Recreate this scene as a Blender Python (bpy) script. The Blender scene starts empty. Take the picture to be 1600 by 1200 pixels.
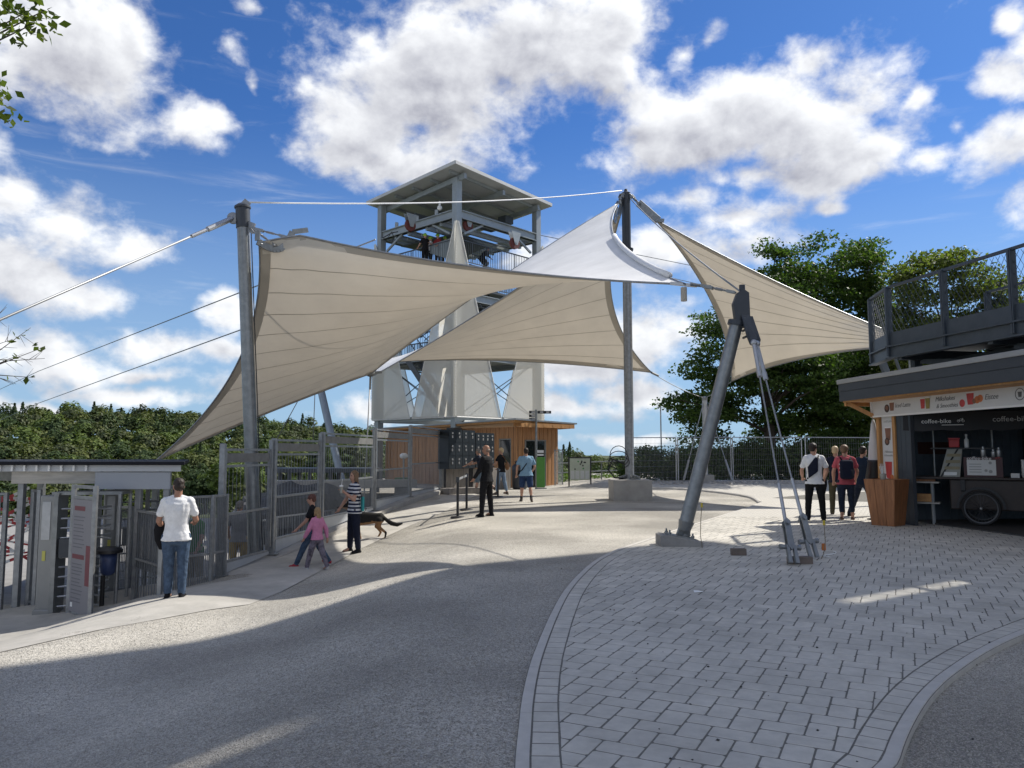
import bpy, bmesh, math, random
import numpy as np
from mathutils import Vector, Matrix, Euler
R = math.radians
random.seed(7); rng = np.random.default_rng(7)
S = bpy.context.scene
COL = S.collection

# ------------------------------------------------------------------ camera
F_PX, PITCH, EYE = 1202.0, R(5.04), 1.6
cd = bpy.data.cameras.new('camera'); cam = bpy.data.objects.new('camera', cd); COL.objects.link(cam)
cd.sensor_width = 36.0; cd.lens = 36.0 * F_PX / 1600.0
cd.clip_start = 0.1; cd.clip_end = 6000
cam.location = (0, 0, EYE); cam.rotation_euler = (R(90) + PITCH, 0, 0)
S.camera = cam

# ------------------------------------------------------------------ light
SUN_EL, SUN_AZ = R(46.5), math.atan2(.84, .543)        # azimuth clockwise from +Y
SKY_STRENGTH, SUN_STRENGTH, EXPOSURE = 0.15, 3.1, 0.93
sl = bpy.data.lights.new('sun', 'SUN'); so = bpy.data.objects.new('sun', sl); COL.objects.link(so)
sl.energy = SUN_STRENGTH; sl.angle = R(0.53); sl.color = (1.0, .95, .865)
sdir = Vector((math.sin(SUN_AZ) * math.cos(SUN_EL), math.cos(SUN_AZ) * math.cos(SUN_EL), math.sin(SUN_EL)))
so.rotation_euler = (-sdir).to_track_quat('-Z', 'Y').to_euler(); so.location = (30, 20, 40)
vs = S.view_settings
vs.view_transform = 'Standard'; vs.look = 'None'; vs.exposure = EXPOSURE; vs.gamma = 1; vs.use_curve_mapping = False

def pdir(px, py):
    dx = (px - 800) / F_PX; dz = (600 - py) / F_PX
    return Vector((dx, math.cos(PITCH) - dz * math.sin(PITCH), math.sin(PITCH) + dz * math.cos(PITCH)))

# ------------------------------------------------------------------ sky: Nishita with cumulus in direction space
W = bpy.data.worlds.new('World'); S.world = W; W.use_nodes = True
nt = W.node_tree; nt.nodes.clear()
def N(t, **kw):
    n = nt.nodes.new(t)
    for k, v in kw.items(): setattr(n, k, v)
    return n
def lk(a, b): nt.links.new(a, b)
def mth(op, a, b=None, c=None, clamp=False):
    n = N('ShaderNodeMath', operation=op); n.use_clamp = clamp
    for i, v in enumerate((a, b, c)):
        if v is None: continue
        if isinstance(v, (int, float)): n.inputs[i].default_value = v
        else: lk(v, n.inputs[i])
    return n.outputs[0]
def vmt(op, a, b=None):
    n = N('ShaderNodeVectorMath', operation=op)
    for i, v in enumerate((a, b)):
        if v is None: continue
        if isinstance(v, (tuple, list, Vector)): n.inputs[i].default_value = tuple(v)
        else: lk(v, n.inputs[i])
    return n.outputs['Value'] if op in ('LENGTH', 'DOT_PRODUCT') else n.outputs[0]
def mrange(v, a, b, c=0.0, d=1.0, smooth=True):
    n = N('ShaderNodeMapRange'); n.interpolation_type = 'SMOOTHSTEP' if smooth else 'LINEAR'
    lk(v, n.inputs[0])
    for i, x in enumerate((a, b, c, d)): n.inputs[1 + i].default_value = x
    return n.outputs[0]
def noise(vec, scale, detail=6, rough=.55, dist=0.0):
    n = N('ShaderNodeTexNoise'); n.inputs['Scale'].default_value = scale; n.inputs['Detail'].default_value = detail
    n.inputs['Roughness'].default_value = rough; n.inputs['Distortion'].default_value = dist
    lk(vec, n.inputs['Vector']); return n
sky = N('ShaderNodeTexSky'); sky.sky_type = 'NISHITA'; sky.sun_disc = False
sky.sun_elevation = SUN_EL; sky.sun_rotation = SUN_AZ; sky.altitude = 400
sky.air_density = 1.0; sky.dust_density = .5; sky.ozone_density = 3.2
D0 = N('ShaderNodeTexCoord').outputs['Generated']
nA = noise(D0, 7, 4, .55)
warp = vmt('SCALE', vmt('SUBTRACT', nA.outputs['Color'], (.5, .5, .5))); nt.nodes[-1].inputs['Scale'].default_value = .10
for n in nt.nodes:
    if n.type == 'VECT_MATH' and n.operation == 'SCALE': n.inputs['Scale'].default_value = .07
D1 = vmt('ADD', D0, warp)
CL = [  # px, py, rx, ry, weight
 (110,85,150,95,1.1),(195,70,70,75,1),(40,50,120,80,1),(320,188,75,42,.95),(365,80,40,28,.7),(395,125,26,45,.55),(385,18,40,25,.6),
 (480,130,30,60,.55),(560,190,150,80,1.05),(700,110,190,110,1.15),(810,70,190,115,1.15),(900,75,125,85,1.1),(500,225,95,52,1),(600,245,110,48,1),(720,200,130,60,1.05),(560,60,70,50,.8),
 (1010,150,90,45,.8),(1130,170,150,75,1.1),(1060,215,150,62,1.05),(1230,190,170,85,1.15),(1260,110,62,50,.95),(1340,240,140,55,1.05),(1300,270,170,40,1),(1450,250,70,36,.9),
 (1160,275,110,30,.85),(1080,315,75,34,.9),(1155,340,110,42,.9),(1110,55,48,26,.75),(1070,75,45,38,.75),(1430,165,45,26,.7),(1500,205,35,24,.75),
 (1565,238,85,52,1.05),(1580,125,55,36,.95),(1600,35,30,22,.9),(1310,320,50,20,.7),
 (30,320,95,58,1),(120,345,110,55,1.05),(215,372,75,38,.95),(40,435,150,48,1),(140,455,70,28,.85),(60,560,120,48,.95),(110,575,60,30,.9),
 (250,540,85,32,.95),(355,492,42,40,.9),(350,555,95,30,.85),(240,580,100,20,.75),(220,612,200,22,.8),(60,640,160,18,.7),(400,600,120,35,.8),
 (880,400,110,55,1),(1040,400,110,55,.95),(1130,385,120,45,.95),(900,570,100,50,.95),(880,640,160,32,.95),(990,610,110,34,.9),(1000,530,130,60,1),(960,690,160,20,.75),(1200,370,90,30,.7),
 (600,640,160,40,.7),(1700,300,120,60,.9),(-120,200,150,80,.9),(-200,450,160,60,.9),(1750,60,140,70,.9),(700,-120,220,70,.9),(1250,-110,190,60,.8),(250,-130,160,60,.8)]
acc = None; accu = None
DU = vmt('ADD', D1, tuple((sdir*.35 + Vector((0,-.1,1))).normalized()*.040))
cen_t = None
for (px, py, rx, ry, w) in CL:
    c = pdir(px, py).normalized(); k = 1.0 / c.y if False else 1.0
    ang = F_PX / max(c.y, .2) ** 1.0
    v = vmt('MULTIPLY', vmt('SUBTRACT', D1, c), (F_PX / rx / max(c.y,.3)*.9, F_PX / rx / max(c.y,.3)*.45, F_PX / ry*.95))
    d = mth('MULTIPLY_ADD', vmt('LENGTH', v), -1.0, w * .88)
    acc = d if acc is None else mth('SMOOTH_MAX', acc, d, .22)
    if rx >= 70 and 0 <= px <= 1600:
        v2 = vmt('MULTIPLY', vmt('SUBTRACT', DU, c), (F_PX / rx / max(c.y,.3)*.9, F_PX / rx / max(c.y,.3)*.45, F_PX / ry*.95))
        d2 = mth('MULTIPLY_ADD', vmt('LENGTH', v2), -1.0, w * .88); accu = d2 if accu is None else mth('SMOOTH_MAX', accu, d2, .22)
sep = N('ShaderNodeSeparateXYZ'); lk(D0, sep.inputs[0])
# the rest of the dome carries scattered cumulus too
gen = noise(vmt('MULTIPLY', D0, (1, 1, 2.2)), 2.6, 2, .5)
away = mth('SUBTRACT', mrange(sep.outputs['Y'], .45, .1), 0.0)
genf = mth('MULTIPLY_ADD', gen.outputs['Fac'], 5.0, -2.35)
genf = mth('ADD', mth('MULTIPLY', genf, away), mth('MULTIPLY_ADD', away, 1.5, -1.5))
acc = mth('MAXIMUM', acc, genf)
stretch = vmt('MULTIPLY', D0, (1, 1, 1.35))
n1 = noise(stretch, 9, 9, .56, .15); n2 = noise(stretch, 34, 7, .6, .2)
sunT = (sdir - pdir(800, 300).normalized() * sdir.dot(pdir(800, 300).normalized())).normalized()
off = vmt('ADD', stretch, tuple(Vector((sunT.x, sunT.y, sunT.z + .6)).normalized() * .022))
n1b = noise(off, 9, 9, .56, .15)
fld = mth('ADD', acc, mth('MULTIPLY_ADD', n1.outputs['Fac'], 1.9, -.95))
fld = mth('ADD', fld, mth('MULTIPLY_ADD', n2.outputs['Fac'], .80, -.40))
alpha = mrange(fld, -.08, .58)
core = mrange(fld, .42, 1.25)
relief = mth('SUBTRACT', n1.outputs['Fac'], n1b.outputs['Fac'])
upn = mth('ADD', accu, mth('MULTIPLY_ADD', n1.outputs['Fac'], 1.2, -.6))
br = mth('ADD', mth('MULTIPLY_ADD', core, -.07, 1.02), mth('MULTIPLY', mrange(upn, .0, .85), -.34))
br = mth('ADD', br, mth('MULTIPLY', relief, 1.7))
br = mth('MAXIMUM', br, .42)
br = mth('MINIMUM', br, 1.10)
# thin high streaks
cir = noise(vmt('MULTIPLY', D0, (2.0, 2.0, 14.0)), 2.4, 7, .62, .9)
cirm = mth('MULTIPLY', mrange(cir.outputs['Fac'], .55, .86), .28)
alpha = mth('MAXIMUM', mth('MULTIPLY', alpha, .97), cirm)
lowhaze = mth('MULTIPLY', mrange(sep.outputs['Z'], .42, -.02), .80)
CLOUD_V = 3.5
cmb = N('ShaderNodeCombineColor')
lk(mth('MULTIPLY', br, CLOUD_V * .985), cmb.inputs[0]); lk(mth('MULTIPLY', br, CLOUD_V), cmb.inputs[1])
lk(mth('MULTIPLY', mth('MULTIPLY_ADD', br, .90, .095), CLOUD_V * 1.03), cmb.inputs[2])
tint = N('ShaderNodeMix', data_type='RGBA', blend_type='MULTIPLY'); tint.inputs[0].default_value = 1
lk(sky.outputs[0], tint.inputs[6]); tint.inputs[7].default_value = (.150, .262, .415, 1)
hz = N('ShaderNodeMix', data_type='RGBA'); lk(lowhaze, hz.inputs[0]); lk(tint.outputs[2], hz.inputs[6]); hz.inputs[7].default_value = (1.45, 2.1, 2.8, 1)
mx = N('ShaderNodeMix', data_type='RGBA'); lk(alpha, mx.inputs[0]); lk(hz.outputs[2], mx.inputs[6]); lk(cmb.outputs[0], mx.inputs[7])
bg = N('ShaderNodeBackground'); bg.inputs['Strength'].default_value = SKY_STRENGTH
lk(mx.outputs[2], bg.inputs['Color'])
wo = N('ShaderNodeOutputWorld'); lk(bg.outputs[0], wo.inputs['Surface'])
try: W.cycles.sampling_method = 'MANUAL'; W.cycles.sample_map_resolution = 512
except Exception: pass

# ------------------------------------------------------------------ places
def sst(a, b, x):
    t = min(1.0, max(0.0, (x - a) / (b - a))); return t * t * (3 - 2 * t)
def g(x, y):
    k = 1 - sst(13, 29, y)
    z = -0.6 * sst(-0.4, -3.9, x) * k - 0.5 * sst(-4.9, -7.6, x) * sst(6.5, 11.5, y) * k
    return z + .3 * sst(26, 35, y) * sst(1, 5, x)
def at(px, py, Y):
    d = pdir(px, py); return Vector((0, 0, EYE)) + d * (Y / d.y)
def gp(px, py):
    d = pdir(px, py); o = Vector((0, 0, EYE)); a, b = 1.5, 120.0
    for i in range(60):
        m = (a + b) / 2; p = o + d * (m / d.y)
        if p.z > g(p.x, p.y): a = m
        else: b = m
    return o + d * (a / d.y)
def fx(y): return -5.2 + (y - 13.9) * (2.45 / 16.1)      # the fence line on the left
YARD = -1.2

# ------------------------------------------------------------------ materials
MATS = {}
def pm(name, col, rough=.6, metal=0.0, var=.12, scale=6.0, bump=.0, bscale=60.0, island=0.0, spec=.5, trans=None, tint2=None, alpha=1.0, space='Object', stretch=(1,1,1), patch=None):
    if name in MATS: return MATS[name]
    m = bpy.data.materials.new(name); m.use_nodes = True; t = m.node_tree; nd = t.nodes; b = nd['Principled BSDF']
    b.inputs['Roughness'].default_value = rough; b.inputs['Metallic'].default_value = metal
    b.inputs['Specular IOR Level'].default_value = spec
    tc = nd.new('ShaderNodeTexCoord'); mp = nd.new('ShaderNodeMapping'); mp.inputs['Scale'].default_value = stretch
    t.links.new(tc.outputs[space], mp.inputs[0])
    nz = nd.new('ShaderNodeTexNoise'); nz.inputs['Scale'].default_value = scale; nz.inputs['Detail'].default_value = 6; nz.inputs['Roughness'].default_value = .62
    t.links.new(mp.outputs[0], nz.inputs['Vector'])
    rp = nd.new('ShaderNodeValToRGB'); rp.color_ramp.elements[0].position = .28; rp.color_ramp.elements[1].position = .72
    c2 = tint2 or tuple(min(1, c * (1 + var)) for c in col); c1 = tuple(c * (1 - var) for c in col)
    rp.color_ramp.elements[0].color = (*c1, 1); rp.color_ramp.elements[1].color = (*c2, 1)
    t.links.new(nz.outputs['Fac'], rp.inputs[0]); out = rp.outputs[0]
    if patch:
        n3 = nd.new('ShaderNodeTexNoise'); n3.inputs['Scale'].default_value = patch[0]; n3.inputs['Detail'].default_value = 7; n3.inputs['Roughness'].default_value = .7; t.links.new(tc.outputs[space], n3.inputs[0])
        mr = nd.new('ShaderNodeMapRange'); mr.inputs[1].default_value = .35; mr.inputs[2].default_value = .68; mr.inputs[3].default_value = patch[1]; mr.inputs[4].default_value = patch[2]; t.links.new(n3.outputs['Fac'], mr.inputs[0])
        mq = nd.new('ShaderNodeMix'); mq.data_type = 'RGBA'; mq.blend_type = 'MULTIPLY'; mq.inputs[0].default_value = 1; t.links.new(out, mq.inputs[6]); t.links.new(mr.outputs[0], mq.inputs[7]); out = mq.outputs[2]
    if island:
        gi = nd.new('ShaderNodeNewGeometry'); hv = nd.new('ShaderNodeMapRange'); hv.inputs[3].default_value = 1 - island; hv.inputs[4].default_value = 1 + island
        t.links.new(gi.outputs['Random Per Island'], hv.inputs[0])
        ml = nd.new('ShaderNodeMix'); ml.data_type = 'RGBA'; ml.blend_type = 'MULTIPLY'; ml.inputs[0].default_value = 1
        t.links.new(out, ml.inputs[6]); t.links.new(hv.outputs[0], ml.inputs[7]); out = ml.outputs[2]
    t.links.new(out, b.inputs['Base Color'])
    if bump:
        n2 = nd.new('ShaderNodeTexNoise'); n2.inputs['Scale'].default_value = bscale; n2.inputs['Detail'].default_value = 4
        t.links.new(mp.outputs[0], n2.inputs['Vector'])
        bp = nd.new('ShaderNodeBump'); bp.inputs['Strength'].default_value = bump; bp.inputs['Distance'].default_value = .02
        t.links.new(n2.outputs['Fac'], bp.inputs['Height']); t.links.new(bp.outputs[0], b.inputs['Normal'])
    o = nd['Material Output']
    if trans:
        tr = nd.new('ShaderNodeBsdfTranslucent'); t.links.new(out, tr.inputs['Color'])
        ms = nd.new('ShaderNodeMixShader'); ms.inputs[0].default_value = trans
        t.links.new(b.outputs[0], ms.inputs[1]); t.links.new(tr.outputs[0], ms.inputs[2]); t.links.new(ms.outputs[0], o.inputs[0])
    if alpha < 1:
        src = o.inputs[0].links[0].from_socket
        tp = nd.new('ShaderNodeBsdfTransparent'); ms = nd.new('ShaderNodeMixShader'); ms.inputs[0].default_value = alpha
        t.links.new(tp.outputs[0], ms.inputs[1]); t.links.new(src, ms.inputs[2]); t.links.new(ms.outputs[0], o.inputs[0])
    MATS[name] = m; return m
steel   = pm('galvanised_steel', (.28,.29,.30), .42, .7, .22, 9, .05, 40)
steel_d = pm('dull_galvanised', (.25,.26,.26), .40, .65, .2, 7, .05, 40)
steel_l = pm('bright_galvanised', (.45,.46,.47), .38, .7, .12, 9)
anthra  = pm('anthracite_paint', (.045,.052,.062), .45, .1, .12, 4)
bluegrey= pm('blue_grey_paint', (.10,.125,.15), .5, .1, .12, 4, .05, 30)
black   = pm('black_paint', (.012,.012,.014), .45, 0, .2, 5)
rubber  = pm('black_rubber', (.015,.015,.016), .8, 0, .2, 12)
wire    = pm('wire_rope', (.30,.31,.32), .5, .6, .2, 200)
concrete= pm('concrete', (.36,.345,.32), .85, 0, .16, 3, .3, 45)
concrete_d = pm('weathered_concrete', (.27,.26,.245), .9, 0, .25, 2.2, .35, 30)
white_p = pm('white_paint', (.78,.78,.76), .5, 0, .05, 3)
pale_panel = pm('pale_grey_panel', (.50,.52,.54), .5, 0, .06, 2)
board_l = pm('pale_weathered_board', (.42,.40,.36), .75, 0, .2, 3, .1, 20, stretch=(1,8,8))
larch   = pm('larch_boards', (.40,.20,.085), .7, 0, .32, 2.5, .15, 40, island=.16, stretch=(6,6,.6))
timber  = pm('orange_timber', (.46,.235,.085), .6, 0, .25, 3, .1, 40, stretch=(5,5,.7))
timber_d= pm('stained_timber', (.30,.125,.05), .55, 0, .35, 3.5, .1, 40, stretch=(6,6,.7))
wood_g  = pm('grey_weathered_wood', (.22,.20,.18), .8, 0, .3, 3, .2, 30, stretch=(5,5,.6))
glass_d = pm('dark_glass', (.02,.024,.026), .06, 0, .1, 2, spec=.8)
red_p   = pm('red_paint', (.50,.03,.035), .45, 0, .1, 5)
green_p = pm('green_plastic', (.06,.22,.03), .45, 0, .12, 4)

# ------------------------------------------------------------------ mesh helpers
WORLD = {}
class MB:
    def __init__(s): s.v = []; s.f = []; s.m = []; s.mi = 0
    def add(s, vs_, fs):
        b = len(s.v); s.v += [tuple(p) for p in vs_]; s.f += [tuple(b + i for i in q) for q in fs]; s.m += [s.mi] * len(fs); return s
    def box(s, c, d, rot=None):
        x, y, z = d[0]/2, d[1]/2, d[2]/2; P = [Vector((i*x, j*y, k*z)) for k in (-1,1) for j in (-1,1) for i in (-1,1)]
        if rot is not None: P = [rot @ p for p in P]
        c = Vector(c)
        return s.add([c + p for p in P], [(0,2,3,1),(4,5,7,6),(0,1,5,4),(2,6,7,3),(0,4,6,2),(1,3,7,5)])
    def bar(s, p, q, w, h, up=(0,0,1)):
        p, q = Vector(p), Vector(q); a = (q - p); L = a.length; a.normalize(); u = Vector(up)
        if abs(a.dot(u)) > .98: u = Vector((1,0,0)) if abs(a.x) < .9 else Vector((0,1,0))
        sd = a.cross(u).normalized(); u = sd.cross(a).normalized()
        return s.box((p + q) / 2, (w, L, h), Matrix((sd, a, u)).transposed())
    def tube(s, p, q, r0, r1=None, n=8, caps=True):
        p, q = Vector(p), Vector(q); r1 = r0 if r1 is None else r1
        a = (q - p).normalized(); u = Vector((0,0,1)) if abs(a.z) < .95 else Vector((1,0,0))
        e = a.cross(u).normalized(); h = e.cross(a)
        C = [(math.cos(2*math.pi*i/n), math.sin(2*math.pi*i/n)) for i in range(n)]
        V = [p + (e*c + h*d)*r0 for c, d in C] + [q + (e*c + h*d)*r1 for c, d in C]
        fs = [(i, (i+1)%n, n+(i+1)%n, n+i) for i in range(n)]
        if caps: fs += [tuple(range(n))[::-1], tuple(range(n, 2*n))]
        return s.add(V, fs)
    def path(s, pts, r, n=6, r1=None):
        pts = [Vector(p) for p in pts]; k = len(pts)
        V = []; up = None
        for i, p in enumerate(pts):
            a = (pts[min(i+1,k-1)] - pts[max(i-1,0)]).normalized()
            if up is None: up = Vector((0,0,1)) if abs(a.z) < .9 else Vector((1,0,0))
            e = a.cross(up).normalized(); h = e.cross(a); up = h
            rr = r if r1 is None else r + (r1 - r) * i / (k - 1)
            V += [p + (e*math.cos(2*math.pi*j/n) + h*math.sin(2*math.pi*j/n))*rr for j in range(n)]
        fs = [(i*n+j, i*n+(j+1)%n, (i+1)*n+(j+1)%n, (i+1)*n+j) for i in range(k-1) for j in range(n)]
        fs += [tuple(range(n))[::-1], tuple(range((k-1)*n, k*n))]
        return s.add(V, fs)
    def prism(s, poly, off):
        off = Vector(off); n = len(poly); P = [Vector(p) for p in poly]
        return s.add(P + [p + off for p in P], [tuple(range(n))[::-1], tuple(range(n, 2*n))] + [(i, (i+1)%n, n+(i+1)%n, n+i) for i in range(n)])
    def lathe(s, c, prof, n=14, axis=(0,0,1), caps=True):
        c = Vector(c); a = Vector(axis).normalized(); u = Vector((0,0,1)) if abs(a.z) < .9 else Vector((1,0,0))
        e = a.cross(u).normalized(); h = e.cross(a)
        V = [c + a*z + (e*math.cos(2*math.pi*j/n) + h*math.sin(2*math.pi*j/n))*r for r, z in prof for j in range(n)]
        k = len(prof)
        fs = [(i*n+j, i*n+(j+1)%n, (i+1)*n+(j+1)%n, (i+1)*n+j) for i in range(k-1) for j in range(n)]
        return s.add(V, fs + ([tuple(range(n))[::-1], tuple(range((k-1)*n, k*n))] if caps else []))
    def ell(s, c, r, n=12, k=8, rot=None):
        c = Vector(c); V = []
        for i in range(k+1):
            t = math.pi * i / k
            for j in range(n):
                a = 2*math.pi*j/n; p = Vector((r[0]*math.sin(t)*math.cos(a), r[1]*math.sin(t)*math.sin(a), r[2]*math.cos(t)))
                V.append(c + (rot @ p if rot is not None else p))
        return s.add(V, [(i*n+j, (i+1)*n+j, (i+1)*n+(j+1)%n, i*n+(j+1)%n) for i in range(k) for j in range(n)])
    def loft(s, rings, n=14):
        # rings: (center, rx, ry, [xaxis, yaxis])
        V = []
        for rg in rings:
            c, rx, ry = Vector(rg[0]), rg[1], rg[2]; ex, ey = (rg[3], rg[4]) if len(rg) > 3 else (Vector((1,0,0)), Vector((0,1,0)))
            V += [c + ex*rx*math.cos(2*math.pi*j/n) + ey*ry*math.sin(2*math.pi*j/n) for j in range(n)]
        k = len(rings)
        fs = [(i*n+j, i*n+(j+1)%n, (i+1)*n+(j+1)%n, (i+1)*n+j) for i in range(k-1) for j in range(n)]
        return s.add(V, fs + [tuple(range(n))[::-1], tuple(range((k-1)*n, k*n))])
    def mesh(s, name, off=None):
        me = bpy.data.meshes.new(name); V = s.v if off is None else [(a-off[0], b-off[1], c-off[2]) for a, b, c in s.v]
        me.from_pydata(V, [], s.f); return me
    def build(s, name, mat, parent=None, local=False, smooth=False, kind=None, label=None):
        off = None if (local or parent is None) else WORLD.get(parent.name)
        me = s.mesh(name, off); return link(name, me, mat, parent, smooth, kind, label, s.m)
def link(name, me, mat, parent=None, smooth=False, kind=None, label=None, mi=None):
    o = bpy.data.objects.new(name, me); COL.objects.link(o)
    for m in (mat if isinstance(mat, (list, tuple)) else [mat]): me.materials.append(m)
    if mi is not None and any(mi): me.polygons.foreach_set('material_index', mi)
    if smooth is True: me.polygons.foreach_set('use_smooth', [True]*len(me.polygons))
    elif smooth: me.polygons.foreach_set('use_smooth', [True]*len(me.polygons)); me.set_sharp_from_angle(angle=R(smooth))
    if parent is not None:
        o.parent = parent; WORLD[o.name] = WORLD.get(parent.name, Vector((0,0,0)))
    if kind: o['kind'] = kind
    if label: o['label'] = label
    return o
def bevel(o, w=.01, seg=2):
    md = o.modifiers.new('edge_round', 'BEVEL'); md.width = w; md.segments = seg; md.limit_method = 'ANGLE'; md.angle_limit = R(40); return o
def tag(o, label, cat, group=None):
    o['label'] = label; o['category'] = cat
    if group: o['group'] = group
    return o
def thing(name, label, cat, loc=(0,0,0), rz=0.0, group=None):
    o = bpy.data.objects.new(name, None); COL.objects.link(o); o.location = loc; o.rotation_euler = (0,0,rz); o.empty_display_size = .2
    WORLD[o.name] = Vector(loc); return tag(o, label, cat, group)
def kids(o): return [c for c in bpy.data.objects if c.parent == o]
def dup(o, loc=None, rz=None, label=None, parent=None):
    ch = kids(o)
    c = o.copy(); COL.objects.link(c)
    if parent is not None: c.parent = parent
    if loc is not None: c.location = loc
    if rz is not None: c.rotation_euler = (0,0,rz)
    if label: c['label'] = label
    for k in ch: dup(k, parent=c)
    return c
def text(s, size, mat, parent, M, name='lettering', shear=0.0, ext=.0015, align='CENTER', off=None, space=1.0):
    cu = bpy.data.curves.new(name, 'FONT'); cu.body = s; cu.size = size; cu.align_x = align; cu.align_y = 'CENTER'; cu.shear = shear; cu.extrude = ext
    cu.space_character = space; cu.resolution_u = 3
    t = bpy.data.objects.new(name, cu); COL.objects.link(t)
    bpy.context.view_layer.update()
    me = bpy.data.meshes.new_from_object(t.evaluated_get(bpy.context.evaluated_depsgraph_get()))
    bpy.data.objects.remove(t); me.transform(M)
    o_ = WORLD.get(parent.name)
    if o_ is not None: me.transform(Matrix.Translation(-o_))
    return link(name, me, mat, parent)
def frameM(o, right, up):
    r = Vector(right).normalized(); u = Vector(up); u = (u - r*u.dot(r)).normalized(); n = r.cross(u)
    M = Matrix((r, u, n)).transposed().to_4x4(); M.translation = Vector(o); return M
def np_mesh(name, V, Fq, mat, parent=None, smooth=False, kind=None, local=True):
    me = bpy.data.meshes.new(name); n = Fq.shape[1]
    me.vertices.add(len(V)); me.vertices.foreach_set('co', V.astype(np.float32).ravel())
    me.loops.add(Fq.size); me.loops.foreach_set('vertex_index', Fq.astype(np.int32).ravel())
    me.polygons.add(len(Fq)); me.polygons.foreach_set('loop_start', np.arange(0, Fq.size, n, dtype=np.int32)); 
    me.update(calc_edges=True); me.validate()
    return link(name, me, mat, parent, smooth, kind)
# ------------------------------------------------------------------ terrain and far hills
def ramp_mat(name, cols, scale, rough=.9, detail=10, bump=.5, bscale=200, fine=None, bdist=.01, patch=None):
    m = bpy.data.materials.new(name); m.use_nodes = True; t = m.node_tree; nd = t.nodes; b = nd['Principled BSDF']
    b.inputs['Roughness'].default_value = rough; b.inputs['Specular IOR Level'].default_value = .25
    tc = nd.new('ShaderNodeTexCoord')
    nz = nd.new('ShaderNodeTexNoise'); nz.inputs['Scale'].default_value = scale; nz.inputs['Detail'].default_value = detail; nz.inputs['Roughness'].default_value = .68
    t.links.new(tc.outputs['Object'], nz.inputs[0])
    rp = nd.new('ShaderNodeValToRGB'); e = rp.color_ramp.elements
    e[0].position = .3; e[0].color = (*cols[0], 1); e[1].position = .7; e[1].color = (*cols[-1], 1)
    for i, c in enumerate(cols[1:-1]): x = e.new(.3 + .4*(i+1)/(len(cols)-1)); x.color = (*c, 1)
    t.links.new(nz.outputs['Fac'], rp.inputs[0]); out = rp.outputs[0]
    if fine:
        vo = nd.new('ShaderNodeTexVoronoi'); vo.inputs['Scale'].default_value = fine[0]; t.links.new(tc.outputs['Object'], vo.inputs[0])
        sp = nd.new('ShaderNodeSeparateColor'); t.links.new(vo.outputs['Color'], sp.inputs[0])
        mr = nd.new('ShaderNodeMapRange'); mr.inputs[3].default_value = fine[1]; mr.inputs[4].default_value = fine[2]; t.links.new(sp.outputs[0], mr.inputs[0])
        ml = nd.new('ShaderNodeMix'); ml.data_type = 'RGBA'; ml.blend_type = 'MULTIPLY'; ml.inputs[0].default_value = 1
        t.links.new(out, ml.inputs[6]); t.links.new(mr.outputs[0], ml.inputs[7]); out = ml.outputs[2]
        hgt = vo.outputs['Distance']
    else:
        n2 = nd.new('ShaderNodeTexNoise'); n2.inputs['Scale'].default_value = bscale; n2.inputs['Detail'].default_value = 5; t.links.new(tc.outputs['Object'], n2.inputs[0]); hgt = n2.outputs['Fac']
    if patch:
        n3 = nd.new('ShaderNodeTexNoise'); n3.inputs['Scale'].default_value = patch[0]; n3.inputs['Detail'].default_value = 5; t.links.new(tc.outputs['Object'], n3.inputs[0])
        mr = nd.new('ShaderNodeMapRange'); mr.inputs[1].default_value = .38; mr.inputs[2].default_value = .66; mr.inputs[3].default_value = patch[1]; mr.inputs[4].default_value = patch[2]; t.links.new(n3.outputs['Fac'], mr.inputs[0])
        ml = nd.new('ShaderNodeMix'); ml.data_type = 'RGBA'; ml.blend_type = 'MULTIPLY'; ml.inputs[0].default_value = 1
        t.links.new(out, ml.inputs[6]); t.links.new(mr.outputs[0], ml.inputs[7]); out = ml.outputs[2]
    t.links.new(out, b.inputs['Base Color'])
    bp = nd.new('ShaderNodeBump'); bp.inputs['Strength'].default_value = bump; bp.inputs['Distance'].default_value = bdist
    t.links.new(hgt, bp.inputs['Height']); t.links.new(bp.outputs[0], b.inputs['Normal'])
    MATS[name] = m; return m
earth = ramp_mat('forest_floor', [(.03,.04,.012), (.06,.075,.025), (.09,.10,.04)], .2)
# ridge line (tree tops) along the view, pixel column -> pixel row
RX = [-400, 0, 100, 200, 300, 450, 560, 640, 760, 890, 950, 1010, 1200, 1600]
RY = [640, 640, 632, 640, 643, 655, 668, 680, 696, 706, 716, 724, 735, 740]
def ridge(az):
    px = 800 + 1202*math.tan(az) if abs(az) < 1.2 else (-400 if az < 0 else 1600)
    return float(np.interp(px, RX, RY))
RR = 400.0
def terr(r, az):
    rz = 1.6 + (706 - ridge(az)) / F_PX * RR * max(.5, math.cos(az)) - 13
    low = -46.0
    near = -2.2 - 44 * sst(50, 130, r)
    if r < 200: z = near
    elif r < RR: z = low + (rz - low) * ((r - 200) / (RR - 200)) ** .85
    else: z = rz - 10 * sst(RR, 900, r)
    flat = -.8
    k = sst(R(13), R(26), az) * (1 if az < R(120) else 0)      # level ground under the trees on the right
    return z * (1 - k) + flat * k
na, rs = 181, list(np.concatenate([[0.01, 20, 40, 48], np.linspace(52, 200, 16), np.linspace(215, 420, 16), np.geomspace(480, 5200, 14)]))
mb = MB()
V = []
for r in rs:
    for i in range(na):
        a = -math.pi + 2*math.pi*i/(na-1); V.append((r*math.sin(a), r*math.cos(a), terr(r, a) + (.8*math.sin(r*.13+a*31) if r > 60 else 0)))
mb.add(V, [(k*na+i, k*na+i+1, (k+1)*na+i+1, (k+1)*na+i) for k in range(len(rs)-1) for i in range(na-1)])
mb.build('terrain', earth, smooth=True, kind='structure')

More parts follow.
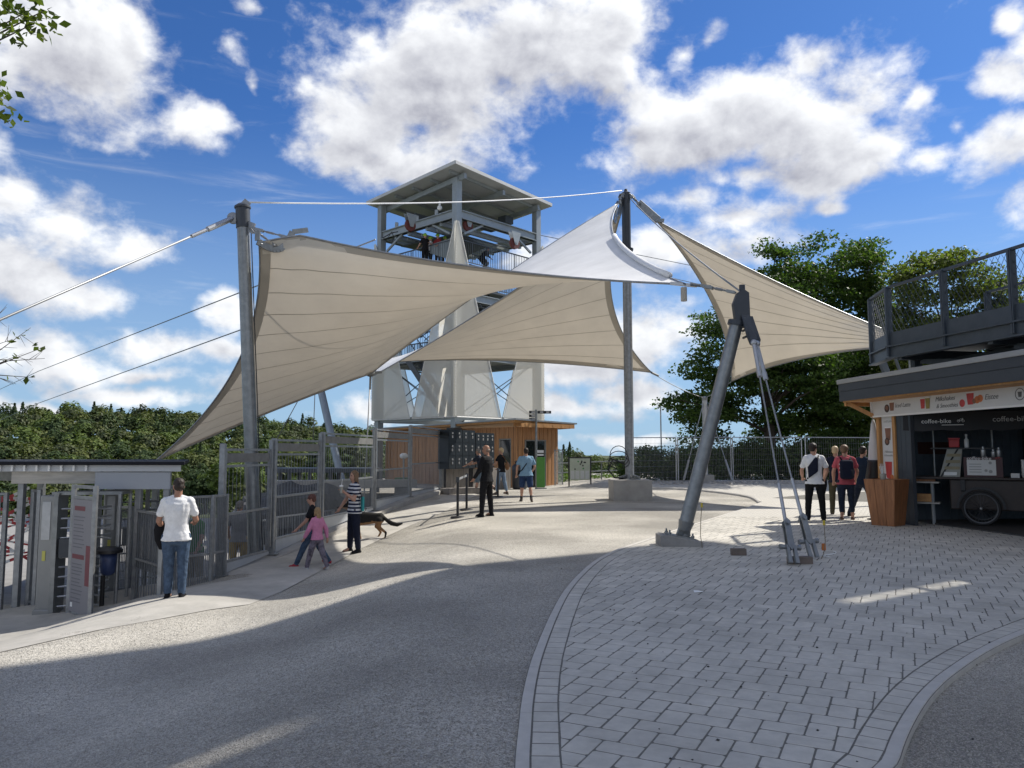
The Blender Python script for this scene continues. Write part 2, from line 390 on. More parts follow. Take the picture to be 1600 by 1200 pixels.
# ------------------------------------------------------------------ the gravel forecourt (one sheet that follows the ground)
gravel = ramp_mat('grey_gravel', [(.32,.300,.262), (.43,.405,.355), (.52,.49,.43)], 20, .95, 10, .8, fine=(120, .60, 1.32), bdist=.008, patch=(.38, .72, 1.24))
def sheet(name, xs, ys, mat, fz, xmin=None):
    mb = MB(); w = len(xs)
    for y in ys: mb.v += [((max(x, xmin(y)) if xmin else x), y, fz(max(x, xmin(y)) if xmin else x, y)) for x in xs]
    mb.f = [(i*w+j, i*w+j+1, (i+1)*w+j+1, (i+1)*w+j) for i in range(len(ys)-1) for j in range(w-1)]; mb.m = [0]*len(mb.f)
    return mb.build(name, mat, smooth=True, kind='structure')
xs_ = [-60,-40,-25,-16,-12.5,-10.5] + list(np.arange(-9.6, .3, .3)) + [.5,1,1.6,2.4,3.2,4,5,6.2,7.5,9,12,16,22,30,40,60,90]
ys_a = [-60,-40,-25,-15,-10,-6,-3,-1] + list(np.arange(0, 13.9, .35)) + [13.9]
ys_b = list(np.arange(13.9, 30.2, .4)) + [30.2]; ys_c = [30.2,31.5,33,35,37,39,41,43,45,46.5]
sheet('gravel_forecourt', xs_, ys_a, gravel, g)
sheet('gravel_forecourt', [x for x in xs_ if x > -6], ys_b, gravel, g, lambda y: fx(y)-.18)
sheet('gravel_forecourt', [x for x in xs_ if x > -14], ys_c, gravel, g, lambda y: -8.2)
mb = MB()   # skirt that closes the edge of the plateau
mb.box((21, 46.8, -1.6), (58.8, .6, 3.0)); mb.box((-6.6, 39.3, -1.35), (3.4, 14.2, 2.4))
mb.build('plateau_edge_wall', concrete_d, kind='structure')

# lower yard behind the fence
yardm = ramp_mat('yard_paving', [(.22,.215,.205), (.31,.30,.285)], 3, .9, 6, .3, bscale=70)
mb = MB(); yy = np.linspace(13.9, 33, 24)
mb.add([(x, y, YARD) for y in yy for x in np.concatenate([np.linspace(-60, -14, 6), [fx(y) - .2]])], [(i*7+j, i*7+j+1, (i+1)*7+j+1, (i+1)*7+j) for i in range(23) for j in range(6)])
mb.build('lower_yard', yardm, kind='structure')
mb = MB()
for a, b in zip(yy[:-1], yy[1:]):
    p, q = Vector((fx(a)-.14, a, 0)), Vector((fx(b)-.14, b, 0))
    zt = g(p.x+.2, a) - .02
    mb.box(((p.x+q.x)/2, (a+b)/2, (zt + YARD - .3)/2), (.34, (b-a)*.995, zt - YARD + .3))
mb.build('yard_retaining_wall', concrete_d, kind='structure')

# pale concrete path along the fence
pathm = ramp_mat('pale_concrete', [(.36,.345,.31), (.43,.41,.37), (.50,.475,.43)], 2.2, .85, 8, .25, bscale=90, patch=(.8,.88,1.1))
edge = [gp(*p) for p in [(790,762),(748,772),(715,790),(680,806),(640,822),(605,838),(560,860),(500,893),(440,925),(390,945),(330,953),(260,966),(150,986),(0,1020),(-150,1050)]]
def off_fence(p):
    if p.y >= 13.9: return Vector((min(fx(p.y)+.05, p.x-.3), p.y, 0))
    return Vector((-5.2 - (13.9-p.y)*1.6, 13.5 + 0*(p.y), 0))
mb = MB(); nn = 12; V = []
for i, p in enumerate(edge):
    q = Vector((fx(p.y)+.04, p.y, 0)) if p.y >= 13.6 else Vector((-5.3 - (13.6-p.y)*2.6, 13.6 - (13.6-p.y)*.25, 0))
    for j in range(nn):
        t = j/(nn-1); x, y = q.x+(p.x-q.x)*t, q.y+(p.y-q.y)*t; V.append((x, y, g(x, y) + .034 - .026*(t > .97)))
mb.add(V, [(i*nn+j, (i+1)*nn+j, (i+1)*nn+j+1, i*nn+j+1) for i in range(len(edge)-1) for j in range(nn-1)])
mb.build('concrete_path', pathm, smooth=True, kind='structure')

# loose stones of the gravel close to the camera
def stones(name, n, region, size, mat, zoff=0.0):
    pts = []
    while len(pts) < n:
        p = region(); 
        if p is not None: pts.append(p)
    P = np.array(pts); s = rng.uniform(size[0], size[1], n)
    base = np.array([(1,0,0),(0,1,0),(-1,0,0),(0,-1,0),(0,0,.75),(0,0,-.6)])
    fc = np.array([(0,1,4),(1,2,4),(2,3,4),(3,0,4),(1,0,5),(2,1,5),(3,2,5),(0,3,5)])
    J = base[None]*(1 + rng.uniform(-.35,.35,(n,6,1))); a = rng.uniform(0, 6.28, n); ca, sa = np.cos(a), np.sin(a)
    X = (J[...,0]*ca[:,None]-J[...,1]*sa[:,None])*1.2; Y = (J[...,0]*sa[:,None]+J[...,1]*ca[:,None])*.85
    Vt = np.stack([X, Y, J[...,2]], -1)*s[:,None,None] + P[:,None,:] + np.array([0,0,zoff])
    Fc = (fc[None] + (np.arange(n)*6)[:,None,None]).reshape(-1,3)
    o = np_mesh(name, Vt.reshape(-1,3), Fc, mat, kind='stuff'); return o
stone_m = pm('loose_stones', (.40,.375,.335), .9, 0, .2, 90, island=.32)

# ------------------------------------------------------------------ paved area: herringbone blocks, edge course and kerb
LK = [(804,1330),(803,1260),(804,1200),(809,1150),(815,1100),(828,1045),(845,1000),(862,962),(880,930),(903,903),(930,880),(963,863),(1000,850),(1040,836),(1080,823),(1130,807),(1165,796),(1188,787)]
LK = [gp(*p).xy for p in LK]; LK = [Vector((.02,-1)), Vector((.0,1.2)), ] + LK
RKp = [(1395,1280),(1408,1200),(1426,1150),(1450,1108),(1474,1080),(1500,1058),(1545,1027),(1600,1000),(1700,962),(1850,925)]
RK = [gp(*p).xy for p in RKp]; RK = [Vector((1.75,-1)), Vector((1.82,2.2))] + RK
def resample(pts, step):
    out = [pts[0].copy()]; carry = 0
    d = [0.0]
    for a, b in zip(pts[:-1], pts[1:]): d.append(d[-1] + (b-a).length)
    n = int(d[-1] / step); res = []
    # smooth by Catmull-Rom
    for k in range(n+1):
        s = d[-1]*k/n; i = max(0, min(len(pts)-2, next((j for j in range(len(d)-1) if d[j+1] >= s), len(pts)-2)))
        t = (s - d[i]) / max(1e-6, d[i+1]-d[i]); p0 = pts[max(i-1,0)]; p1 = pts[i]; p2 = pts[i+1]; p3 = pts[min(i+2,len(pts)-1)]
        res.append(.5*((2*p1) + (p2-p0)*t + (2*p0-5*p1+4*p2-p3)*t*t + (3*p1-p0-3*p2+p3)*t**3))
    return res
LKc = resample(LK, .12); RKc = resample(RK, .12)
def offset(c, d):
    out = []
    for i, p in enumerate(c):
        t = (c[min(i+1,len(c)-1)] - c[max(i-1,0)]).normalized(); out.append(p + Vector((t.y, -t.x))*d)
    return out
KW, EW = .075, .155
Lin = offset(LKc, KW + .005); Lin2 = offset(LKc, KW + EW + .010)
Rin = offset(RKc, -(KW + .005)); Rin2 = offset(RKc, -(KW + EW + .010))
paver_m = pm('paving_blocks', (.54,.512,.45), .88, 0, .12, 9, .3, 160, island=.10, patch=(.9,.80,1.10))
paver_base = ramp_mat('paving_joint_sand', [(.13,.123,.11), (.21,.20,.175)], 30, .95)
# far continuation as a sheet with the same bond drawn by the material
m = bpy.data.materials.new('distant_paving'); m.use_nodes = True; t_ = m.node_tree; b_ = t_.nodes['Principled BSDF']; b_.inputs['Roughness'].default_value = .9
tc = t_.nodes.new('ShaderNodeTexCoord'); mp = t_.nodes.new('ShaderNodeMapping'); mp.inputs['Rotation'].default_value = (0,0,R(27)); t_.links.new(tc.outputs['Object'], mp.inputs[0])
bk = t_.nodes.new('ShaderNodeTexBrick'); bk.inputs['Scale'].default_value = 1; bk.inputs['Brick Width'].default_value = .2; bk.inputs['Row Height'].default_value = .1; bk.inputs['Mortar Size'].default_value = .006
bk.inputs['Color1'].default_value = (.54,.512,.452,1); bk.inputs['Color2'].default_value = (.50,.474,.418,1); bk.inputs['Mortar'].default_value = (.24,.235,.225,1); t_.links.new(mp.outputs[0], bk.inputs[0])
t_.links.new(bk.outputs['Color'], b_.inputs['Base Color']); far_pav = m
# outline of the paving as one polygon: left kerb (forward), back edge, right side, right kerb (backward)
lens_back = [gp(*p).xy for p in [(1175,779),(1150,774),(1100,768),(1050,764.5),(1000,762)]]
ZP = .045
poly = LKc + [Vector(p) for p in lens_back] + [Vector((5.0, 34.6)), Vector((24, 34.6)), Vector((24, 12)), RKc[-1] + Vector((.3,0))] + RKc[::-1]
bm = bmesh.new(); vv = [bm.verts.new((p.x, p.y, 0)) for p in poly]; bm.faces.new(vv); bmesh.ops.triangulate(bm, faces=bm.faces[:])
bmesh.ops.subdivide_edges(bm, edges=[e for e in bm.edges if e.calc_length() > 2.5], cuts=4, use_grid_fill=True)
for v in bm.verts: v.co.z = g(v.co.x, v.co.y) + ZP - .0016
me = bpy.data.meshes.new('paving'); bm.to_mesh(me); bm.free()
paving = link('paving', me, paver_base, kind='structure'); WORLD['paving'] = Vector((0,0,0))
Tp = Matrix.Rotation(R(-27), 2); Ti = Matrix.Rotation(R(27), 2)
FARY = 18.6
def near_idx(c, p, lo=0):
    A = np.array([(q.x, q.y) for q in c]); return int(np.argmin((A[:,0]-p.x)**2 + (A[:,1]-p.y)**2))
La = np.array([(q.x, q.y) for q in Lin2]); Ra = np.array([(q.x, q.y) for q in Rin2])
def clip(pl, o, n):
    out = []
    for i in range(len(pl)):
        a, b = pl[i], pl[(i+1)%len(pl)]; da, db = (a-o).dot(n), (b-o).dot(n)
        if da >= 0: out.append(a)
        if da*db < 0: out.append(a + (b-a)*(da/(da-db)))
    return out
def border(pl):
    """cut one block along the two curved edge courses"""
    c = sum(pl, Vector((0,0)))/len(pl)
    for arr, crv, sgn in ((La, Lin2, 1), (Ra, Rin2, -1)):
        d2 = (arr[:,0]-c.x)**2 + (arr[:,1]-c.y)**2; i = int(np.argmin(d2))
        t = (crv[min(i+1,len(crv)-1)] - crv[max(i-1,0)]).normalized(); n = Vector((t.y,-t.x))*sgn
        o = crv[i]; dist = (c-o).dot(n)
        if dist < -.16 and d2[i] < 100: return None
        if abs(dist) < .2: pl = clip(pl, o, n)
        if len(pl) < 3: return None
    return pl
def block(pl, z, bev=.0035, h=.04):
    """a paver: flat top, chamfer, short sides"""
    n = len(pl); c = sum(pl, Vector((0,0)))/n
    top = [(p.x + (c.x-p.x)*min(.45, bev*1.6/max(.02,(c-p).length)), p.y + (c.y-p.y)*min(.45, bev*1.6/max(.02,(c-p).length)), z) for p in pl]
    mid = [(p.x, p.y, z - bev*.8) for p in pl]; bot = [(p.x, p.y, z-h) for p in pl]
    fs = [tuple(range(n))] + [(n+i, n+(i+1)%n, (i+1)%n, i) for i in range(n)] + [(2*n+i, 2*n+(i+1)%n, n+(i+1)%n, n+i) for i in range(n)]
    return top+mid+bot, fs
cand = []
a = .08; gap = .0041
for i in range(-60, 130):
    for j in range(-130, 200):
        ox, oy = (5*i - 2*j)*a, (i + 2*j)*a
        if not (-14 < ox < 14 and -12 < oy < 24): continue
        for r in ((ox, oy, ox+3*a, oy+2*a), (ox+3*a, oy, ox+5*a, oy+3*a)):
            cx, cy = (r[0]+r[2])/2, (r[1]+r[3])/2; p = Tp @ Vector((cx, cy))
            if p.y < 1.6 or p.y > FARY or p.x > 11.5 or p.x < -.1: continue
            if p.x > .70*p.y + .6: continue
            pl = [Tp @ Vector(q) for q in ((r[0]+gap, r[1]+gap), (r[2]-gap, r[1]+gap), (r[2]-gap, r[3]-gap), (r[0]+gap, r[3]-gap))]
            pl = [p_.lerp(q_, .011/(q_-p_).length) for p_, q_ in [(pl[i_], pl[(i_+d_)%4]) for i_ in range(4) for d_ in (-1, 1)]]
            pl = border(pl)
            if pl is None or len(pl) < 3: continue
            pl = [q + Vector((random.uniform(-.0016,.0016), random.uniform(-.0016,.0016))) for q in pl]
            cand.append((p.y, p.x, pl))
cand.sort(key=lambda q: q[0])
def in_view(x, y): return abs(x) < .66*y and y > 3.85
shown = 0; rest = MB(); ncol = 0
for (y, x, pl) in cand:
    z = g(x, y) + ZP + random.uniform(-.0004, .0010)
    vs_, fs = block(pl, z)
    if in_view(x, y) and shown < 215:
        mb = MB(); mb.add(vs_, fs); mb.build('paver', paver_m, paving); shown += 1
    else: rest.add(vs_, fs)
# edge course, blocks laid square to the kerb
def course(c_out, c_in, step_):
    d = 0; out = []; i = 0; last = 0
    acc_ = 0
    for k in range(1, len(c_out)):
        acc_ += (c_out[k]-c_out[k-1]).length
        if acc_ >= step_ - .02:
            out.append([c_out[last], c_out[k], c_in[k], c_in[last]]); last = k; acc_ = 0
    return out
for co, ci in ((resample(Lin, .085), None), (resample(Rin, .085), None)):
    left = co[0].x < 1
    ci = offset(co, EW if left else -EW)
    for q in course(co, ci, .17):
        c = sum(q, Vector((0,0)))/4
        if c.y < 1.6 or c.y > FARY+3: continue
        q = [p + (c-p)*min(.3,.0075/max(.03,(c-p).length)) for p in q]
        if not left: q = q[::-1]
        q = q[::-1]
        if sum((q[i].x*q[(i+1)%4].y - q[(i+1)%4].x*q[i].y) for i in range(4)) < 0: q = q[::-1]
        vs_, fs = block(q, g(c.x, c.y) + ZP + random.uniform(-.0004,.001))
        if in_view(c.x, c.y) and c.y < 8 and shown < 292:
            mb = MB(); mb.add(vs_, fs); mb.build('paver', paver_m, paving); shown += 1
        else: rest.add(vs_, fs)
rest.build('distant_pavers', paver_m, paving, kind='stuff')
# kerb stones, one metre each
kerb_m = pm('kerb_concrete', (.50,.475,.43), .85, 0, .10, 9, .2, 120, island=.05)
for crv, sg in ((LKc, 1), (RKc, -1)):
    inn = offset(crv, KW*sg); k = 0
    while k < len(crv) - 1:
        e = min(len(crv)-1, k + 8); A_ = crv[k:e+1]; B_ = inn[k:e+1]
        if len(A_) > 1:
            A2 = A_[:]; B2 = B_[:]
            A2[-1] = A_[-1] + (A_[-2]-A_[-1]).normalized()*.006; B2[-1] = B_[-1] + (B_[-2]-B_[-1]).normalized()*.006
            mb = MB(); V = []; n = len(A2)
            for p, q in zip(A2, B2):
                z = g(p.x, p.y)
                e1 = p + (q-p)*.12
                V += [(p.x, p.y, z-.05), (p.x, p.y, z+.036), (e1.x, e1.y, z+.049), (q.x, q.y, z+.048), (q.x, q.y, z-.05)]
            fs = [(i*5+j, i*5+j+1, (i+1)*5+j+1, (i+1)*5+j) for i in range(n-1) for j in range(4)] + [(0,1,2,3,4), tuple((n-1)*5+j for j in (4,3,2,1,0))]
            if sg > 0: fs = [f[::-1] for f in fs]
            mb.add(V, fs); mb.build('kerb_stone', kerb_m, paving)
        k = e
lensk = [LKc[-1]] + [Vector(p) for p in lens_back] + [Vector((5.0,34.6))]
mb = MB(); mb.path([(p.x, p.y, g(p.x,p.y)+.0) for p in resample(lensk, .5)], .075, 8); mb.build('kerb_stone', kerb_m, paving)
# distant paving sheet, laid over the base
bm = bmesh.new()
fp = [p for p in LKc if p.y > FARY-.1]
pl2 = fp + [Vector(p) for p in lens_back] + [Vector((5.0,34.6)), Vector((24,34.6)), Vector((24,FARY-.1))]
bm.faces.new([bm.verts.new((p.x,p.y,0)) for p in pl2]); bmesh.ops.triangulate(bm, faces=bm.faces[:])
bmesh.ops.subdivide_edges(bm, edges=[e for e in bm.edges if e.calc_length() > 2], cuts=5, use_grid_fill=True)
for v in bm.verts: v.co.z = g(v.co.x, v.co.y) + ZP + .001
me = bpy.data.meshes.new('distant_paving'); bm.to_mesh(me); bm.free(); link('distant_paving', me, far_pav, kind='structure')
# kiosk floor strip outside the block field
mb = MB(); mb.box((15.5, 10.5, .0), (9.5, 15.0, .06)); mb.build('kiosk_apron', concrete_d, kind='structure')

def reg_left():
    y = 3.2 + (rng.random()**1.5)*7.5; x = rng.uniform(-.72*y, 1.6)
    i = int(np.argmin((np.array([q.y for q in LKc])-y)**2))
    if x > LKc[i].x - .01: return None
    return (x, y, g(x, y) + .002)
def reg_right():
    y = rng.uniform(2.6, 9); x = rng.uniform(1.7, .72*y)
    A = np.array([(q.x, q.y) for q in RKc]); i = int(np.argmin((A[:,0]-x)**2+(A[:,1]-y)**2)); t = (RKc[min(i+1,len(RKc)-1)]-RKc[max(i-1,0)])
    n = Vector((t.y,-t.x))
    if (Vector((x,y))-RKc[i]).dot(n) < .01: return None
    return (x, y, .002)
stones('gravel_stones', 60000, reg_left, (.0022, .0062), stone_m)
stones('gravel_bed_stones', 22000, reg_right, (.0022, .0062), stone_m)

def reg_grit():
    y = 3.6 + rng.random()*7; x = rng.uniform(.5, .62*y); return (x, y, ZP + .004)
stones('loose_grit', 90, reg_grit, (.004, .011), pm('dark_grit', (.05,.048,.045), .9, 0, .3, 30))
# ------------------------------------------------------------------ large unseen block, added to shade the foreground
caster_m = pm('caster_wall', (.66,.64,.60), .85, 0, .12, 1.2, .2, 30)  # kept pale so the added block bounces light into the foreground
su = Vector((.84,.543,0)); sn = Vector((-.543,.84,0))       # towards the sun / across
def caster_pt(t, n): return su*t + sn*n
hall = thing('shade_caster', 'tall plain unseen block beyond the coffee kiosk, added to cast the foreground shade', 'shade block', caster_pt(24, 2) )  # added out of view only to throw the foreground shadow
def slab(n0, n1, t0, t1, z0, z1, name, mat, par):
    mb = MB(); P = [caster_pt(t0,n0), caster_pt(t1,n0), caster_pt(t1,n1), caster_pt(t0,n1)]
    mb.prism([p + Vector((0,0,z0)) for p in P], (0,0,z1-z0)); return mb.build(name, mat, par)
SLIT = 4.96  # gap left in the added block for a thin streak of sun
slab(SLIT+.07, 7.5, 24.0, 30, -.1, 29.0, 'caster_core', caster_m, hall); slab(SLIT+.07, 8.6, 23.95, 30.1, 15.5, 21.0, 'caster_step', caster_m, hall); slab(SLIT+.07, 9.7, 23.9, 30.2, 21.0, 29.2, 'caster_top', caster_m, hall)  # added steps, shaped to give the shadow edge its outline
slab(SLIT-.3, SLIT+.3, 24.2, 24.5, 18.1, 23.8, 'slit_plug', caster_m, hall)  # added plug that interrupts the streak of sun
slab(-26, SLIT-.07, 23.4, 34, -.1, 31.0, 'caster_main', caster_m, hall)  # main mass of the added shade block
for k in range(4):  # invented windows and panes that dress the added block
    for j in range(6):
        w0 = slab(-22 + j*4.2, -22 + j*4.2 + 2.2, 23.30, 23.46, 2 + k*5.5, 4.4 + k*5.5, 'window', anthra, hall)
        slab(-22 + j*4.2 + .12, -22 + j*4.2 + 2.08, 23.27, 23.29, 2.12 + k*5.5, 4.28 + k*5.5, 'pane', glass_d, w0)

# ------------------------------------------------------------------ tensile sails
def sail_mat(name, top, under, tr, stretch=1):
    m = bpy.data.materials.new(name); m.use_nodes = True; t = m.node_tree; nd = t.nodes; b = nd['Principled BSDF']
    b.inputs['Roughness'].default_value = .6; b.inputs['Specular IOR Level'].default_value = .25
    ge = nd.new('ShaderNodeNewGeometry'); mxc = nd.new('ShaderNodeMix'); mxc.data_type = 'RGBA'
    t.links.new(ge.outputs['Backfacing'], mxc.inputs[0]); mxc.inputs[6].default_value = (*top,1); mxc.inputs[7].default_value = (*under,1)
    tc = nd.new('ShaderNodeTexCoord'); nz = nd.new('ShaderNodeTexNoise'); nz.inputs['Scale'].default_value = .9; nz.inputs['Detail'].default_value = 6; t.links.new(tc.outputs['Object'], nz.inputs[0])
    mr = nd.new('ShaderNodeMapRange'); mr.inputs[1].default_value = .3; mr.inputs[2].default_value = .7; mr.inputs[3].default_value = .88; mr.inputs[4].default_value = 1.06; t.links.new(nz.outputs['Fac'], mr.inputs[0])
    ml = nd.new('ShaderNodeMix'); ml.data_type = 'RGBA'; ml.blend_type = 'MULTIPLY'; ml.inputs[0].default_value = 1
    t.links.new(mxc.outputs[2], ml.inputs[6]); t.links.new(mr.outputs[0], ml.inputs[7]); t.links.new(ml.outputs[2], b.inputs['Base Color'])
    n2 = nd.new('ShaderNodeTexNoise'); n2.inputs['Scale'].default_value = 2.2; n2.inputs['Detail'].default_value = 3; t.links.new(tc.outputs['Object'], n2.inputs[0])
    bp = nd.new('ShaderNodeBump'); bp.inputs['Strength'].default_value = .25; bp.inputs['Distance'].default_value = .05; t.links.new(n2.outputs['Fac'], bp.inputs['Height']); t.links.new(bp.outputs[0], b.inputs['Normal'])
    trn = nd.new('ShaderNodeBsdfTranslucent'); trn.inputs['Color'].default_value = (.80,.70,.56,1)
    ms = nd.new('ShaderNodeMixShader'); ms.inputs[0].default_value = tr
    t.links.new(b.outputs[0], ms.inputs[1]); t.links.new(trn.outputs[0], ms.inputs[2]); t.links.new(ms.outputs[0], nd['Material Output'].inputs[0])
    return m
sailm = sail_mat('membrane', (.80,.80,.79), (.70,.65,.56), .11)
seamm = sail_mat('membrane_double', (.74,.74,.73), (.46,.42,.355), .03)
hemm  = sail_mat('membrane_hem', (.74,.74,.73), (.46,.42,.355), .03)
def curve_edge(p, q, ctr, sag, n):
    """edge cable: bows towards the sail's centre by sag * length"""
    p, q, ctr = Vector(p), Vector(q), Vector(ctr); L = (q-p).length; m_ = (p+q)/2; d = (ctr - m_)
    a = (q-p).normalized(); d = d - a*d.dot(a)
    d = d.normalized()*sag*L if d.length > 1e-6 else Vector()
    return [p + (q-p)*t + d*(4*t*(1-t)) for t in np.linspace(0, 1, n)]
def make_sail(label, e_top, e_bot, e_left, e_right, nstrip, hem=.22, seam_w=.024, flip=False):
    """four boundary polylines (top/bottom run left to right, left/right run top to bottom)"""
    nu, nv = len(e_top), len(e_left); G = np.zeros((nv, nu, 3))
    T, B, L_, R_ = [np.array([tuple(p) for p in e]) for e in (e_top, e_bot, e_left, e_right)]
    for j in range(nv):
        v = j/(nv-1)
        for i in range(nu):
            u = i/(nu-1)
            G[j,i] = (1-v)*T[i] + v*B[i] + (1-u)*L_[j] + u*R_[j] - ((1-u)*(1-v)*T[0] + u*(1-v)*T[-1] + (1-u)*v*B[0] + u*v*B[-1])
    for it in range(900): G[1:-1,1:-1] = .25*(G[:-2,1:-1]+G[2:,1:-1]+G[1:-1,:-2]+G[1:-1,2:])
    N0 = np.cross(np.gradient(G, axis=1), np.gradient(G, axis=0)); N0 /= np.linalg.norm(N0, axis=2, keepdims=True)
    for (cj, ci) in ((0,0),(0,nu-1),(nv-1,0),(nv-1,nu-1)):          # tension wrinkles fanning out of the corners
        for j in range(1, nv-1):
            for i in range(1, nu-1):
                d = np.linalg.norm(G[j,i]-G[cj,ci])
                if d < 5: G[j,i] += N0[j,i]*.035*math.exp(-d/1.6)*math.sin(math.atan2(abs(j-cj), abs(i-ci))*15)
    c = G.mean((0,1)); root = thing('shade_sail', label, 'shade sail', tuple(c), 0, 'tensile shade sails')
    du, dv = np.gradient(G, axis=1), np.gradient(G, axis=0); Nn = np.cross(du, dv); Nn /= np.linalg.norm(Nn, axis=2, keepdims=True)
    if Nn[...,2].mean() < 0: Nn = -Nn; flip = True
    step = (nv-1)//nstrip
    for k in range(nstrip):
        j0, j1 = k*step, (k+1)*step if k < nstrip-1 else nv-1
        mb = MB(); V = [tuple(G[j,i]) for j in range(j0, j1+1) for i in range(nu)]; h = j1-j0
        fs = [(a*nu+i, a*nu+i+1, (a+1)*nu+i+1, (a+1)*nu+i) for a in range(h) for i in range(nu-1)]
        if flip: fs = [f[::-1] for f in fs]
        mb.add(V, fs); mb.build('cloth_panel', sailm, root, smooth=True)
    # welded seams, double cloth on the underside, and the hems
    for k in range(1, nstrip):
        j = k*step; mb = MB(); V = []
        for i in range(nu):
            p = G[j,i]; d = dv[j,i]/np.linalg.norm(dv[j,i]); n = Nn[j,i]
            V += [tuple(p - d*seam_w/2 - n*.004), tuple(p + d*seam_w/2 - n*.004)]
        fs = [(2*i, 2*i+2, 2*i+3, 2*i+1) for i in range(nu-1)]
        if flip: fs = [f[::-1] for f in fs]
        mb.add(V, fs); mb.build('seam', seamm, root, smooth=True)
    for nm, A, dd in (('hem', [(0,i) for i in range(nu)], (1,0)), ('hem', [(nv-1,i) for i in range(nu)], (-1,0)), ('hem', [(j,0) for j in range(nv)], (0,1)), ('hem', [(j,nu-1) for j in range(nv)], (0,-1))):
        mb = MB(); V = []; P = []
        for (j,i) in A:
            p = G[j,i]; q = G[j+dd[0]*2 if dd[0] else j, i+dd[1]*2 if dd[1] else i]; d = q-p; ln = np.linalg.norm(d); d = d/max(ln,1e-6); n = Nn[j,i]
            P.append(tuple(p)); V += [tuple(p - n*.007), tuple(p + d*min(hem, ln*.9) - n*.007)]
        fs = [(2*i, 2*i+2, 2*i+3, 2*i+1) for i in range(len(A)-1)]
        # same winding as the cloth
        a_, b_, c_ = [np.array(V[q]) for q in fs[len(fs)//2][:3]]; nn_ = np.cross(b_-a_, c_-b_); jm, im = A[len(A)//2]
        if np.dot(nn_, Nn[jm,im]) < 0: fs = [f[::-1] for f in fs]
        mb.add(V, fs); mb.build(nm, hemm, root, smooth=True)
        mb = MB(); mb.path(P[::1], .022, 6); mb.build('edge_cable', steel, root, smooth=True)
    return root, G
def chain(*cs):
    out = list(cs[0])
    for c in cs[1:]: out += c[1:]
    return out
def link_plate(mb, p, q, w=.09, th=.03):
    """fork and turnbuckle between two points"""
    p, q = Vector(p), Vector(q); d = (q-p); L = d.length; a = d/L
    s_ = a.cross(Vector((0,0,1))).normalized()
    for k in (-1, 1): mb.bar(p + s_*k*w*.5, p + a*L*.34 + s_*k*w*.5, .02, w*.8)
    mb.tube(p - s_*w*.7, p + s_*w*.7, w*.28, n=8); mb.tube(p + a*L*.30 - s_*w*.7, p + a*L*.30 + s_*w*.7, w*.24, n=8)
    mb.tube(p + a*L*.3, p + a*L*.8, w*.24, n=8); mb.tube(p + a*L*.42, p + a*L*.62, w*.36, n=8)
    for k in (-1, 1): mb.bar(p + a*L*.76 + s_*k*w*.4, q + s_*k*w*.4, .018, w*.7)
    mb.tube(q - s_*w*.7, q + s_*w*.7, w*.26, n=8)

# corner positions
M1t, M1b = at(379,322,16.0), Vector((-5.22,16.0,YARD))
A0, A1 = at(405,379,15.55), at(456,365,15.9)
Bp  = at(1070,444,13.25)
CPx = at(978,300,26.0).x
C1  = at(966,318,25.6)
E1  = at(579,584,24.0)
Dp  = at(243,720,20.0)
ctr1 = (A0+Bp+C1+E1+Dp)/5
nu = 45
top1 = chain(curve_edge(A1, Bp, ctr1, .062, 28), curve_edge(Bp, C1, ctr1, .05, 18))
bot1 = curve_edge(Dp, E1, ctr1, .045, nu)
left1 = curve_edge(A0, Dp, ctr1, .11, 45)
right1 = curve_edge(C1, E1, ctr1, .125, 45)
# the plate at the mast is as wide as A0-A1: blend the top edge start
top1[0] = A0.copy(); top1[1] = A0.lerp(A1, .6) + (ctr1-A0)*.012; top1[2] = A1.lerp(top1[2], .3)
sail1, G1 = make_sail('largest beige sail, hung from the left mast and sweeping down over the turnstiles', top1, bot1, left1, right1, 11)
G2p = at(496,578,36.0); C2 = at(970,335,26.3); Fp = at(1018,582,31.0); E2 = E1 + Vector((.06,.12,-.05))
ctr2 = (G2p+C2+Fp+E2)/4
sail2, G2 = make_sail('middle beige sail stretched low in front of the tower, lower edge nearly level', curve_edge(E2, C2, ctr2, .072, 37), curve_edge(G2p, Fp, ctr2, .085, 37), curve_edge(E2, G2p, ctr2, .08, 37), curve_edge(C2, Fp, ctr2, .13, 37), 9)
C3 = at(1033,345,25.2); I3 = at(1143,596,30.0); H3 = at(1404,541,23.5); H3b = at(1398,522,24.0); C3b = at(1024,343,25.3)
ctr3 = (C3+I3+H3)/3
sail3, G3 = make_sail('right hand beige sail in front of the trees, reaching behind the walkway', curve_edge(C3, H3b, ctr3, .02, 37), curve_edge(I3, H3, ctr3, .045, 37), curve_edge(C3b, I3, ctr3, .095, 37), [H3b.lerp(H3, t) for t in np.linspace(0,1,37)], 8)

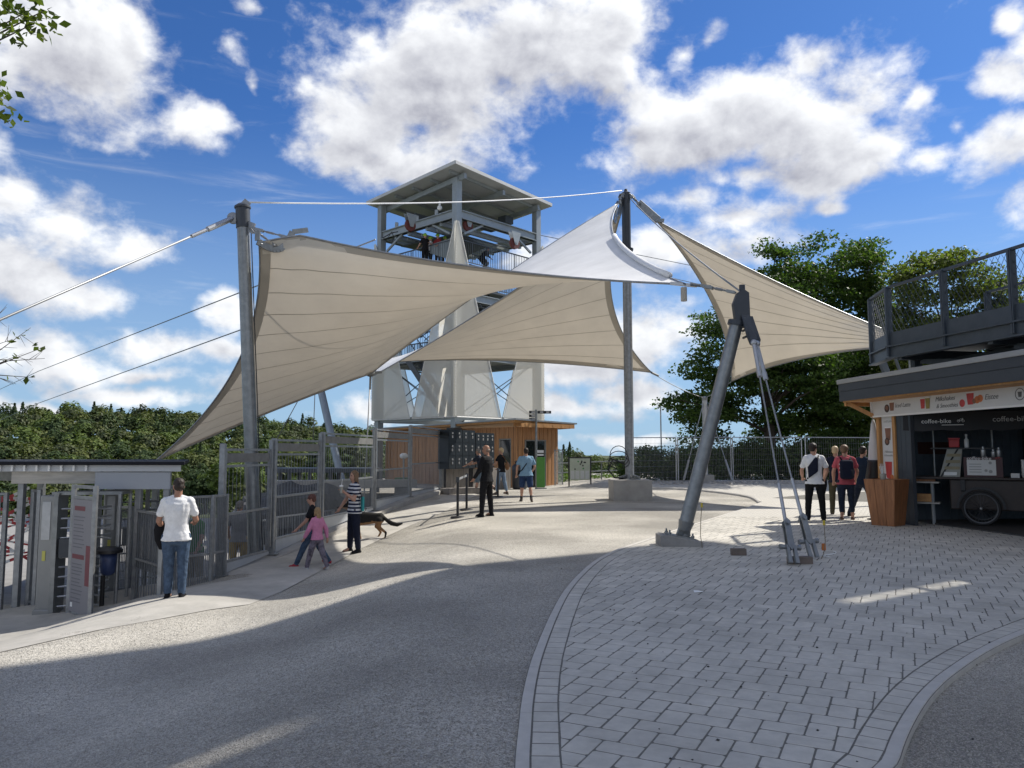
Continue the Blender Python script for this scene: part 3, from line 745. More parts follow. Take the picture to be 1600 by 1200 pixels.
# corner plates of the big sail
mb = MB()
pl = [A0 + (A1-A0)*t + Vector((0,0,-.20*math.sin(math.pi*t))) + (ctr1-A0).normalized()*.10*math.sin(math.pi*t) for t in np.linspace(-.04,1.04,13)]
for p, q in zip(pl[:-1], pl[1:]): mb.bar(p, q, .05, .13)
mb.bar(pl[0]+Vector((0,0,.02)), pl[0]+Vector((0,0,.22)), .04, .1, (1,0,0)); mb.bar(pl[-1], pl[-1]+(A1-A0).normalized()*.35+Vector((0,0,-.05)), .04, .1)
mb.build('corner_plate', steel_d, sail1)
mb = MB(); mb.tube(Bp+Vector((-.02,0,-.06)), Bp+Vector((-.02,0,-.30)), .055, n=12); mb.bar(Bp+Vector((-.25,.02,.02)), Bp+Vector((.22,.05,-.02)), .05, .05); mb.build('hem_pocket_end', hemm, sail1)
mb = MB(); edge_ = [Vector(G1[0,i])+Vector((0,.0,.05)) for i in range(28, 37)]; mb.path(edge_, .06, 8); mb.build('rain_gutter', pm('gutter_cloth', (.66,.66,.66), .6, 0, .05, 5), sail1, smooth=True)

# left mast
mast = thing('steel_mast', 'leaning steel mast behind the fence carrying the largest sail at its top', 'mast', tuple(M1b), 0, 'masts of the sails')
ax = (M1t-M1b).normalized()
mb = MB(); mb.tube(M1b, M1t - ax*.45, .138, .130, 20); mb.build('shaft', steel_d, mast, smooth=40)
mb = MB(); mb.tube(M1t - ax*.48, M1t - ax*.05, .148, n=20); mb.lathe(M1t - ax*.05, [(.17,0),(.17,.04),(.09,.10)], 16, ax); mb.build('head', anthra, mast, smooth=40)
mb = MB(); mb.lathe(M1b, [(.34,0),(.34,.04),(.17,.05),(.16,.3)], 16); mb.build('foot_plate', steel_d, mast, smooth=40)
sd = Vector((-1,-.25,0)).normalized()
mb = MB(); mb.bar(M1t - ax*.02, M1t + ax*.1 + Vector((.1,.05,.02)), .05, .16); mb.lathe(M1t - ax*.28 + sd*.2, [(.02,-.05),(.12,-.04),(.12,.04),(.02,.05)], 14, (.25,-1,0)); mb.bar(M1t - ax*.28, M1t - ax*.28 + sd*.2, .05, .2)
mb.bar(M1t - ax*.4, M1t - ax*.4 + Vector((.26,-.1,-.12)), .04, .22); mb.build('cable_lug', steel, mast)
mb = MB(); mb.path([M1b + Vector((.16,-.02,.1)), M1b.lerp(M1t,.5)+Vector((.17,-.02,0)), M1t-ax*.5+Vector((.17,-.02,0))], .012, 5); mb.build('conduit', black, mast)
mb = MB()
for t in (.12, .5, .88):
    p = A0.lerp(A1, t) + Vector((0,0,-.16*math.sin(math.pi*t)))
    link_plate(mb, M1t - ax*.4 + Vector((.2,-.08,-.1)), p, .07)
mb.build('corner_links', steel, sail1)
def cable(label, pts, r, cat='cable', group=None, mat=wire, fit=None):
    o = thing('stay_cable', label, cat, tuple(pts[0]), 0, group)
    mb = MB(); mb.path(pts, r, 6); mb.build('rope', mat, o, smooth=True)
    if fit:
        mb = MB(); p, q = Vector(pts[0]), Vector(pts[1]); a = (q-p).normalized(); mb.tube(p, p+a*fit, r*2.4, n=8); mb.tube(p+a*fit, p+a*fit*1.6, r*1.6, n=8); mb.build('turnbuckle', steel_l, o, smooth=40)
    return o
cable('thick backstay rope from the left mast down to the left edge', [M1t - ax*.28 + sd*.2, Vector((-12.5,6.6,-.9))], .024, fit=.7)
Ct = Vector((CPx, 26.0, at(978,300,26.0).z))
def sag(p, q, s_, n=14): return [Vector(p).lerp(Vector(q), t) - Vector((0,0,s_*4*t*(1-t))) for t in np.linspace(0,1,n)]
cable('thin pale rope strung between the two tall mast heads', sag(M1t + ax*.08 + Vector((.1,.05,.02)), Ct + Vector((-.15,0,.05)), .18), .018, mat=pm('pale_rope', (.72,.72,.72), .5, .1, .1, 90), fit=None)

# centre pole on its concrete block
cb = gp(979,780)
pole = thing('steel_mast', 'vertical dark topped steel mast on a concrete block where three sails meet', 'mast', (CPx, 26.0, 0), 0, 'masts of the sails')
mb = MB(); mb.tube((CPx,26,.68), (CPx,26,Ct.z-2.0), .152, n=22); mb.build('shaft', steel, pole, smooth=40)
mb = MB(); mb.tube((CPx,26,Ct.z-2.0), (CPx,26,Ct.z-.1), .15, n=22); mb.lathe((CPx,26,Ct.z-.1), [(.16,0),(.16,.06),(.08,.1),(.05,.2)], 16); mb.build('head', anthra, pole, smooth=40)
mb = MB(); mb.lathe((CPx,26,Ct.z-2.06), [(.15,-.16),(.23,0),(.23,.05),(.15,.07)], 20); mb.build('flange', anthra, pole, smooth=40)
mb = MB(); mb.lathe((CPx,26,.68), [(.36,0),(.36,.03),(.16,.04)], 18)
for k in range(8):
    a = k*math.pi/4; mb.bar((CPx+.15*math.cos(a),26+.15*math.sin(a),.78), (CPx+.34*math.cos(a),26+.34*math.sin(a),.72), .02, .12); mb.tube((CPx+.3*math.cos(a+.4),26+.3*math.sin(a+.4),.7), (CPx+.3*math.cos(a+.4),26+.3*math.sin(a+.4),.78), .018, n=6)
mb.build('foot_plate', steel_d, pole)
mb = MB()
for k in range(3): mb.path([(CPx-.3+.36*math.cos(t)*(1-.1*k)-.1, 25.72, 1.25+.25*k*.5+ (.2+.05*k)*math.sin(t)) for t in np.linspace(-1.2,4.6,16)], .014, 5)
mb.path([(CPx-.15,25.8,.7),(CPx-.55,25.7,.75),(CPx-.75,25.7,1.0),(CPx-.6,25.75,1.35),(CPx-.2,25.82,1.2)], .03, 6)
mb.build('cable_coil', black, pole, smooth=True)
blk = thing('concrete_block', 'square concrete foundation block under the vertical mast', 'concrete block', (CPx, 26.0, 0))
mb = MB(); mb.box((CPx,26.0,.3), (1.28,1.28,.76)); bevel(mb.build('block', concrete, blk), .02)
mb = MB(); link_plate(mb, Ct + Vector((-.14,-.1,-.12)), C1, .14); mb.bar(Ct+Vector((-.16,-.1,-.3)), C1+Vector((.02,0,-.45)), .04, .2); mb.bar(C1+Vector((-.05,-.1,-.15)), C1+Vector((-.16,-.25,-.75)), .04, .16); mb.build('corner_plate', steel_d, sail1)
mb = MB(); mb.path([Ct+Vector((-.15,0,-.15)), C2], .03, 6); mb.build('corner_links', steel_d, sail2)
mb = MB(); q = C3.lerp(C3b,.5); link_plate(mb, Ct + Vector((.14,-.05,-.12)), Ct.lerp(q,.45), .13); mb.bar(Ct.lerp(q,.4), q, .05, .26); mb.bar(C3b+Vector((-.1,0,0)), C3+Vector((.1,0,0)), .08, .12); mb.build('corner_plate', steel_d, sail3)
mb = MB(); mb.path([Bp+Vector((.1,.02,0)), Bp+Vector((.45,-.02,-.05))], .03, 6); link_plate(mb, Bp+Vector((.3,0,-.03)), at(1148,457,12.95), .07); mb.build('corner_links', steel_d, sail1)

# A-frame strut with its two tie rods
fb = gp(1062,856); hd = at(1160,470,12.85)
fr = thing('raking_strut', 'raking steel strut with forked head, bolted to a sloping plinth on the paving', 'strut', tuple(fb))
a_ = (hd-fb).normalized()
mb = MB(); mb.tube(fb + a_*.42, hd - a_*.42, .116, .110, 20); mb.build('leg', steel_d, fr, smooth=40)
mb = MB(); mb.tube(fb + a_*.30, fb + a_*.46, .10, .135, 16); sd2 = Vector((.25,-1,0)).normalized(); cr = a_.cross(sd2).normalized()
mb.prism([fb + a_*.02 + cr*.13 - sd2*.03, fb + a_*.02 - cr*.13 - sd2*.03, fb + a_*.36 - cr*.10 - sd2*.03, fb + a_*.42 - sd2*.03, fb + a_*.36 + cr*.10 - sd2*.03], sd2*.06); mb.tube(fb+a_*.2-sd2*.09, fb+a_*.2+sd2*.09, .05, n=12)
mb.build('hinge_plate', steel_d, fr)
mb = MB(); mb.prism([(fb.x-.36,fb.y-.24,.03),(fb.x+.34,fb.y-.24,.03),(fb.x+.34,fb.y-.24,.12),(fb.x-.30,fb.y-.24,.24),(fb.x-.36,fb.y-.24,.22)], (0,.48,0)); bevel(mb.build('plinth', concrete_d, fr), .012)
mb = MB(); mb.box((fb.x, fb.y, .19), (.46,.36,.03), Matrix.Rotation(R(10),3,'Y'))
for i in (-1,1):
    for j in (-1,1): mb.tube((fb.x+i*.19, fb.y+j*.14, .2-.03*i), (fb.x+i*.19, fb.y+j*.14, .28-.03*i), .016, n=6); mb.tube((fb.x+i*.19, fb.y+j*.14, .21-.03*i), (fb.x+i*.19, fb.y+j*.14, .24-.03*i), .03, n=6)
mb.build('base_plate', steel_d, fr)
anch = [gp(1240,889), gp(1271,879)]; armtip = at(1176,535,12.55)
mb = MB(); mb.tube(hd - a_*.44, hd - a_*.36, .15, n=16)
mb.prism([hd + Vector((-.17,-.06,-.06)), hd + Vector((-.10,-.06,.12)), hd + Vector((.0,-.06,.2)), hd + Vector((.1,-.06,.13)), hd + Vector((.11,-.06,-.42)), hd + Vector((-.13,-.06,-.42))], (0,.12,0))
mb.tube(hd + Vector((0,0,.18)), hd + Vector((0,0,.27)), .05, n=10)
for s_ in (-1, 1):
    o_ = Vector((.05*s_ + .02, .07*s_, 0))
    mb.prism([hd + o_ + Vector((-.02,0,-.25)), hd + o_ + Vector((.12,0,-.25)), armtip + o_ + Vector((.09,0,.05)), armtip + o_ + Vector((.05,0,-.06)), armtip + o_ + Vector((-.03,0,-.05)), armtip + o_ + Vector((-.08,0,.08))], (0,.025,0))
for z in (-.3,-.5,-.62): mb.tube(hd + Vector((.0+.05*abs(z),-.1,z)), hd + Vector((.05*abs(z),.1,z)), .022, n=8)
mb.build('head_fitting', anthra, fr)
def tie_rod(label, top, foot):
    top, foot = Vector(top), Vector(foot); d = foot-top; L = d.length; a = d/L
    t = thing('tie_rod', label, 'tie rod', tuple(foot), 0, 'tie rods of the raking strut'); s2 = Vector((1,.1,0)); s2 = (s2 - a*s2.dot(a)).normalized(); n2 = a.cross(s2)
    mb = MB(); mb.tube(top, top + a*.62, .034, .03, 10); mb.ell(top + a*.02, (.06,.06,.06)); mb.tube(top + a*.55, top + a*.68, .04, n=8); mb.build('upper_socket', steel_l, t, smooth=40)
    mb = MB(); mb.tube(top + a*.6, foot - a*.95, .014, n=8); mb.build('rod', steel, t, smooth=40)
    mb = MB(); mb.tube(foot - a*1.25, foot - a*.62, .026, n=10); mb.build('lower_socket', steel_l, t, smooth=40)
    mb = MB()
    for k in (-1,1):
        o_ = n2*.04*k
        mb.prism([foot - a*.66 + s2*.042 + o_, foot - a*.70 + o_, foot - a*.66 - s2*.042 + o_, foot - a*.28 - s2*.046 + o_, foot - a*.22 + o_, foot - a*.28 + s2*.046 + o_], n2*.02)
    mb.tube(foot - a*.62 - n2*.1, foot - a*.62 + n2*.1, .03, n=10); mb.tube(foot - a*.28 - s2*.13, foot - a*.28 + s2*.13, .03, n=10)
    for k in (-1,1): mb.tube(foot - a*.28 + s2*.11*k, foot - a*.28 + s2*.15*k, .038, n=8)
    for k in (-1,1): mb.prism([foot - a*.3 + s2*.03*k, foot - a*.3 + s2*.07*k, foot + s2*.075*k + Vector((0,0,.04)), foot + s2*.02*k + Vector((0,0,.04))], n2*.05)
    mb.build('clevis', steel_d, t)
tie_rod('left tie rod of the raking strut, anchored in the paving nearer the camera', armtip + Vector((0,-.05,0)), anch[0] + Vector((0,0,.03)))
tie_rod('right tie rod of the raking strut, anchored beside the loose yellow lead', armtip + Vector((.08,.06,0)), anch[1] + Vector((0,0,.03)))
cable('dark rope running from the vertical mast head down to the forked strut head', sag(Ct + Vector((.12,0,-.2)), hd + Vector((0,.03,.15)), .12), .016)

# far pole with its guys on the right, where two sails end
P3b = Vector((8.3,33.2,.27)); P3t = at(1101,622,33.0)
p3 = thing('steel_mast', 'short bright guyed mast in front of the dark trees', 'mast', tuple(P3b), 0, 'masts of the sails')
mb = MB(); mb.tube(P3b, P3t, .11, n=14); mb.build('shaft', steel_l, p3, smooth=40)
mb = MB(); mb.lathe(P3t, [(.12,-.1),(.13,0),(.06,.08)], 12); mb.build('head', steel_d, p3)
mb = MB(); mb.box((P3b.x,P3b.y,P3b.z+.15), (.6,.6,.4)); mb.build('footing', concrete, p3)
for i, x in enumerate((1066, 1146)):
    e = at(x, 742, 32.2); e.z = g(e.x, e.y)
    mb = MB(); mb.path([P3t, e], .018, 6); mb.tube(P3t.lerp(e,.72), P3t.lerp(e,.95), .05, n=8); mb.build('guy', steel, p3)
mb = MB(); mb.path([Fp, Fp.lerp(P3t,.12)], .05, 6); mb.path(sag(Fp, P3t, .1), .015, 5); mb.build('corner_links', steel_d, sail2)
mb = MB(); mb.path(sag(I3, P3t, .05), .02, 5); mb.build('corner_links', steel_d, sail3)
H3m = thing('steel_mast', 'steel post hidden under the walkway that carries the right sail corner', 'mast', (H3.x+.5, H3.y+.2, .2))
mb = MB(); mb.tube((H3.x+.5,H3.y+.2,.2), (H3.x+.5,H3.y+.2,H3.z+.3), .1, n=10); mb.build('shaft', steel_d, H3m)

# second mast on the left, beyond the fence
M2t, M2b = G2p + Vector((-.1,.1,.1)), Vector((at(546,748,33.5).x, 33.5, YARD+.2))
m2 = thing('steel_mast', 'leaning blue grey mast far behind the fence, left of the tower', 'mast', tuple(M2b), 0, 'masts of the sails')
mb = MB(); mb.tube(M2b, M2t, .17, n=16); mb.build('shaft', pm('blue_steel', (.24,.28,.32), .4, .5, .1, 6), m2, smooth=40)
mb = MB(); mb.lathe(M2b, [(.4,0),(.4,.06),(.18,.08)], 14); mb.build('foot_plate', steel_d, m2)
for (x, y) in ((447,660),(490,666)):
    cable('thin guy rope from the far left mast, %s one' % ('steeper' if x == 490 else 'flatter'), [M2t, at(x,y,36.5).lerp(M2t,-.35)], .02)
tie = cable('thin tie rod pulling the low meeting corner of two sails to the ground', [E1, Vector((at(568,664,23.8).x, 23.8, YARD))], .02, cat='tie rod')
mb = MB(); mb.ell(E1, (.16,.12,.10)); mb.bar(E1+Vector((-.45,-.1,-.05)), E1+Vector((.35,.05,.06)), .06, .08); mb.tube(E1, E1+Vector((-.01,0,-.5)), .035, n=8); mb.build('corner_plate', steel_d, sail1)

# zip line ropes from the tower platform out over the valley, and back stays on the right
for (x0,y0,x1,y1,lab) in ((60,580,375,457,'upper zip line rope crossing the sky at the left'),(60,630,377,515,'lower zip line rope descending to the wooded ridge')):
    d = at(x1,y1,36); s0 = at(x0,y0,75); pts = [d + (d - at(x0 + (x1-x0)*.3,y0+(y1-y0)*.3,50))*.55, d, s0, s0 + (s0-d)*2.5]
    pts[3].z -= 2
    cable(lab, pts, .028, group=None)

# ------------------------------------------------------------------ fence of steel panels along the left edge of the path
fence = thing('steel_fence', 'stepped fence of tall steel barred panels along the concrete path', 'fence', (fx(14), 14, g(fx(14), 14)))
PY = [(350,693,900,13.9),(454,685,866,15.9),(536,675,831,18.4),(594,669,797,22.2),(643,664,776,25.8),(690,671,764,30.0)]
fpts = []
for (px, yt, yb, Y) in PY:
    p = Vector((fx(Y), Y, 0)); zt = at(px, yt, Y).z; zb = at(px, yb, Y).z; fpts.append((p, zb, zt))
postm, barsm = steel_d, pm('fence_bars', (.20,.215,.23), .5, .5, .2, 20)
for i, (p, zb, zt) in enumerate(fpts):
    mb = MB(); mb.box((p.x, p.y, (zb+zt)/2), (.10,.10,zt-zb)); bevel(mb.build('post', steel, fence), .008)
    if i: 
        q = p + Vector((-.018,-.15,0)); mb = MB(); mb.box((q.x,q.y,(fpts[i-1][1]+.12+zt-.02)/2+.08), (.07,.07,zt-.02-fpts[i-1][1]-.3)); mb.build('post', steel, fence)
    mb = MB(); mb.box((p.x, p.y, zb+.006), (.26,.2,.02)); mb.build('foot_plate', steel_d, fence)
    if i == len(fpts)-1: break
    q, zb2, zt2 = fpts[i+1]
    a = (q-p).normalized(); P0 = p + a*.09; P1 = q - a*.21; top = zt - .03 - (.08 if i==0 else 0); bot = max(zb, zb2) + .10
    L = (P1-P0).length
    mb = MB()
    for z in (top, top-.30, bot, (top*.42+bot*.58)): mb.bar(P0+Vector((0,0,z)), P1+Vector((0,0,z)), .045, .045)
    for e in (P0, P1): mb.bar(e+Vector((0,0,bot)), e+Vector((0,0,top)), .05, .05)
    fo = mb.build('panel_frame', steel, fence)
    mb = MB(); mb.bar(P0+a*.02+Vector((0,0,top-.15)), P1-a*.02+Vector((0,0,top-.15)), .03, .17); mb.build('top_board', pm('closed_top_board', (.17,.17,.165), .6, .2, .2, 6), fo)
    mb = MB(); n = int(L/.14); zm = top*.42+bot*.58
    for k in range(1, n):
        c = P0.lerp(P1, k/n); mb.tube(c+Vector((0,0,bot)), c+Vector((0,0,top-.30)), .005, n=4, caps=False)
    for k in range(n):
        c = P0.lerp(P1, (k+.5)/n); mb.tube(c+Vector((0,0,bot)), c+Vector((0,0,zm)), .005, n=4, caps=False)
    mb.build('bars', barsm, fo, kind='stuff')
    mb = MB(); c0, c1 = P0+Vector((.03,0,0)), P1+Vector((.03,0,0))
    mb.prism([c0+Vector((0,0,zb+.03)), c1+Vector((0,0,zb2+.03)), c1+Vector((0,0,bot-.02)), c0+Vector((0,0,bot-.02))], (.012,0,0)); mb.build('kick_plate', pm('kick_plate', (.42,.44,.46), .5, .3, .08, 3), fence)
# last narrow return panel
p, zb, zt = fpts[-1]; q = p + Vector((.32,.9,0))
mb = MB(); 
for z in (zb+.1, zt-.05, zt-.3): mb.bar(p+Vector((0,0,z)), q+Vector((0,0,z)), .04, .04)
for k in range(9): c = p.lerp(q, k/8); mb.tube(c+Vector((0,0,zb+.1)), c+Vector((0,0,zt-.05)), .012 if k<8 else .04, n=4)
mb.build('return_panel', steel, fence)
# concrete kerb under the fence, stepped
kerbt = thing('concrete_plinth', 'low stepped concrete plinth running under the steel fence', 'plinth', (fx(20),20,0))
for i in range(len(fpts)-1):
    (p, zb, zt), (q, zb2, zt2) = fpts[i], fpts[i+1]
    for k in range(2):
        a, b = p.lerp(q, k/2), p.lerp(q, (k+1)/2); z0, z1 = zb+(zb2-zb)*k/2, zb+(zb2-zb)*(k+1)/2
        zz = min(g(a.x+.3,a.y), g(b.x+.3,b.y)) - .2
        mb = MB(); mb.prism([(a.x-.16,a.y+.004,zz),(b.x-.16,b.y-.004,zz),(b.x-.16,b.y-.004,z1-.012),(a.x-.16,a.y+.004,z0-.012)], (.40,0,0)); bevel(mb.build('plinth_section', concrete, kerbt), .012)
# ------------------------------------------------------------------ turnstile shelter at the left
HZ = -1.08
def ap(px, py, Y): return at(px, py, Y)
def vpost(mb, px, Y, zt, w=.09, zb=None):
    x = at(px, 850, Y).x; zb_ = HZ if zb is None else zb; mb.box((x, Y, (zb_+zt)/2), (w, w, zt-zb_)); return x
sh = thing('turnstile_shelter', 'low flat roofed steel shelter over the entrance turnstiles', 'shelter', (-8, 13.6, HZ))
xr = at(292, 730, 13.2).x; zr0, zr1 = at(290,742,13.2).z, at(290,721,13.2).z
mb = MB(); XQ = xr*16.8/13.1*.985; mb.prism([(xr,13.1,zr1-.06),(XQ,16.8,zr1-.06),(-18,16.8,zr1-.06),(-18,13.1,zr1-.06)],(0,0,.06)); bevel(mb.build('roof', pm('dark_roof_edge',(.012,.013,.018),.7,0,.2,4,spec=.2), sh), .01)
mb = MB(); mb.prism([(xr-.1,13.2,zr1-.17),(XQ-.15,16.7,zr1-.17),(-17.8,16.7,zr1-.17),(-17.8,13.2,zr1-.17)],(0,0,.108)); mb.build('roof_slab', pale_panel, sh)
for k in range(14):
    mb = MB(); x = xr - 1.75 - k*.175*1.05
    if x > xr-.2: continue
    mb.box((xr-1.7-k*.21, 13.17, zr1-.115), (.035, .03, .10)); mb.build('roof_rib', white_p, sh)
mb = MB(); mb.box((at(208,750,13.25).x, 13.25, at(208,751,13.25).z), (1.28, .04, .29)); bevel(mb.build('fascia_board', pm('light_panel', (.36,.38,.41), .5, 0, .05, 2), sh), .006)
mb = MB(); mb.box((at(85,750,13.3).x, 13.3, at(85,746,13.3).z), (1.45, .04, .21)); mb.build('fascia_board', board_l, sh)
mb = MB(); mb.box((at(100,750,16.4).x-1, 16.6, zr1-.3), (6, .05, .3)); mb.build('rear_beam', steel_d, sh)
for px, Y in ((150,13.3),(214,13.4),(258,13.35),(-60,13.3),(30,13.4)):
    mb = MB(); vpost(mb, px, Y, zr1-.16, .1); bevel(mb.build('post', steel, sh), .008)
for px, Y in ((60,16.6),(170,16.6),(240,16.5)):
    mb = MB(); vpost(mb, px, Y, zr1-.16, .12, YARD); mb.build('post', steel_d, sh)

def turnstile(label, px, Y, rz, n=11):
    c = at(px, 850, Y); t = thing('turnstile', label, 'turnstile', (c.x, c.y, HZ), rz, 'full height turnstiles')
    mb = MB(); mb.box((0,0,.98), (.26,.36,1.96)); mb.box((0,0,.06), (.32,.42,.12)); bevel(mb.build('column', pm('turnstile_column', (.27,.275,.27), .45, .4, .08, 4), t, local=True), .02)
    mb = MB(); mb.box((-.02,-.186,1.55), (.13,.012,.62)); mb.build('control_panel', steel_l, t, local=True)
    mb = MB(); mb.box((-.03,-.187,.98), (.05,.008,.16)); mb.build('pictogram', pm('yellow_mark', (.55,.52,.12), .5, 0, .05, 9), t, local=True)
    mb = MB(); mb.box((.13,-.02,1.0), (.07,.4,2.0)); mb.build('side_cover', steel_d, t, local=True)
    mb = MB(); mb.tube((.62,.1,.05), (.62,.1,1.98), .045, n=10); mb.build('rotor_shaft', steel_d, t, local=True)
    for k in range(n):
        z = .14 + k*(1.75/n)
        if .95 < z < 1.22: continue
        mb = MB()
        for a in (200, 320, 80): mb.path([(.62+.04*math.cos(R(a)), .1+.04*math.sin(R(a)), z), (.62+.50*math.cos(R(a)), .1+.50*math.sin(R(a)), z)], .017, 6)
        mb.build('rotor_bar', steel_l, t, local=True)
    mb = MB(); mb.box((.3,-.12,1.1), (.2,.16,.3)); mb.build('card_reader', anthra, t, local=True)
    mb = MB(); mb.box((.58,.1,1.99), (1.1,.5,.05)); mb.build('top_cover', steel_d, t, local=True)
    for s_ in (-1,1):
        mb = MB(); mb.tube((1.1,.1+.25*s_,0), (1.1,.1+.25*s_,1.98), .03, n=8); mb.build('guide_post', steel, t, local=True)
    return t
turnstile('front full height turnstile with a pale column at the left of the notice board', 80, 13.0, R(8))
turnstile('rear full height turnstile half hidden behind the notice board and litter stand', 172, 14.6, R(30))
# notice board
nb0, nb1 = at(112,850,12.6), at(146,850,12.1)
nb = thing('notice_board', 'framed notice board with red headings beside the turnstile', 'notice board', ((nb0.x+nb1.x)/2, (nb0.y+nb1.y)/2, HZ))
a = (nb1-nb0); a.z = 0; L = a.length; a.normalize()
ztop = at(130,758,12.35).z
mb = MB()
for p in (nb0, nb1): mb.box((p.x,p.y,(HZ+ztop)/2), (.06,.06,ztop-HZ))
for z in (ztop-.03, ztop-.2, HZ+.12): mb.bar((nb0.x,nb0.y,z),(nb1.x,nb1.y,z), .04, .05)
mb.build('frame', steel, nb)
nrm = Vector((a.y,-a.x,0)); nrm = nrm if nrm.y < 0 else -nrm
def onb(u, z, d=.0): p = nb0 + a*(u*L); return Vector((p.x, p.y, z)) + nrm*d
mb = MB(); mb.prism([onb(.06,HZ+.16), onb(.95,HZ+.16), onb(.95,ztop-.23), onb(.06,ztop-.23)], nrm*.02); mb.build('panel', pm('notice_sheet', (.22,.215,.23), .45, 0, .04, 3), nb)
rd, gr, wt = MB(), MB(), MB()
H_ = ztop-.23-HZ-.16
def strip(mb, u0, u1, v0, v1): mb.prism([onb(u0,HZ+.16+v0*H_,.021), onb(u1,HZ+.16+v0*H_,.021), onb(u1,HZ+.16+v1*H_,.021), onb(u0,HZ+.16+v1*H_,.021)], nrm*.002)
strip(rd,.14,.62,.90,.94); strip(rd,.12,.66,.47,.51); strip(rd,.74,.95,.25,.60)
for v in [.84,.81,.77,.74,.71,.67,.64,.60,.57,.42,.39,.36,.33,.29,.26,.23,.19,.16,.12,.09]: strip(gr,.13,.13+random.uniform(.38,.54),v,v+.008)
strip(wt,.13,.22,.04,.08)
rd.build('print_heading', pm('print_red', (.17,.045,.055), .5, 0, .05, 5), nb, kind='stuff'); gr.build('print_lines', pm('print_grey', (.13,.13,.15), .5, 0, .05, 5), nb, kind='stuff'); wt.build('print_mark', white_p, nb)
# litter stand
lx = at(163,850,12.9); ls = thing('litter_stand', 'black litter stand with a blue sack beside the notice board', 'litter bin', (lx.x, lx.y, HZ))
mb = MB(); mb.lathe((lx.x,lx.y,HZ), [(.20,0),(.20,.02),(.04,.05),(.035,.65)], 16); mb.build('pedestal', black, ls, smooth=40)
mb = MB(); mb.lathe((lx.x+.08,lx.y,HZ+.66), [(.07,0),(.11,.04),(.13,.2),(.135,.36)], 14); mb.build('sack', pm('blue_sack', (.03,.05,.13), .4, 0, .3, 9), ls, smooth=True)
mb = MB(); mb.lathe((lx.x+.08,lx.y,HZ+1.02), [(.21,0),(.21,.05),(.17,.09)], 14); mb.build('rim', black, ls, smooth=40)
# gates and fence pieces between shelter and fence
def gate(label, pts, ztop, zmid=None, nbar=14, name='barred_gate', z0=None, sheet=None, solid=False):
    p, q = Vector(pts[0]), Vector(pts[1]); z0 = HZ if z0 is None else z0
    t = thing(name, label, 'gate', ((p.x+q.x)/2, (p.y+q.y)/2, z0))
    mb = MB()
    for e in (p, q): mb.box((e.x,e.y,(z0+ztop)/2), (.06,.06,ztop-z0))
    for z in ([z0+.12, ztop-.02] + ([zmid] if zmid else [])): mb.bar((p.x,p.y,z),(q.x,q.y,z), .04, .04)
    mb.build('frame', steel, t)
    mb = MB()
    for k in range(1, nbar): c = p.lerp(q, k/nbar); mb.tube((c.x,c.y,z0+.12),(c.x,c.y,ztop-.02), .009, n=4, caps=False)
    mb.build('bars', barsm, t, kind='stuff')
    if sheet:
        mb = MB(); mb.prism([(p.x,p.y+.01,sheet[0]),(q.x,q.y+.01,sheet[0]),(q.x,q.y+.01,sheet[1]),(p.x,p.y+.01,sheet[1])], (0,.01,0)); mb.build('infill_sheet', pm('mesh_sheet', (.16,.17,.18), .6, .3, .2, 8, alpha=.75), t)
    return t
gx = lambda px, Y: Vector((at(px,850,Y).x, Y, 0))
gate('half open barred gate between the shelter posts', [gx(212,13.3), gx(252,12.4)], .62, -.2, 10, sheet=(-.35,.6))
gate('barred gate under the shelter behind the litter stand', [gx(184,14.2), gx(204,14.0)], .62, None, 9)
gate('barred fence bay right behind the man in the white shirt', [gx(268,12.9), gx(330,13.5)], .85, -.15, 22, 'fence_bay', z0=-.95)
gate('barred fence bay joining the shelter to the stepped fence', [gx(332,13.55), gx(352,13.9)], .85, -.15, 8, 'fence_bay', z0=-.8)
gate('narrow barred bay left of the turnstile column', [gx(48,13.5), gx(58,13.4)], .95, None, 4, 'fence_bay')
gate('far left barred bay hung with red and white tape', [gx(-30,13.2), gx(6,13.4)], .9, -.2, 8, 'fence_bay')
gate('low barred rail in the yard behind the fence', [gx(352,19), gx(425,20.5)], -.15, None, 26, 'yard_rail', z0=YARD)
gate('low barred rail in the yard further along behind the fence', [gx(430,20.5), gx(520,23)], -.1, None, 26, 'yard_rail', z0=YARD)
# red and white tape strung across the far left
tape = thing('barrier_tape', 'tangle of red and white barrier tape strung across the far left bay', 'barrier tape', (-10.2, 15, HZ))
rr = random.Random(3)
for k in range(17):
    x0, x1 = at(-20,800,15.2).x, at(50,800,15.2).x; z0, z1 = rr.uniform(-.75,.98), 0; z1 = z0 + rr.uniform(-.5,.5)
    n = 9; y0 = 15.2 + rr.uniform(-.6,.6); mats = []
    mr_, mw_ = MB(), MB()
    for i in range(n):
        p = Vector((x0+(x1-x0)*i/n, y0, z0+(z1-z0)*i/n)); q = Vector((x0+(x1-x0)*(i+1)/n, y0, z0+(z1-z0)*(i+1)/n)); (mr_ if i%2 else mw_).bar(p, q, .004, .035 if k%2 else .055)
    mr_.build('red_strip', red_p, tape, kind='stuff'); mw_.build('white_strip', white_p, tape, kind='stuff')
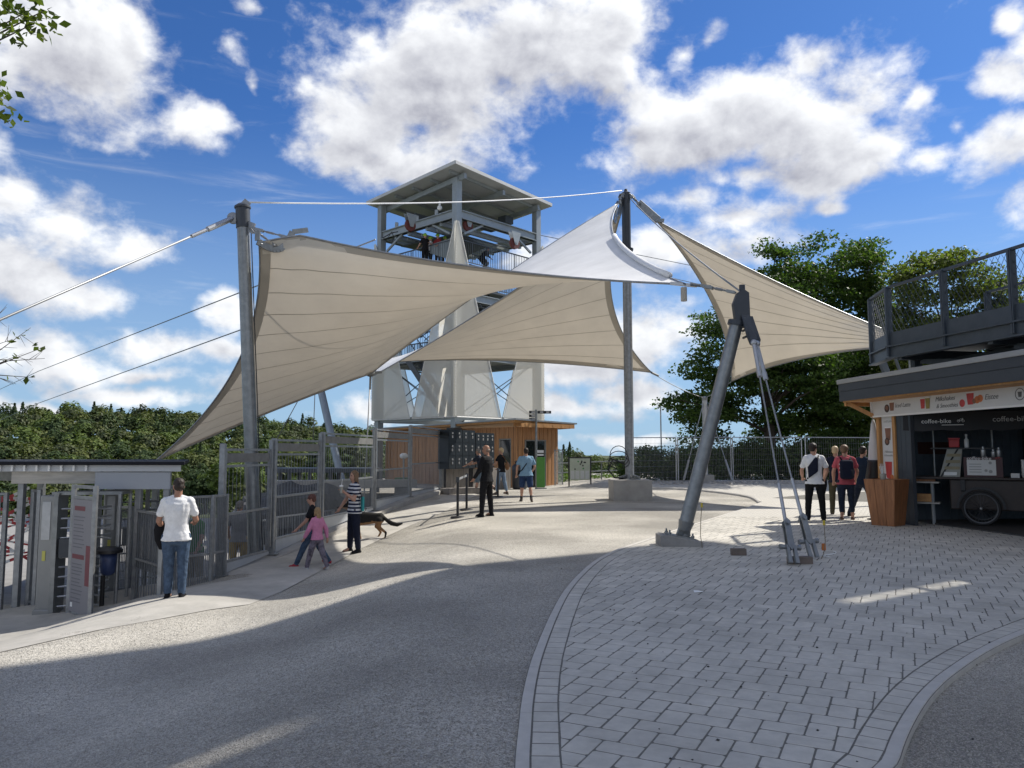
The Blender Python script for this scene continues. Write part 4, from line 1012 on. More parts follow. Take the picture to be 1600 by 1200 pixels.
# things in the lower yard
bd = thing('boulder', 'dark grey rock mound behind the stepped fence', 'boulder', (at(465,800,25).x, 25, YARD))
bm = bmesh.new(); bmesh.ops.create_icosphere(bm, subdivisions=4, radius=1)
from mathutils import noise as mnoise
for v in bm.verts:
    d = 1 + .28*mnoise.noise(v.co*1.7) + .14*mnoise.noise(v.co*4.3) + .07*mnoise.noise(v.co*10); v.co = Vector((v.co.x*1.9*d, v.co.y*1.5*d, max(-.2, v.co.z*1.25*d + .5)))
me = bpy.data.meshes.new('rock'); bm.to_mesh(me); bm.free(); link('rock', me, pm('dark_rock', (.07,.072,.075), .9, 0, .35, 3, .6, 12), bd, smooth=30)
def shelter2(label, x0, x1, Y, zt, mat, nbars=0):
    t = thing('yard_shelter', label, 'shelter', ((x0+x1)/2, Y, YARD)); mb = MB(); mb.box(((x0+x1)/2, Y, zt), (x1-x0, 1.6, .16)); mb.build('roof', mat, t)
    for k in range(6):
        x = x0 + .1 + (x1-x0-.2)*k/5
        for dy in (-.7,.7): mb = MB(); mb.box((x, Y+dy, (YARD+zt)/2-.04), (.12,.12,zt-YARD-.08)); mb.build('post', anthra, t)
    mb = MB(); mb.box(((x0+x1)/2, Y+.74, (YARD+zt)/2-.3), (x1-x0-.3, .04, 1.0)); mb.build('rear_wall', bluegrey, t)
    return t
shelter2('dark posted bike shelter in the yard behind the fence', at(425,740,30).x, at(590,740,30).x, 30, .9, anthra)
cbm = thing('concrete_beam', 'pale concrete beam lying behind the rock mound', 'concrete beam', (at(520,757,26.8).x, 26.8, YARD))
mb = MB(); mb.bar(at(425,757,26.8), at(650,755,28.5), .5, .28); bevel(mb.build('beam', concrete, cbm), .02)
for t_ in (.1,.5,.9): mb = MB(); p = at(425,757,26.8).lerp(at(650,755,28.5), t_); mb.box((p.x,p.y,(p.z+YARD)/2-.07), (.5,.4,p.z-YARD-.16)); mb.build('pier', concrete_d, cbm)
mb = MB(); tb = thing('wheelie_bin', 'green wheelie bin behind the stepped fence near the hut', 'bin', (at(629,720,29).x, 29, .0 - 1.2))
p = Vector((at(629,720,29).x, 29, 0)); mb.loft([((p.x,p.y,-1.2+.1),.24,.28),((p.x,p.y,.55),.30,.34)], 4); mb.build('body', pm('bin_green', (.05,.16,.04), .5, 0, .1, 5), tb)
mb = MB(); mb.box((p.x,p.y,.6), (.5,.56,.08)); mb.build('lid', pm('bin_green', (.05,.16,.04), .5), tb)
tl = thing('yard_lamp', 'small globe lamp above the green bin', 'lamp', (p.x+.1,28.6,YARD)); mb = MB(); mb.tube((p.x+.1,28.6,YARD),(p.x+.1,28.6,1.35),.03,n=8); mb.build('pole', steel_d, tl); mb = MB(); mb.ell((p.x+.1,28.6,1.45),(.16,.16,.11)); mb.build('globe', white_p, tl, smooth=True)
# ------------------------------------------------------------------ zip line tower, seen on its corner
TB = Vector((at(716,655,41).x, 41.0, 0))          # centre of the tower on the ground
HD = 4.2                                          # half diagonal of the column square
cN, cL, cF, cR = [TB + Vector(p)*HD for p in ((.04,-1,0),(-1,-.04,0),(-.04,1,0),(1,.04,0))]
ZB, ZT = at(709,651,36.4).z, 14.55
ROOFN, ROOFS = at(715,250,35.2).z, at(567,320,41).z
tw = thing('zip_line_tower', 'tall steel zip line tower with pale mesh spikes and a flat roof', 'tower', tuple(TB))
tsteel = pm('tower_steel', (.30,.33,.34), .5, .35, .1, 3); tdark = pm('tower_dark_steel', (.08,.09,.10), .55, .3, .15, 4)
def H(p, z): return Vector((p.x, p.y, z))
for c in (cN, cL, cF, cR):
    mb = MB(); top = ROOFS - .15 + (c.y-TB.y)*-.03; mb.box(((c.x), c.y, (top-.1)/2), (.34,.34,top+.1), Matrix.Rotation(R(45),3,'Z')); mb.build('column', tsteel, tw)
ring = [cN, cL, cF, cR]
def ringbeam(z, w, h, name='ring_beam', mat=tsteel):
    for a, b in zip(ring, ring[1:]+ring[:1]):
        d = (b-a).normalized(); mb = MB(); mb.bar(H(a,z)+d*.2, H(b,z)-d*.2, w, h)
        if h > .3: mb.bar(H(a,z+h/2-.02)+d*.2, H(b,z+h/2-.02)-d*.2, w*2.2, .04); mb.bar(H(a,z-h/2+.02)+d*.2, H(b,z-h/2+.02)-d*.2, w*2.2, .04)
        mb.build(name, mat, tw)
ringbeam(ZB-.02, .18, .22); ringbeam(at(711,330,36.4).z, .16, .42); ringbeam(at(711,455,36.4).z-.1, .16, .4); ringbeam(at(820,565,40).z, .16, .36)
# roof: slab with light edge and rafters under it
RD = 5.05
rc = [TB + Vector(p)*RD for p in ((.035,-1.08,0),(-1,-.03,0),(-.03,1.08,0),(1,.03,0))]
slope = (ROOFS - ROOFN)/RD
def rz_(p): return ROOFS + (p.y-TB.y)*slope*.9
mb = MB(); mb.prism([H(p, rz_(p)) for p in rc], (0,0,.10)); mb.build('roof', pm('roof_sheet', (.40,.41,.40), .5, .15, .06, 1.5), tw)
for a, b in zip(rc, rc[1:]+rc[:1]):
    mb = MB(); mb.bar(H(a, rz_(a)+.05), H(b, rz_(b)+.05), .06, .16); mb.build('roof_edge', pm('roof_edge', (.56,.56,.54), .5, .1, .05, 2), tw)
for k in range(5):
    t = (k+.5)/5; a, b = rc[0].lerp(rc[1], t), rc[3].lerp(rc[2], t); mb = MB(); mb.bar(H(a.lerp(b,.04), rz_(a.lerp(b,.04))-.08), H(a.lerp(b,.96), rz_(a.lerp(b,.96))-.08), .12, .16); mb.build('rafter', tsteel, tw)
for t in (.12, .5, .88):
    a, b = rc[0].lerp(rc[3], t), rc[1].lerp(rc[2], t); mb = MB(); mb.bar(H(a.lerp(b,.03), rz_(a.lerp(b,.03))-.28), H(a.lerp(b,.97), rz_(a.lerp(b,.97))-.28), .16, .26); mb.build('purlin', tsteel, tw)
# launch deck high in the tower, with crane rails and pulley wheels
zd = at(711,406,36.8).z
mb = MB(); mb.prism([H(TB+(c-TB)*.93, zd-.1) for c in ring], (0,0,.12)); mb.build('launch_deck', tdark, tw)
zr = at(711,330,36.4).z
for t in (.2,.38,.62,.8):
    a, b = cN.lerp(cL, t), cR.lerp(cF, t); mb = MB(); mb.bar(H(a,zr-.25), H(b,zr-.25), .16, .24); mb.bar(H(a,zr-.14), H(b,zr-.14), .3, .04); mb.build('crane_rail', tsteel, tw)
mb = MB(); a = TB+(cL-TB)*.75+(cN-TB)*.12; mb.prism([H(TB+(cN-TB)*.62,zr-.55), H(TB+(cL-TB)*.75,zr-.55), H(TB+(cF-TB)*.55,zr-.55), H(TB+(cR-TB)*.35,zr-.55)], (0,0,.06)); mb.build('winch_platform', tdark, tw)
wheelred = pm('wheel_red', (.12,.03,.025), .6, .1, .2, 9)
for (px, py) in ((641,352),(731,352),(804,380)):
    c = at(px, py, 37.5); t_ = MB(); t_.lathe(c, [(.12,-.07),(.30,-.07),(.26,0),(.30,.07),(.12,.07)], 18, (.7,-.7,0)); po = t_.build('pulley_wheel', wheelred, tw, smooth=40)
    mb = MB(); n = Vector((.7,-.7,0)); s_ = Vector((.7,.7,0))
    for k in (-1,1): mb.prism([c+n*.12*k - s_*.34+Vector((0,0,.55)), c+n*.12*k + s_*.34+Vector((0,0,.55)), c+n*.12*k + s_*.09+Vector((0,0,-.1)), c+n*.12*k - s_*.09+Vector((0,0,-.1))], n*.02)
    mb.tube(c-n*.16, c+n*.16, .05, n=8); mb.build('pulley_bracket', tsteel, po)
for t in (.22,.38,.5,.75):
    p = cL.lerp(cN, t); mb = MB(); mb.box((p.x, p.y-.12, zr+.32), (.16,.16,.3)); mb.build('floodlight', tsteel, tw)
for t in (.3,.5,.7):
    a, b = cL.lerp(cN, t), cF.lerp(cR, t); mb = MB(); mb.bar(H(a.lerp(b,.05),zr-.42), H(a.lerp(b,.95),zr-.42), .1, .12); mb.build('cross_rail', tsteel, tw)
for a, b in ((cN,cL),(cN,cR)):
    for t0,t1 in ((.08,.3),(.92,.7)): mb = MB(); p,q_ = a.lerp(b,t0), a.lerp(b,t1); mb.bar(H(p,zr-.9), H(q_,zr-.2), .1, .1); mb.build('knee_brace', tsteel, tw)
for (px,py,Y,sx,sz_) in ((655,345,40,.9,.5),(700,345,40.5,.7,.45),(765,352,40,.8,.5),(790,345,41.5,.6,.4)):
    mb = MB(); p = at(px,py,Y); mb.box(tuple(p),(sx,.6,sz_), Matrix.Rotation(R(45),3,'Z')); mb.build('winch_housing', tdark, tw)
mb = MB(); mb.path([at(612,362,38.5), at(616,372,38.5), at(611,380,38.5), at(606,372,38.6), at(612,362,38.6)], .02, 5); mb.path([at(598,372,38.5),at(612,364,38.5),at(622,362,38.5)], .03, 5); mb.build('hanging_cable', black, tw)
c = at(687,325,37.6); mb = MB(); mb.ell(c, (.13,.13,.13)); mb.tube(c, c+Vector((0,0,.35)), .05, n=8); mb.build('dome_camera', white_p, tw, smooth=True)
def rail(pts, z, h, gap=.13, name='railing', mat=tdark):
    for a, b in zip(pts[:-1], pts[1:]):
        L = (b-a).length; n = max(2, int(L/gap)); za = z if not isinstance(z, (tuple,list)) else z[0]; zb = z if not isinstance(z,(tuple,list)) else z[1]
        mb = MB()
        mb.bar(H(a,za+h), H(b,zb+h), .06, .05); mb.bar(H(a,za+.1), H(b,zb+.1), .04, .04)
        for k in range(n+1):
            p = a.lerp(b, k/n); zz = za+(zb-za)*k/n; mb.tube(H(p,zz+.1), H(p,zz+h), .014 if k%8 else .03, n=4, caps=False)
        mb.build(name, mat, tw)
q = [TB+(c-TB)*.93 for c in ring]
rail([q[1], q[0], q[3]], zd, 1.15)
mb = MB(); a, b = q[0].lerp(q[1],.05), q[0].lerp(q[1],.36); mb.prism([H(a,zd+.1), H(b,zd+.75), H(b,zd+1.2), H(a,zd+1.25)], (0,.02,0)); mb.build('railing_sheet', pm('grey_tarpaulin', (.22,.25,.26), .7, 0, .1, 6), tw)
# intermediate decks and stair flights
z1, z2 = at(820,462,40).z, at(820,560,40).z
for z, f in ((z1,.9),(z2,.9)):
    mb = MB(); P = [q[0].lerp(q[3],.38), q[3], q[2], q[0].lerp(q[1],.55).lerp(q[2],.3)] if z == z1 else [q[0].lerp(q[3],.42), q[3], q[2], q[1], q[1].lerp(q[0],.3)]
    mb.prism([H(p, z-.1) for p in P], (0,0,.1)); mb.build('landing', tdark, tw)
    rail([q[0].lerp(q[3],.45), q[3]], z, 1.1)
rail([q[1].lerp(q[0],.05), q[1].lerp(q[0],.62)], at(650,535,38.6).z-1.1, 1.1)
def flight(a, b, za, zb, n=13, w=.95, name='stair_flight'):
    a, b = Vector(a), Vector(b); d = (b-a); d.z = 0; d.normalize(); s_ = Vector((d.y,-d.x,0)); mb = MB()
    for k in (-1,1): mb.bar(H(a,za)+s_*k*w/2, H(b,zb)+s_*k*w/2, .06, .28); 
    fo = mb.build(name, tdark, tw)
    for k in range(n):
        t = (k+.5)/n; p = a.lerp(b,t); m_ = MB(); z = za+(zb-za)*t; m_.bar(H(p,z)-s_*w/2, H(p,z)+s_*w/2, .26, .035); m_.build('stair_tread', tdark, fo)
    m_ = MB()
    for k in (-1,1):
        m_.bar(H(a,za+1.05)+s_*k*w/2, H(b,zb+1.05)+s_*k*w/2, .04, .04)
        for j in range(n*2): t = j/(n*2-1); p = a.lerp(b,t)+s_*k*w/2; z = za+(zb-za)*t; m_.tube(H(p,z), H(p,z+1.05), .011, n=4, caps=False)
    m_.build('stair_railing', tdark, fo)
flight(at(702,642,38.2), at(643,560,39.4), ZB+.1, at(643,560,39.4).z, 14)
flight(at(660,545,41.6), at(760,455,41.2), at(660,560,41.6).z, z1, 14)
flight(at(752,500,38.6), at(745,438,40.5), z2+1.3, z1+.6, 9)
flight(at(800,470,42), at(735,410,42), z1, zd-.1, 12)
# mesh spikes: a folded triangle round each column
def mesh_mat(name, col, a):
    m = bpy.data.materials.new(name); m.use_nodes = True; t = m.node_tree; nd = t.nodes; b = nd['Principled BSDF']; b.inputs['Base Color'].default_value = (*col,1); b.inputs['Roughness'].default_value = .8
    tc = nd.new('ShaderNodeTexCoord'); nz = nd.new('ShaderNodeTexNoise'); nz.inputs['Scale'].default_value = .7; nz.inputs['Detail'].default_value = 4; t.links.new(tc.outputs['Object'], nz.inputs[0])
    mr = nd.new('ShaderNodeMapRange'); mr.inputs[3].default_value = a-.05; mr.inputs[4].default_value = a+.05; t.links.new(nz.outputs['Fac'], mr.inputs[0])
    tr = nd.new('ShaderNodeBsdfTranslucent'); tr.inputs['Color'].default_value = (*[c*.9 for c in col],1); m1 = nd.new('ShaderNodeMixShader'); m1.inputs[0].default_value = .6; t.links.new(b.outputs[0], m1.inputs[1]); t.links.new(tr.outputs[0], m1.inputs[2])
    tp = nd.new('ShaderNodeBsdfTransparent'); m2_ = nd.new('ShaderNodeMixShader'); t.links.new(mr.outputs[0], m2_.inputs[0]); t.links.new(tp.outputs[0], m2_.inputs[1]); t.links.new(m1.outputs[0], m2_.inputs[2]); t.links.new(m2_.outputs[0], nd['Material Output'].inputs[0]); return m
tmesh = mesh_mat('pale_mesh_fabric', (.93,.89,.79), .78)
zs = at(711,343,36.3).z
ex = 1.095
rg = [TB + (c-TB)*ex for c in ring]
for i, c in enumerate(rg):
    for nb in (rg[(i+1)%4], rg[i-1]):
        md = c.lerp(nb, .485); n = 6; V = []
        top = zs if i != 2 else zs
        for k in range(n+1):
            t = k/n; z = ZB + (top-ZB)*t; w_ = (1-t)**.96
            V += [H(c, z), H(c.lerp(md, max(.04, w_)), z)]
        mb = MB(); mb.add(V, [(2*j,2*j+1,2*j+3,2*j+2) for j in range(n)])
        po = mb.build('mesh_panel', tmesh, tw)
        mb = MB(); mb.tube(H(md,ZB), H(c.lerp(md,.04),top), .028, n=5); mb.tube(H(c.lerp(md,.03),ZB), H(md,ZB), .03, n=5); mb.build('panel_edge_rope', pm('mesh_edge', (.62,.61,.57), .6, 0, .1, 8), po)
        mb = MB(); zz = ZB + (top-ZB)*.37; mb.bar(H(c,zz), H(c.lerp(md,.63),zz), .015, .05); mb.build('panel_seam', pm('mesh_edge', (.62,.61,.57), .6), po)
    lac = MB()
    for k in range(60):
        z = ZB + .1 + k*(zs-ZB)*.9/60; d = (c-TB).normalized(); lac.tube(H(c,z)+d*.03, H(c,z+.06)-d*.16, .018, n=4)
    lac.build('panel_lacing', white_p, tw, kind='stuff')
# thin brace rods
for a, b in ((cN,cL),(cN,cR),(cL,cF),(cR,cF)):
    for z0, zz1 in ((ZB, z2), (z2, z1)):
        for p, r in ((a,b),(b,a)): mb = MB(); mb.tube(H(p,z0), H(r,zz1), .025, n=5); mb.build('brace_rod', tdark, tw)
# stays from the tower to the right
for k, (y0, x1, y1) in enumerate(((398,1365,472),(425,1360,505))):
    a = at(838 if k==0 else 1000, 365 if k==0 else 425, 41); b = at(x1, y1, 60); cable(('upper' if k==0 else 'lower')+' thin dark cable running from the tower behind the tree tops', [H(cR, a.z) if k==0 else H(cR, at(838,385,41).z), b, b+(b-a)*.6], .02)

# ------------------------------------------------------------------ larch clad cabin at the foot of the tower
hut = thing('timber_cabin', 'larch clad timber cabin with thin roof under the tower', 'cabin', tuple(TB))
K = Vector((at(806,755,34.6).x, 34.6, 0)); eL = Vector((-.72,.69,0)).normalized(); eR = Vector((.69,.72,0)).normalized()
zw = 2.72
def boards(o, d, L, z0, z1, parent, openings=(), w=.145, out=Vector((0,0,0))):
    n = int(L/w); nrm_ = Vector((d.y,-d.x,0)); nrm_ = nrm_ if nrm_.y < 0 else -nrm_
    mbw = MB(); mbw.prism([o-nrm_*.16, o+d*L-nrm_*.16, o+d*L-nrm_*.16+Vector((0,0,z1)), o-nrm_*.16+Vector((0,0,z1))], nrm_*.03); 
    for k in range(n):
        u = k*w; zz0 = z0; spans = [(z0, z1)]
        for (a, b, lo, hi) in openings:
            if a-.02 < u+w/2 < b+.02: spans = [(z0, lo), (hi, z1)]
        for s0, s1 in spans:
            if s1 - s0 < .05: continue
            mb = MB(); p = o + d*(u+.008); q_ = o + d*(u+w-.008); off = nrm_*(.012 if k%2 else 0)
            mb.prism([p+off+Vector((0,0,s0)), q_+off+Vector((0,0,s0)), q_+off+Vector((0,0,s1)), p+off+Vector((0,0,s1))], -nrm_*.03); mb.build('cladding_board', larch, parent)
    mbw.build('wall', black, parent)
boards(K, eL, 9.6, 0, zw, hut, openings=[(.28,1.05,0,2.2),(2.2,3.5,1.5,2.3)])
boards(K, eR, 3.0, 0, zw, hut, openings=[(.62,2.05,0,2.15)])
def opening(o, d, a, b, lo, hi, name, leafs=1, bars=()):
    nrm_ = Vector((d.y,-d.x,0)); nrm_ = nrm_ if nrm_.y < 0 else -nrm_; mb = MB(); P = lambda u, z, dd: o + d*u + Vector((0,0,z)) + nrm_*dd
    for u in (a+.03, b-.03): mb.bar(P(u,lo,-.02), P(u,hi,-.02), .06, .08)
    mb.bar(P(a,hi-.03,-.02), P(b,hi-.03,-.02), .08, .06)
    for k in range(1, leafs): u = a+(b-a)*k/leafs; mb.bar(P(u,lo,-.02), P(u,hi,-.02), .07, .07)
    fo = mb.build(name, pm('door_frame', (.20,.20,.19), .5, .1, .1, 5), hut)
    for k in range(leafs):
        u0, u1 = a+.06+(b-a-.12)*k/leafs, a+.06+(b-a-.12)*(k+1)/leafs; mb = MB(); mb.prism([P(u0+.02,lo+.04,-.06), P(u1-.02,lo+.04,-.06), P(u1-.02,hi-.08,-.06), P(u0+.02,hi-.08,-.06)], nrm_*.02); mb.build('pane', glass_d, fo)
    return fo
d1 = opening(K, eL, .28, 1.05, .02, 2.2, 'door'); opening(K, eL, 2.2, 3.5, 1.5, 2.3, 'window', 2)
d2 = opening(K, eR, .62, 2.05, .02, 2.15, 'door', 2)
# white prints and a green panel behind the glazed door
nR = Vector((eR.y,-eR.x,0)); nR = nR if nR.y < 0 else -nR
def onR(u, z, dd): return K + eR*u + Vector((0,0,z)) + nR*dd
for (u0,u1,z0,z1_,m_) in ((1.42,1.92,1.55,1.68,white_p),(1.42,1.92,1.42,1.5,white_p),(1.45,1.6,.8,1.35,white_p),(1.4,1.95,.08,.22,white_p)):
    mb = MB(); mb.prism([onR(u0,z0,-.035), onR(u1,z0,-.035), onR(u1,z1_,-.035), onR(u0,z1_,-.035)], nR*.006); mb.build('door_sticker', m_, d2)
# rafters showing and a thin roof
oh = .62
rp = [K - eL*.62*0 + (-eL)*oh*0, ]
near = K - (eL+eR)*.0 + Vector((0,-.82,0)); pr = K + eR*3.75 + nR*.5; 
nL = Vector((eL.y,-eL.x,0)); nL = nL if nL.y < 0 else -nL
pl_ = K + eL*10.4 + nL*.5; back = pl_ + eR*4.2; backr = pr + eL*6
zr1_ = lambda p: 2.98 + (K.y - p.y)*.03
P4 = [near, pr, pr + eL*4.5, pl_ + eR*3.5, pl_]
mb = MB(); mb.prism([H(p, zr1_(p)) for p in P4], (0,0,.07)); mb.build('roof', pm('zinc_roof', (.30,.32,.33), .45, .4, .1, 2), hut)
mb = MB(); mb.prism([H(p.lerp(TB,.02), zr1_(p)-.09) for p in P4], (0,0,.085)); mb.build('roof_boarding', timber, hut)
for k in range(6):
    p = K + eR*(.1+k*.62); mb = MB(); mb.bar(H(p-nR*.2, zr1_(p)-.17), H(p+nR*.55, zr1_(p)-.15), .10, .14); mb.build('rafter', timber, hut)
    p2 = K + eR*(.2+k*.55) + nR*.36
    mb = MB(); mb.ell(H(p2, zr1_(p2)-.15), (.055,.055,.05), 10, 6); mb.build('soffit_lamp', pm('lamp_glass', (.85,.83,.76), .3, 0, .02, 3), hut, smooth=True)
mb = MB(); mb.prism([H(K + nR*.5 - eR*.2, 2.70), H(K + nR*.5 + eR*3.5, 2.70), H(K + nR*.5 + eR*3.5, 2.88), H(K + nR*.5 - eR*.2, 2.88)], nR*.04); mb.build('fascia_board', timber, hut)
mb = MB(); p = K+eL*2.8+nL*1.2; mb.box((p.x,p.y,2.55),(.0+.5,.5,.32), Matrix.Rotation(R(45),3,'Z')); mb.build('wall_speaker', black, hut)
# dark bins at the cabin corner and a green banner stand
bn = at(812,770,33.5); bns = thing('litter_bin', 'dark litter bin with lid between the cabin doors', 'bin', (bn.x,33.5,0)); mb = MB(); mb.lathe((bn.x,33.5,0),[(.27,0),(.32,.05),(.34,.95),(.3,1.02),(.16,1.12)],16); mb.build('body', anthra, bns, smooth=40); mb = MB(); mb.lathe((bn.x,33.5,1.12),[(.2,0),(.24,.06),(.05,.14)],14); mb.build('lid', black, bns)
bq = at(845,770,33.4); bb = thing('banner_stand', 'bright green banner stand before the glazed cabin door', 'banner', (bq.x,33.4,0)); mb = MB(); mb.box((bq.x,33.4,.72),(.36,.05,1.3)); bevel(mb.build('banner', green_p, bb),.015); mb = MB(); mb.box((bq.x,33.4,.03),(.5,.3,.05)); mb.build('foot', steel_d, bb)

# lockers: two dark blocks on a low timber wall
lockm = pm('locker_front', (.018,.024,.03), .4, .1, .1, 4)
def lockers(label, px0, px1, Y0, Y1, yt, yb, rows, cols_):
    a, b = at(px0,700,Y0), at(px1,700,Y1); zt, zb_ = at(px0,yt,Y0).z, at(px0,yb,Y0).z; d = (b-a); d.z=0; L=d.length; d.normalize(); n = Vector((d.y,-d.x,0)); n = n if n.y<0 else -n
    t = thing('locker_block', label, 'lockers', (a.x,a.y,0)); mb = MB(); mb.prism([H(a,zb_),H(a+d*L,zb_),H(a+d*L,zt),H(a,zt)], -n*.5); mb.build('cabinet', lockm, t)
    for i in range(rows):
        for j in range(cols_):
            u0,u1 = L*(j+.03)/cols_, L*(j+.97)/cols_; v0,v1 = zb_+(zt-zb_)*(i+.03)/rows, zb_+(zt-zb_)*(i+.97)/rows
            mb = MB(); mb.prism([H(a+d*u0,v0),H(a+d*u1,v0),H(a+d*u1,v1),H(a+d*u0,v1)], n*.018); do = mb.build('locker_door', lockm, t)
            mb = MB(); u=(u0+u1)/2; z=v0+(v1-v0)*.62; mb.box(H(a+d*u,z+.06)+n*.03,(.05,.03,.07)); mb.build('lock', white_p, do)
            mb = MB(); mb.box(H(a+d*(u+random.uniform(-.02,.03)),z-.08)+n*.03,(.045,.02,.09)); mb.build('key_tag', white_p, do)
    for u in (.05, L-.05): mb = MB(); mb.bar(H(a+d*u-n*.2,0), H(a+d*u-n*.2,zb_), .08,.08); mb.build('leg', black, t)
    return a, d, L, n
la = lockers('larger dark locker block nearest the fence end', 701, 742, 29.5, 31.0, 671, 733, 3, 4)
lockers('smaller dark locker block on the cabin side', 743, 772, 31.4, 32.6, 676, 731, 3, 4)
lw = thing('timber_wall', 'low weathered timber wall beneath the lockers', 'wall', tuple(la[0]))
a, b = at(692,740,30.2), at(800,740,33.9); d=(b-a); d.z=0; L=d.length; d.normalize()
for k in range(int(L/.16)):
    p = a+d*k*.16; mb = MB(); mb.prism([H(p,-.05),H(p+d*.148,-.05),H(p+d*.148,.92+random.uniform(-.01,.01)),H(p,.92)], Vector((d.y,-d.x,0))*-.04); mb.build('plank', wood_g, lw)
stp = thing('step_block', 'low dark timber step before the lockers', 'step', (at(722,765,30).x,29.6,0)); mb = MB(); p=at(725,760,29.4); mb.box((p.x,29.4,.12),(1.7,.7,.24), Matrix.Rotation(R(35),3,'Z')); bevel(mb.build('step', wood_g, stp),.015)

# barrier posts with belts
def stanchion(label, px, py):
    p = gp(px,py); t = thing('barrier_post', label, 'barrier post', tuple(p), 0, 'belt barrier posts'); mb = MB(); mb.lathe((0,0,.0),[(.19,0),(.19,.015),(.17,.03),(.035,.05)],18); mb.build('base', black, t, local=True, smooth=40)
    mb = MB(); mb.tube((0,0,.04),(0,0,.95),.033,n=12); mb.build('pole', black, t, local=True, smooth=40); mb = MB(); mb.tube((0,0,.90),(0,0,1.03),.042,n=12); mb.build('belt_head', anthra, t, local=True, smooth=40); return p
s1 = stanchion('barrier post nearest the camera on the path edge', 715, 809); s2_ = stanchion('barrier post just behind the nearest one', 729, 797); s3 = stanchion('barrier post between the bald guard and the woman with a brown bag', 778, 777); s4 = stanchion('barrier post before the glazed cabin door', 838, 761)
bt = thing('barrier_belt', 'grey belt stretched between the two nearest barrier posts', 'belt', tuple(s1)); mb = MB(); mb.bar(s1+Vector((0,0,.97)), s2_+Vector((0,0,.97)), .012, .055); mb.build('belt', pm('grey_belt', (.25,.26,.27), .7, 0, .1, 9), bt)
# signpost with finger boards
sp0 = gp(838,762); spz = at(838,640,sp0.y).z; sp = thing('finger_post', 'tall finger post with small dark direction boards before the cabin', 'signpost', tuple(sp0))
mb = MB(); mb.tube(sp0, H(sp0,spz), .05, n=12); mb.build('pole', steel_d, sp, smooth=40)
for (side, z, L, lay) in ((1,spz-.12,.62,'ARROW'),(-1,spz-.12,.26,''),(-1,spz-.28,.26,''),(-1,spz-.44,.26,'')):
    mb = MB(); mb.box((sp0.x+side*(.06+L/2), sp0.y-.02, z), (L,.03,.125)); fo = mb.build('finger_board', black, sp)
    for k in range(2 if L>.4 else 1):
        mb = MB(); mb.box((sp0.x+side*(.06+L*(.3+.45*k)), sp0.y-.04, z), (.14,.006,.075)); mb.build('board_mark', pm('board_grey', (.4,.4,.4), .5, 0, .05, 9), fo)
# map board
mp0, mp1 = gp(889,758), gp(923,757); mY = 34.0
mpx0, mpx1 = at(889,740,mY), at(923,740,mY); mz0, mz1 = at(889,750,mY).z, at(889,716,mY).z
mbd = thing('map_board', 'framed site map board on two posts near the railing', 'information board', ((mpx0.x+mpx1.x)/2, mY, 0)); mb = MB()
for x in (mpx0.x, mpx1.x): mb.box((x,mY,mz1/2),(.06,.06,mz1))
mb.build('frame_post', black, mbd)
mb = MB(); mb.box(((mpx0.x+mpx1.x)/2,mY,mz1+.02),(mpx1.x-mpx0.x+.1,.07,.05)); mb.build('frame_top', black, mbd)
mb = MB(); mb.box(((mpx0.x+mpx1.x)/2,mY-.02,(mz0+mz1)/2),(mpx1.x-mpx0.x-.08,.03,mz1-mz0)); mb.build('map_panel', pm('map_sheet', (.42,.46,.36), .6, 0, .12, 5), mbd)
rr = random.Random(5); w_=mpx1.x-mpx0.x
for k in range(9):
    mb = MB(); x=mpx0.x+w_*rr.uniform(.2,.8); z=mz0+(mz1-mz0)*rr.uniform(.5,.9); mb.lathe((x,mY-.036,z),[(.035,0),(.035,.006)],10,(0,-1,0)); mb.build('map_marker', rr.choice([black,pm('map_green',(.05,.25,.06),.6,0,.1,5)]), mbd)
for k in range(4):
    mb = MB(); x=mpx0.x+w_*(.16+.225*k); mb.box((x,mY-.037,mz0+(mz1-mz0)*.24),(.17,.006,.36)); mb.build('map_text_panel', pm('map_text',(.55,.56,.54),.6,0,.15,40), mbd)
# railing at the plateau edge on both sides of the map
def guard(label, pts, h=1.0, col=None):
    t = thing('guard_rail', label, 'railing', (pts[0][0],pts[0][1],0)); P=[Vector(p) for p in pts]; mb = MB()
    for z in (h,h*.55): mb.path([p+Vector((0,0,z)) for p in P],.03,6)
    mb.build('rail', steel_d, t)
    for a,b in zip(P[:-1],P[1:]):
        n=max(1,int((b-a).length/1.8))
        for k in range(n): mb=MB(); c=a.lerp(b,k/n); mb.tube(c,c+Vector((0,0,h)),.03,n=6); mb.build('post', steel_d, t)
guard('steel edge railing behind the map board', [(at(868,740,37).x,37,.05),(at(1010,740,38).x,38,.2)])
gl = thing('glass_panel', 'narrow glazed wind panel at the cabin corner', 'glass panel', (at(873,740,36).x,36,0)); mb=MB(); x=at(873,740,36).x
for dx in (-.18,.18): mb.box((x+dx,36,.85),(.05,.05,1.7))
mb.bar((x-.18,36,1.68),(x+.18,36,1.68),.05,.05); mb.build('frame', steel, gl); mb=MB(); mb.box((x,36,.85),(.32,.012,1.55)); mb.build('pane', pm('clear_pane',(.5,.55,.55),.05,0,.02,3,alpha=.3), gl)
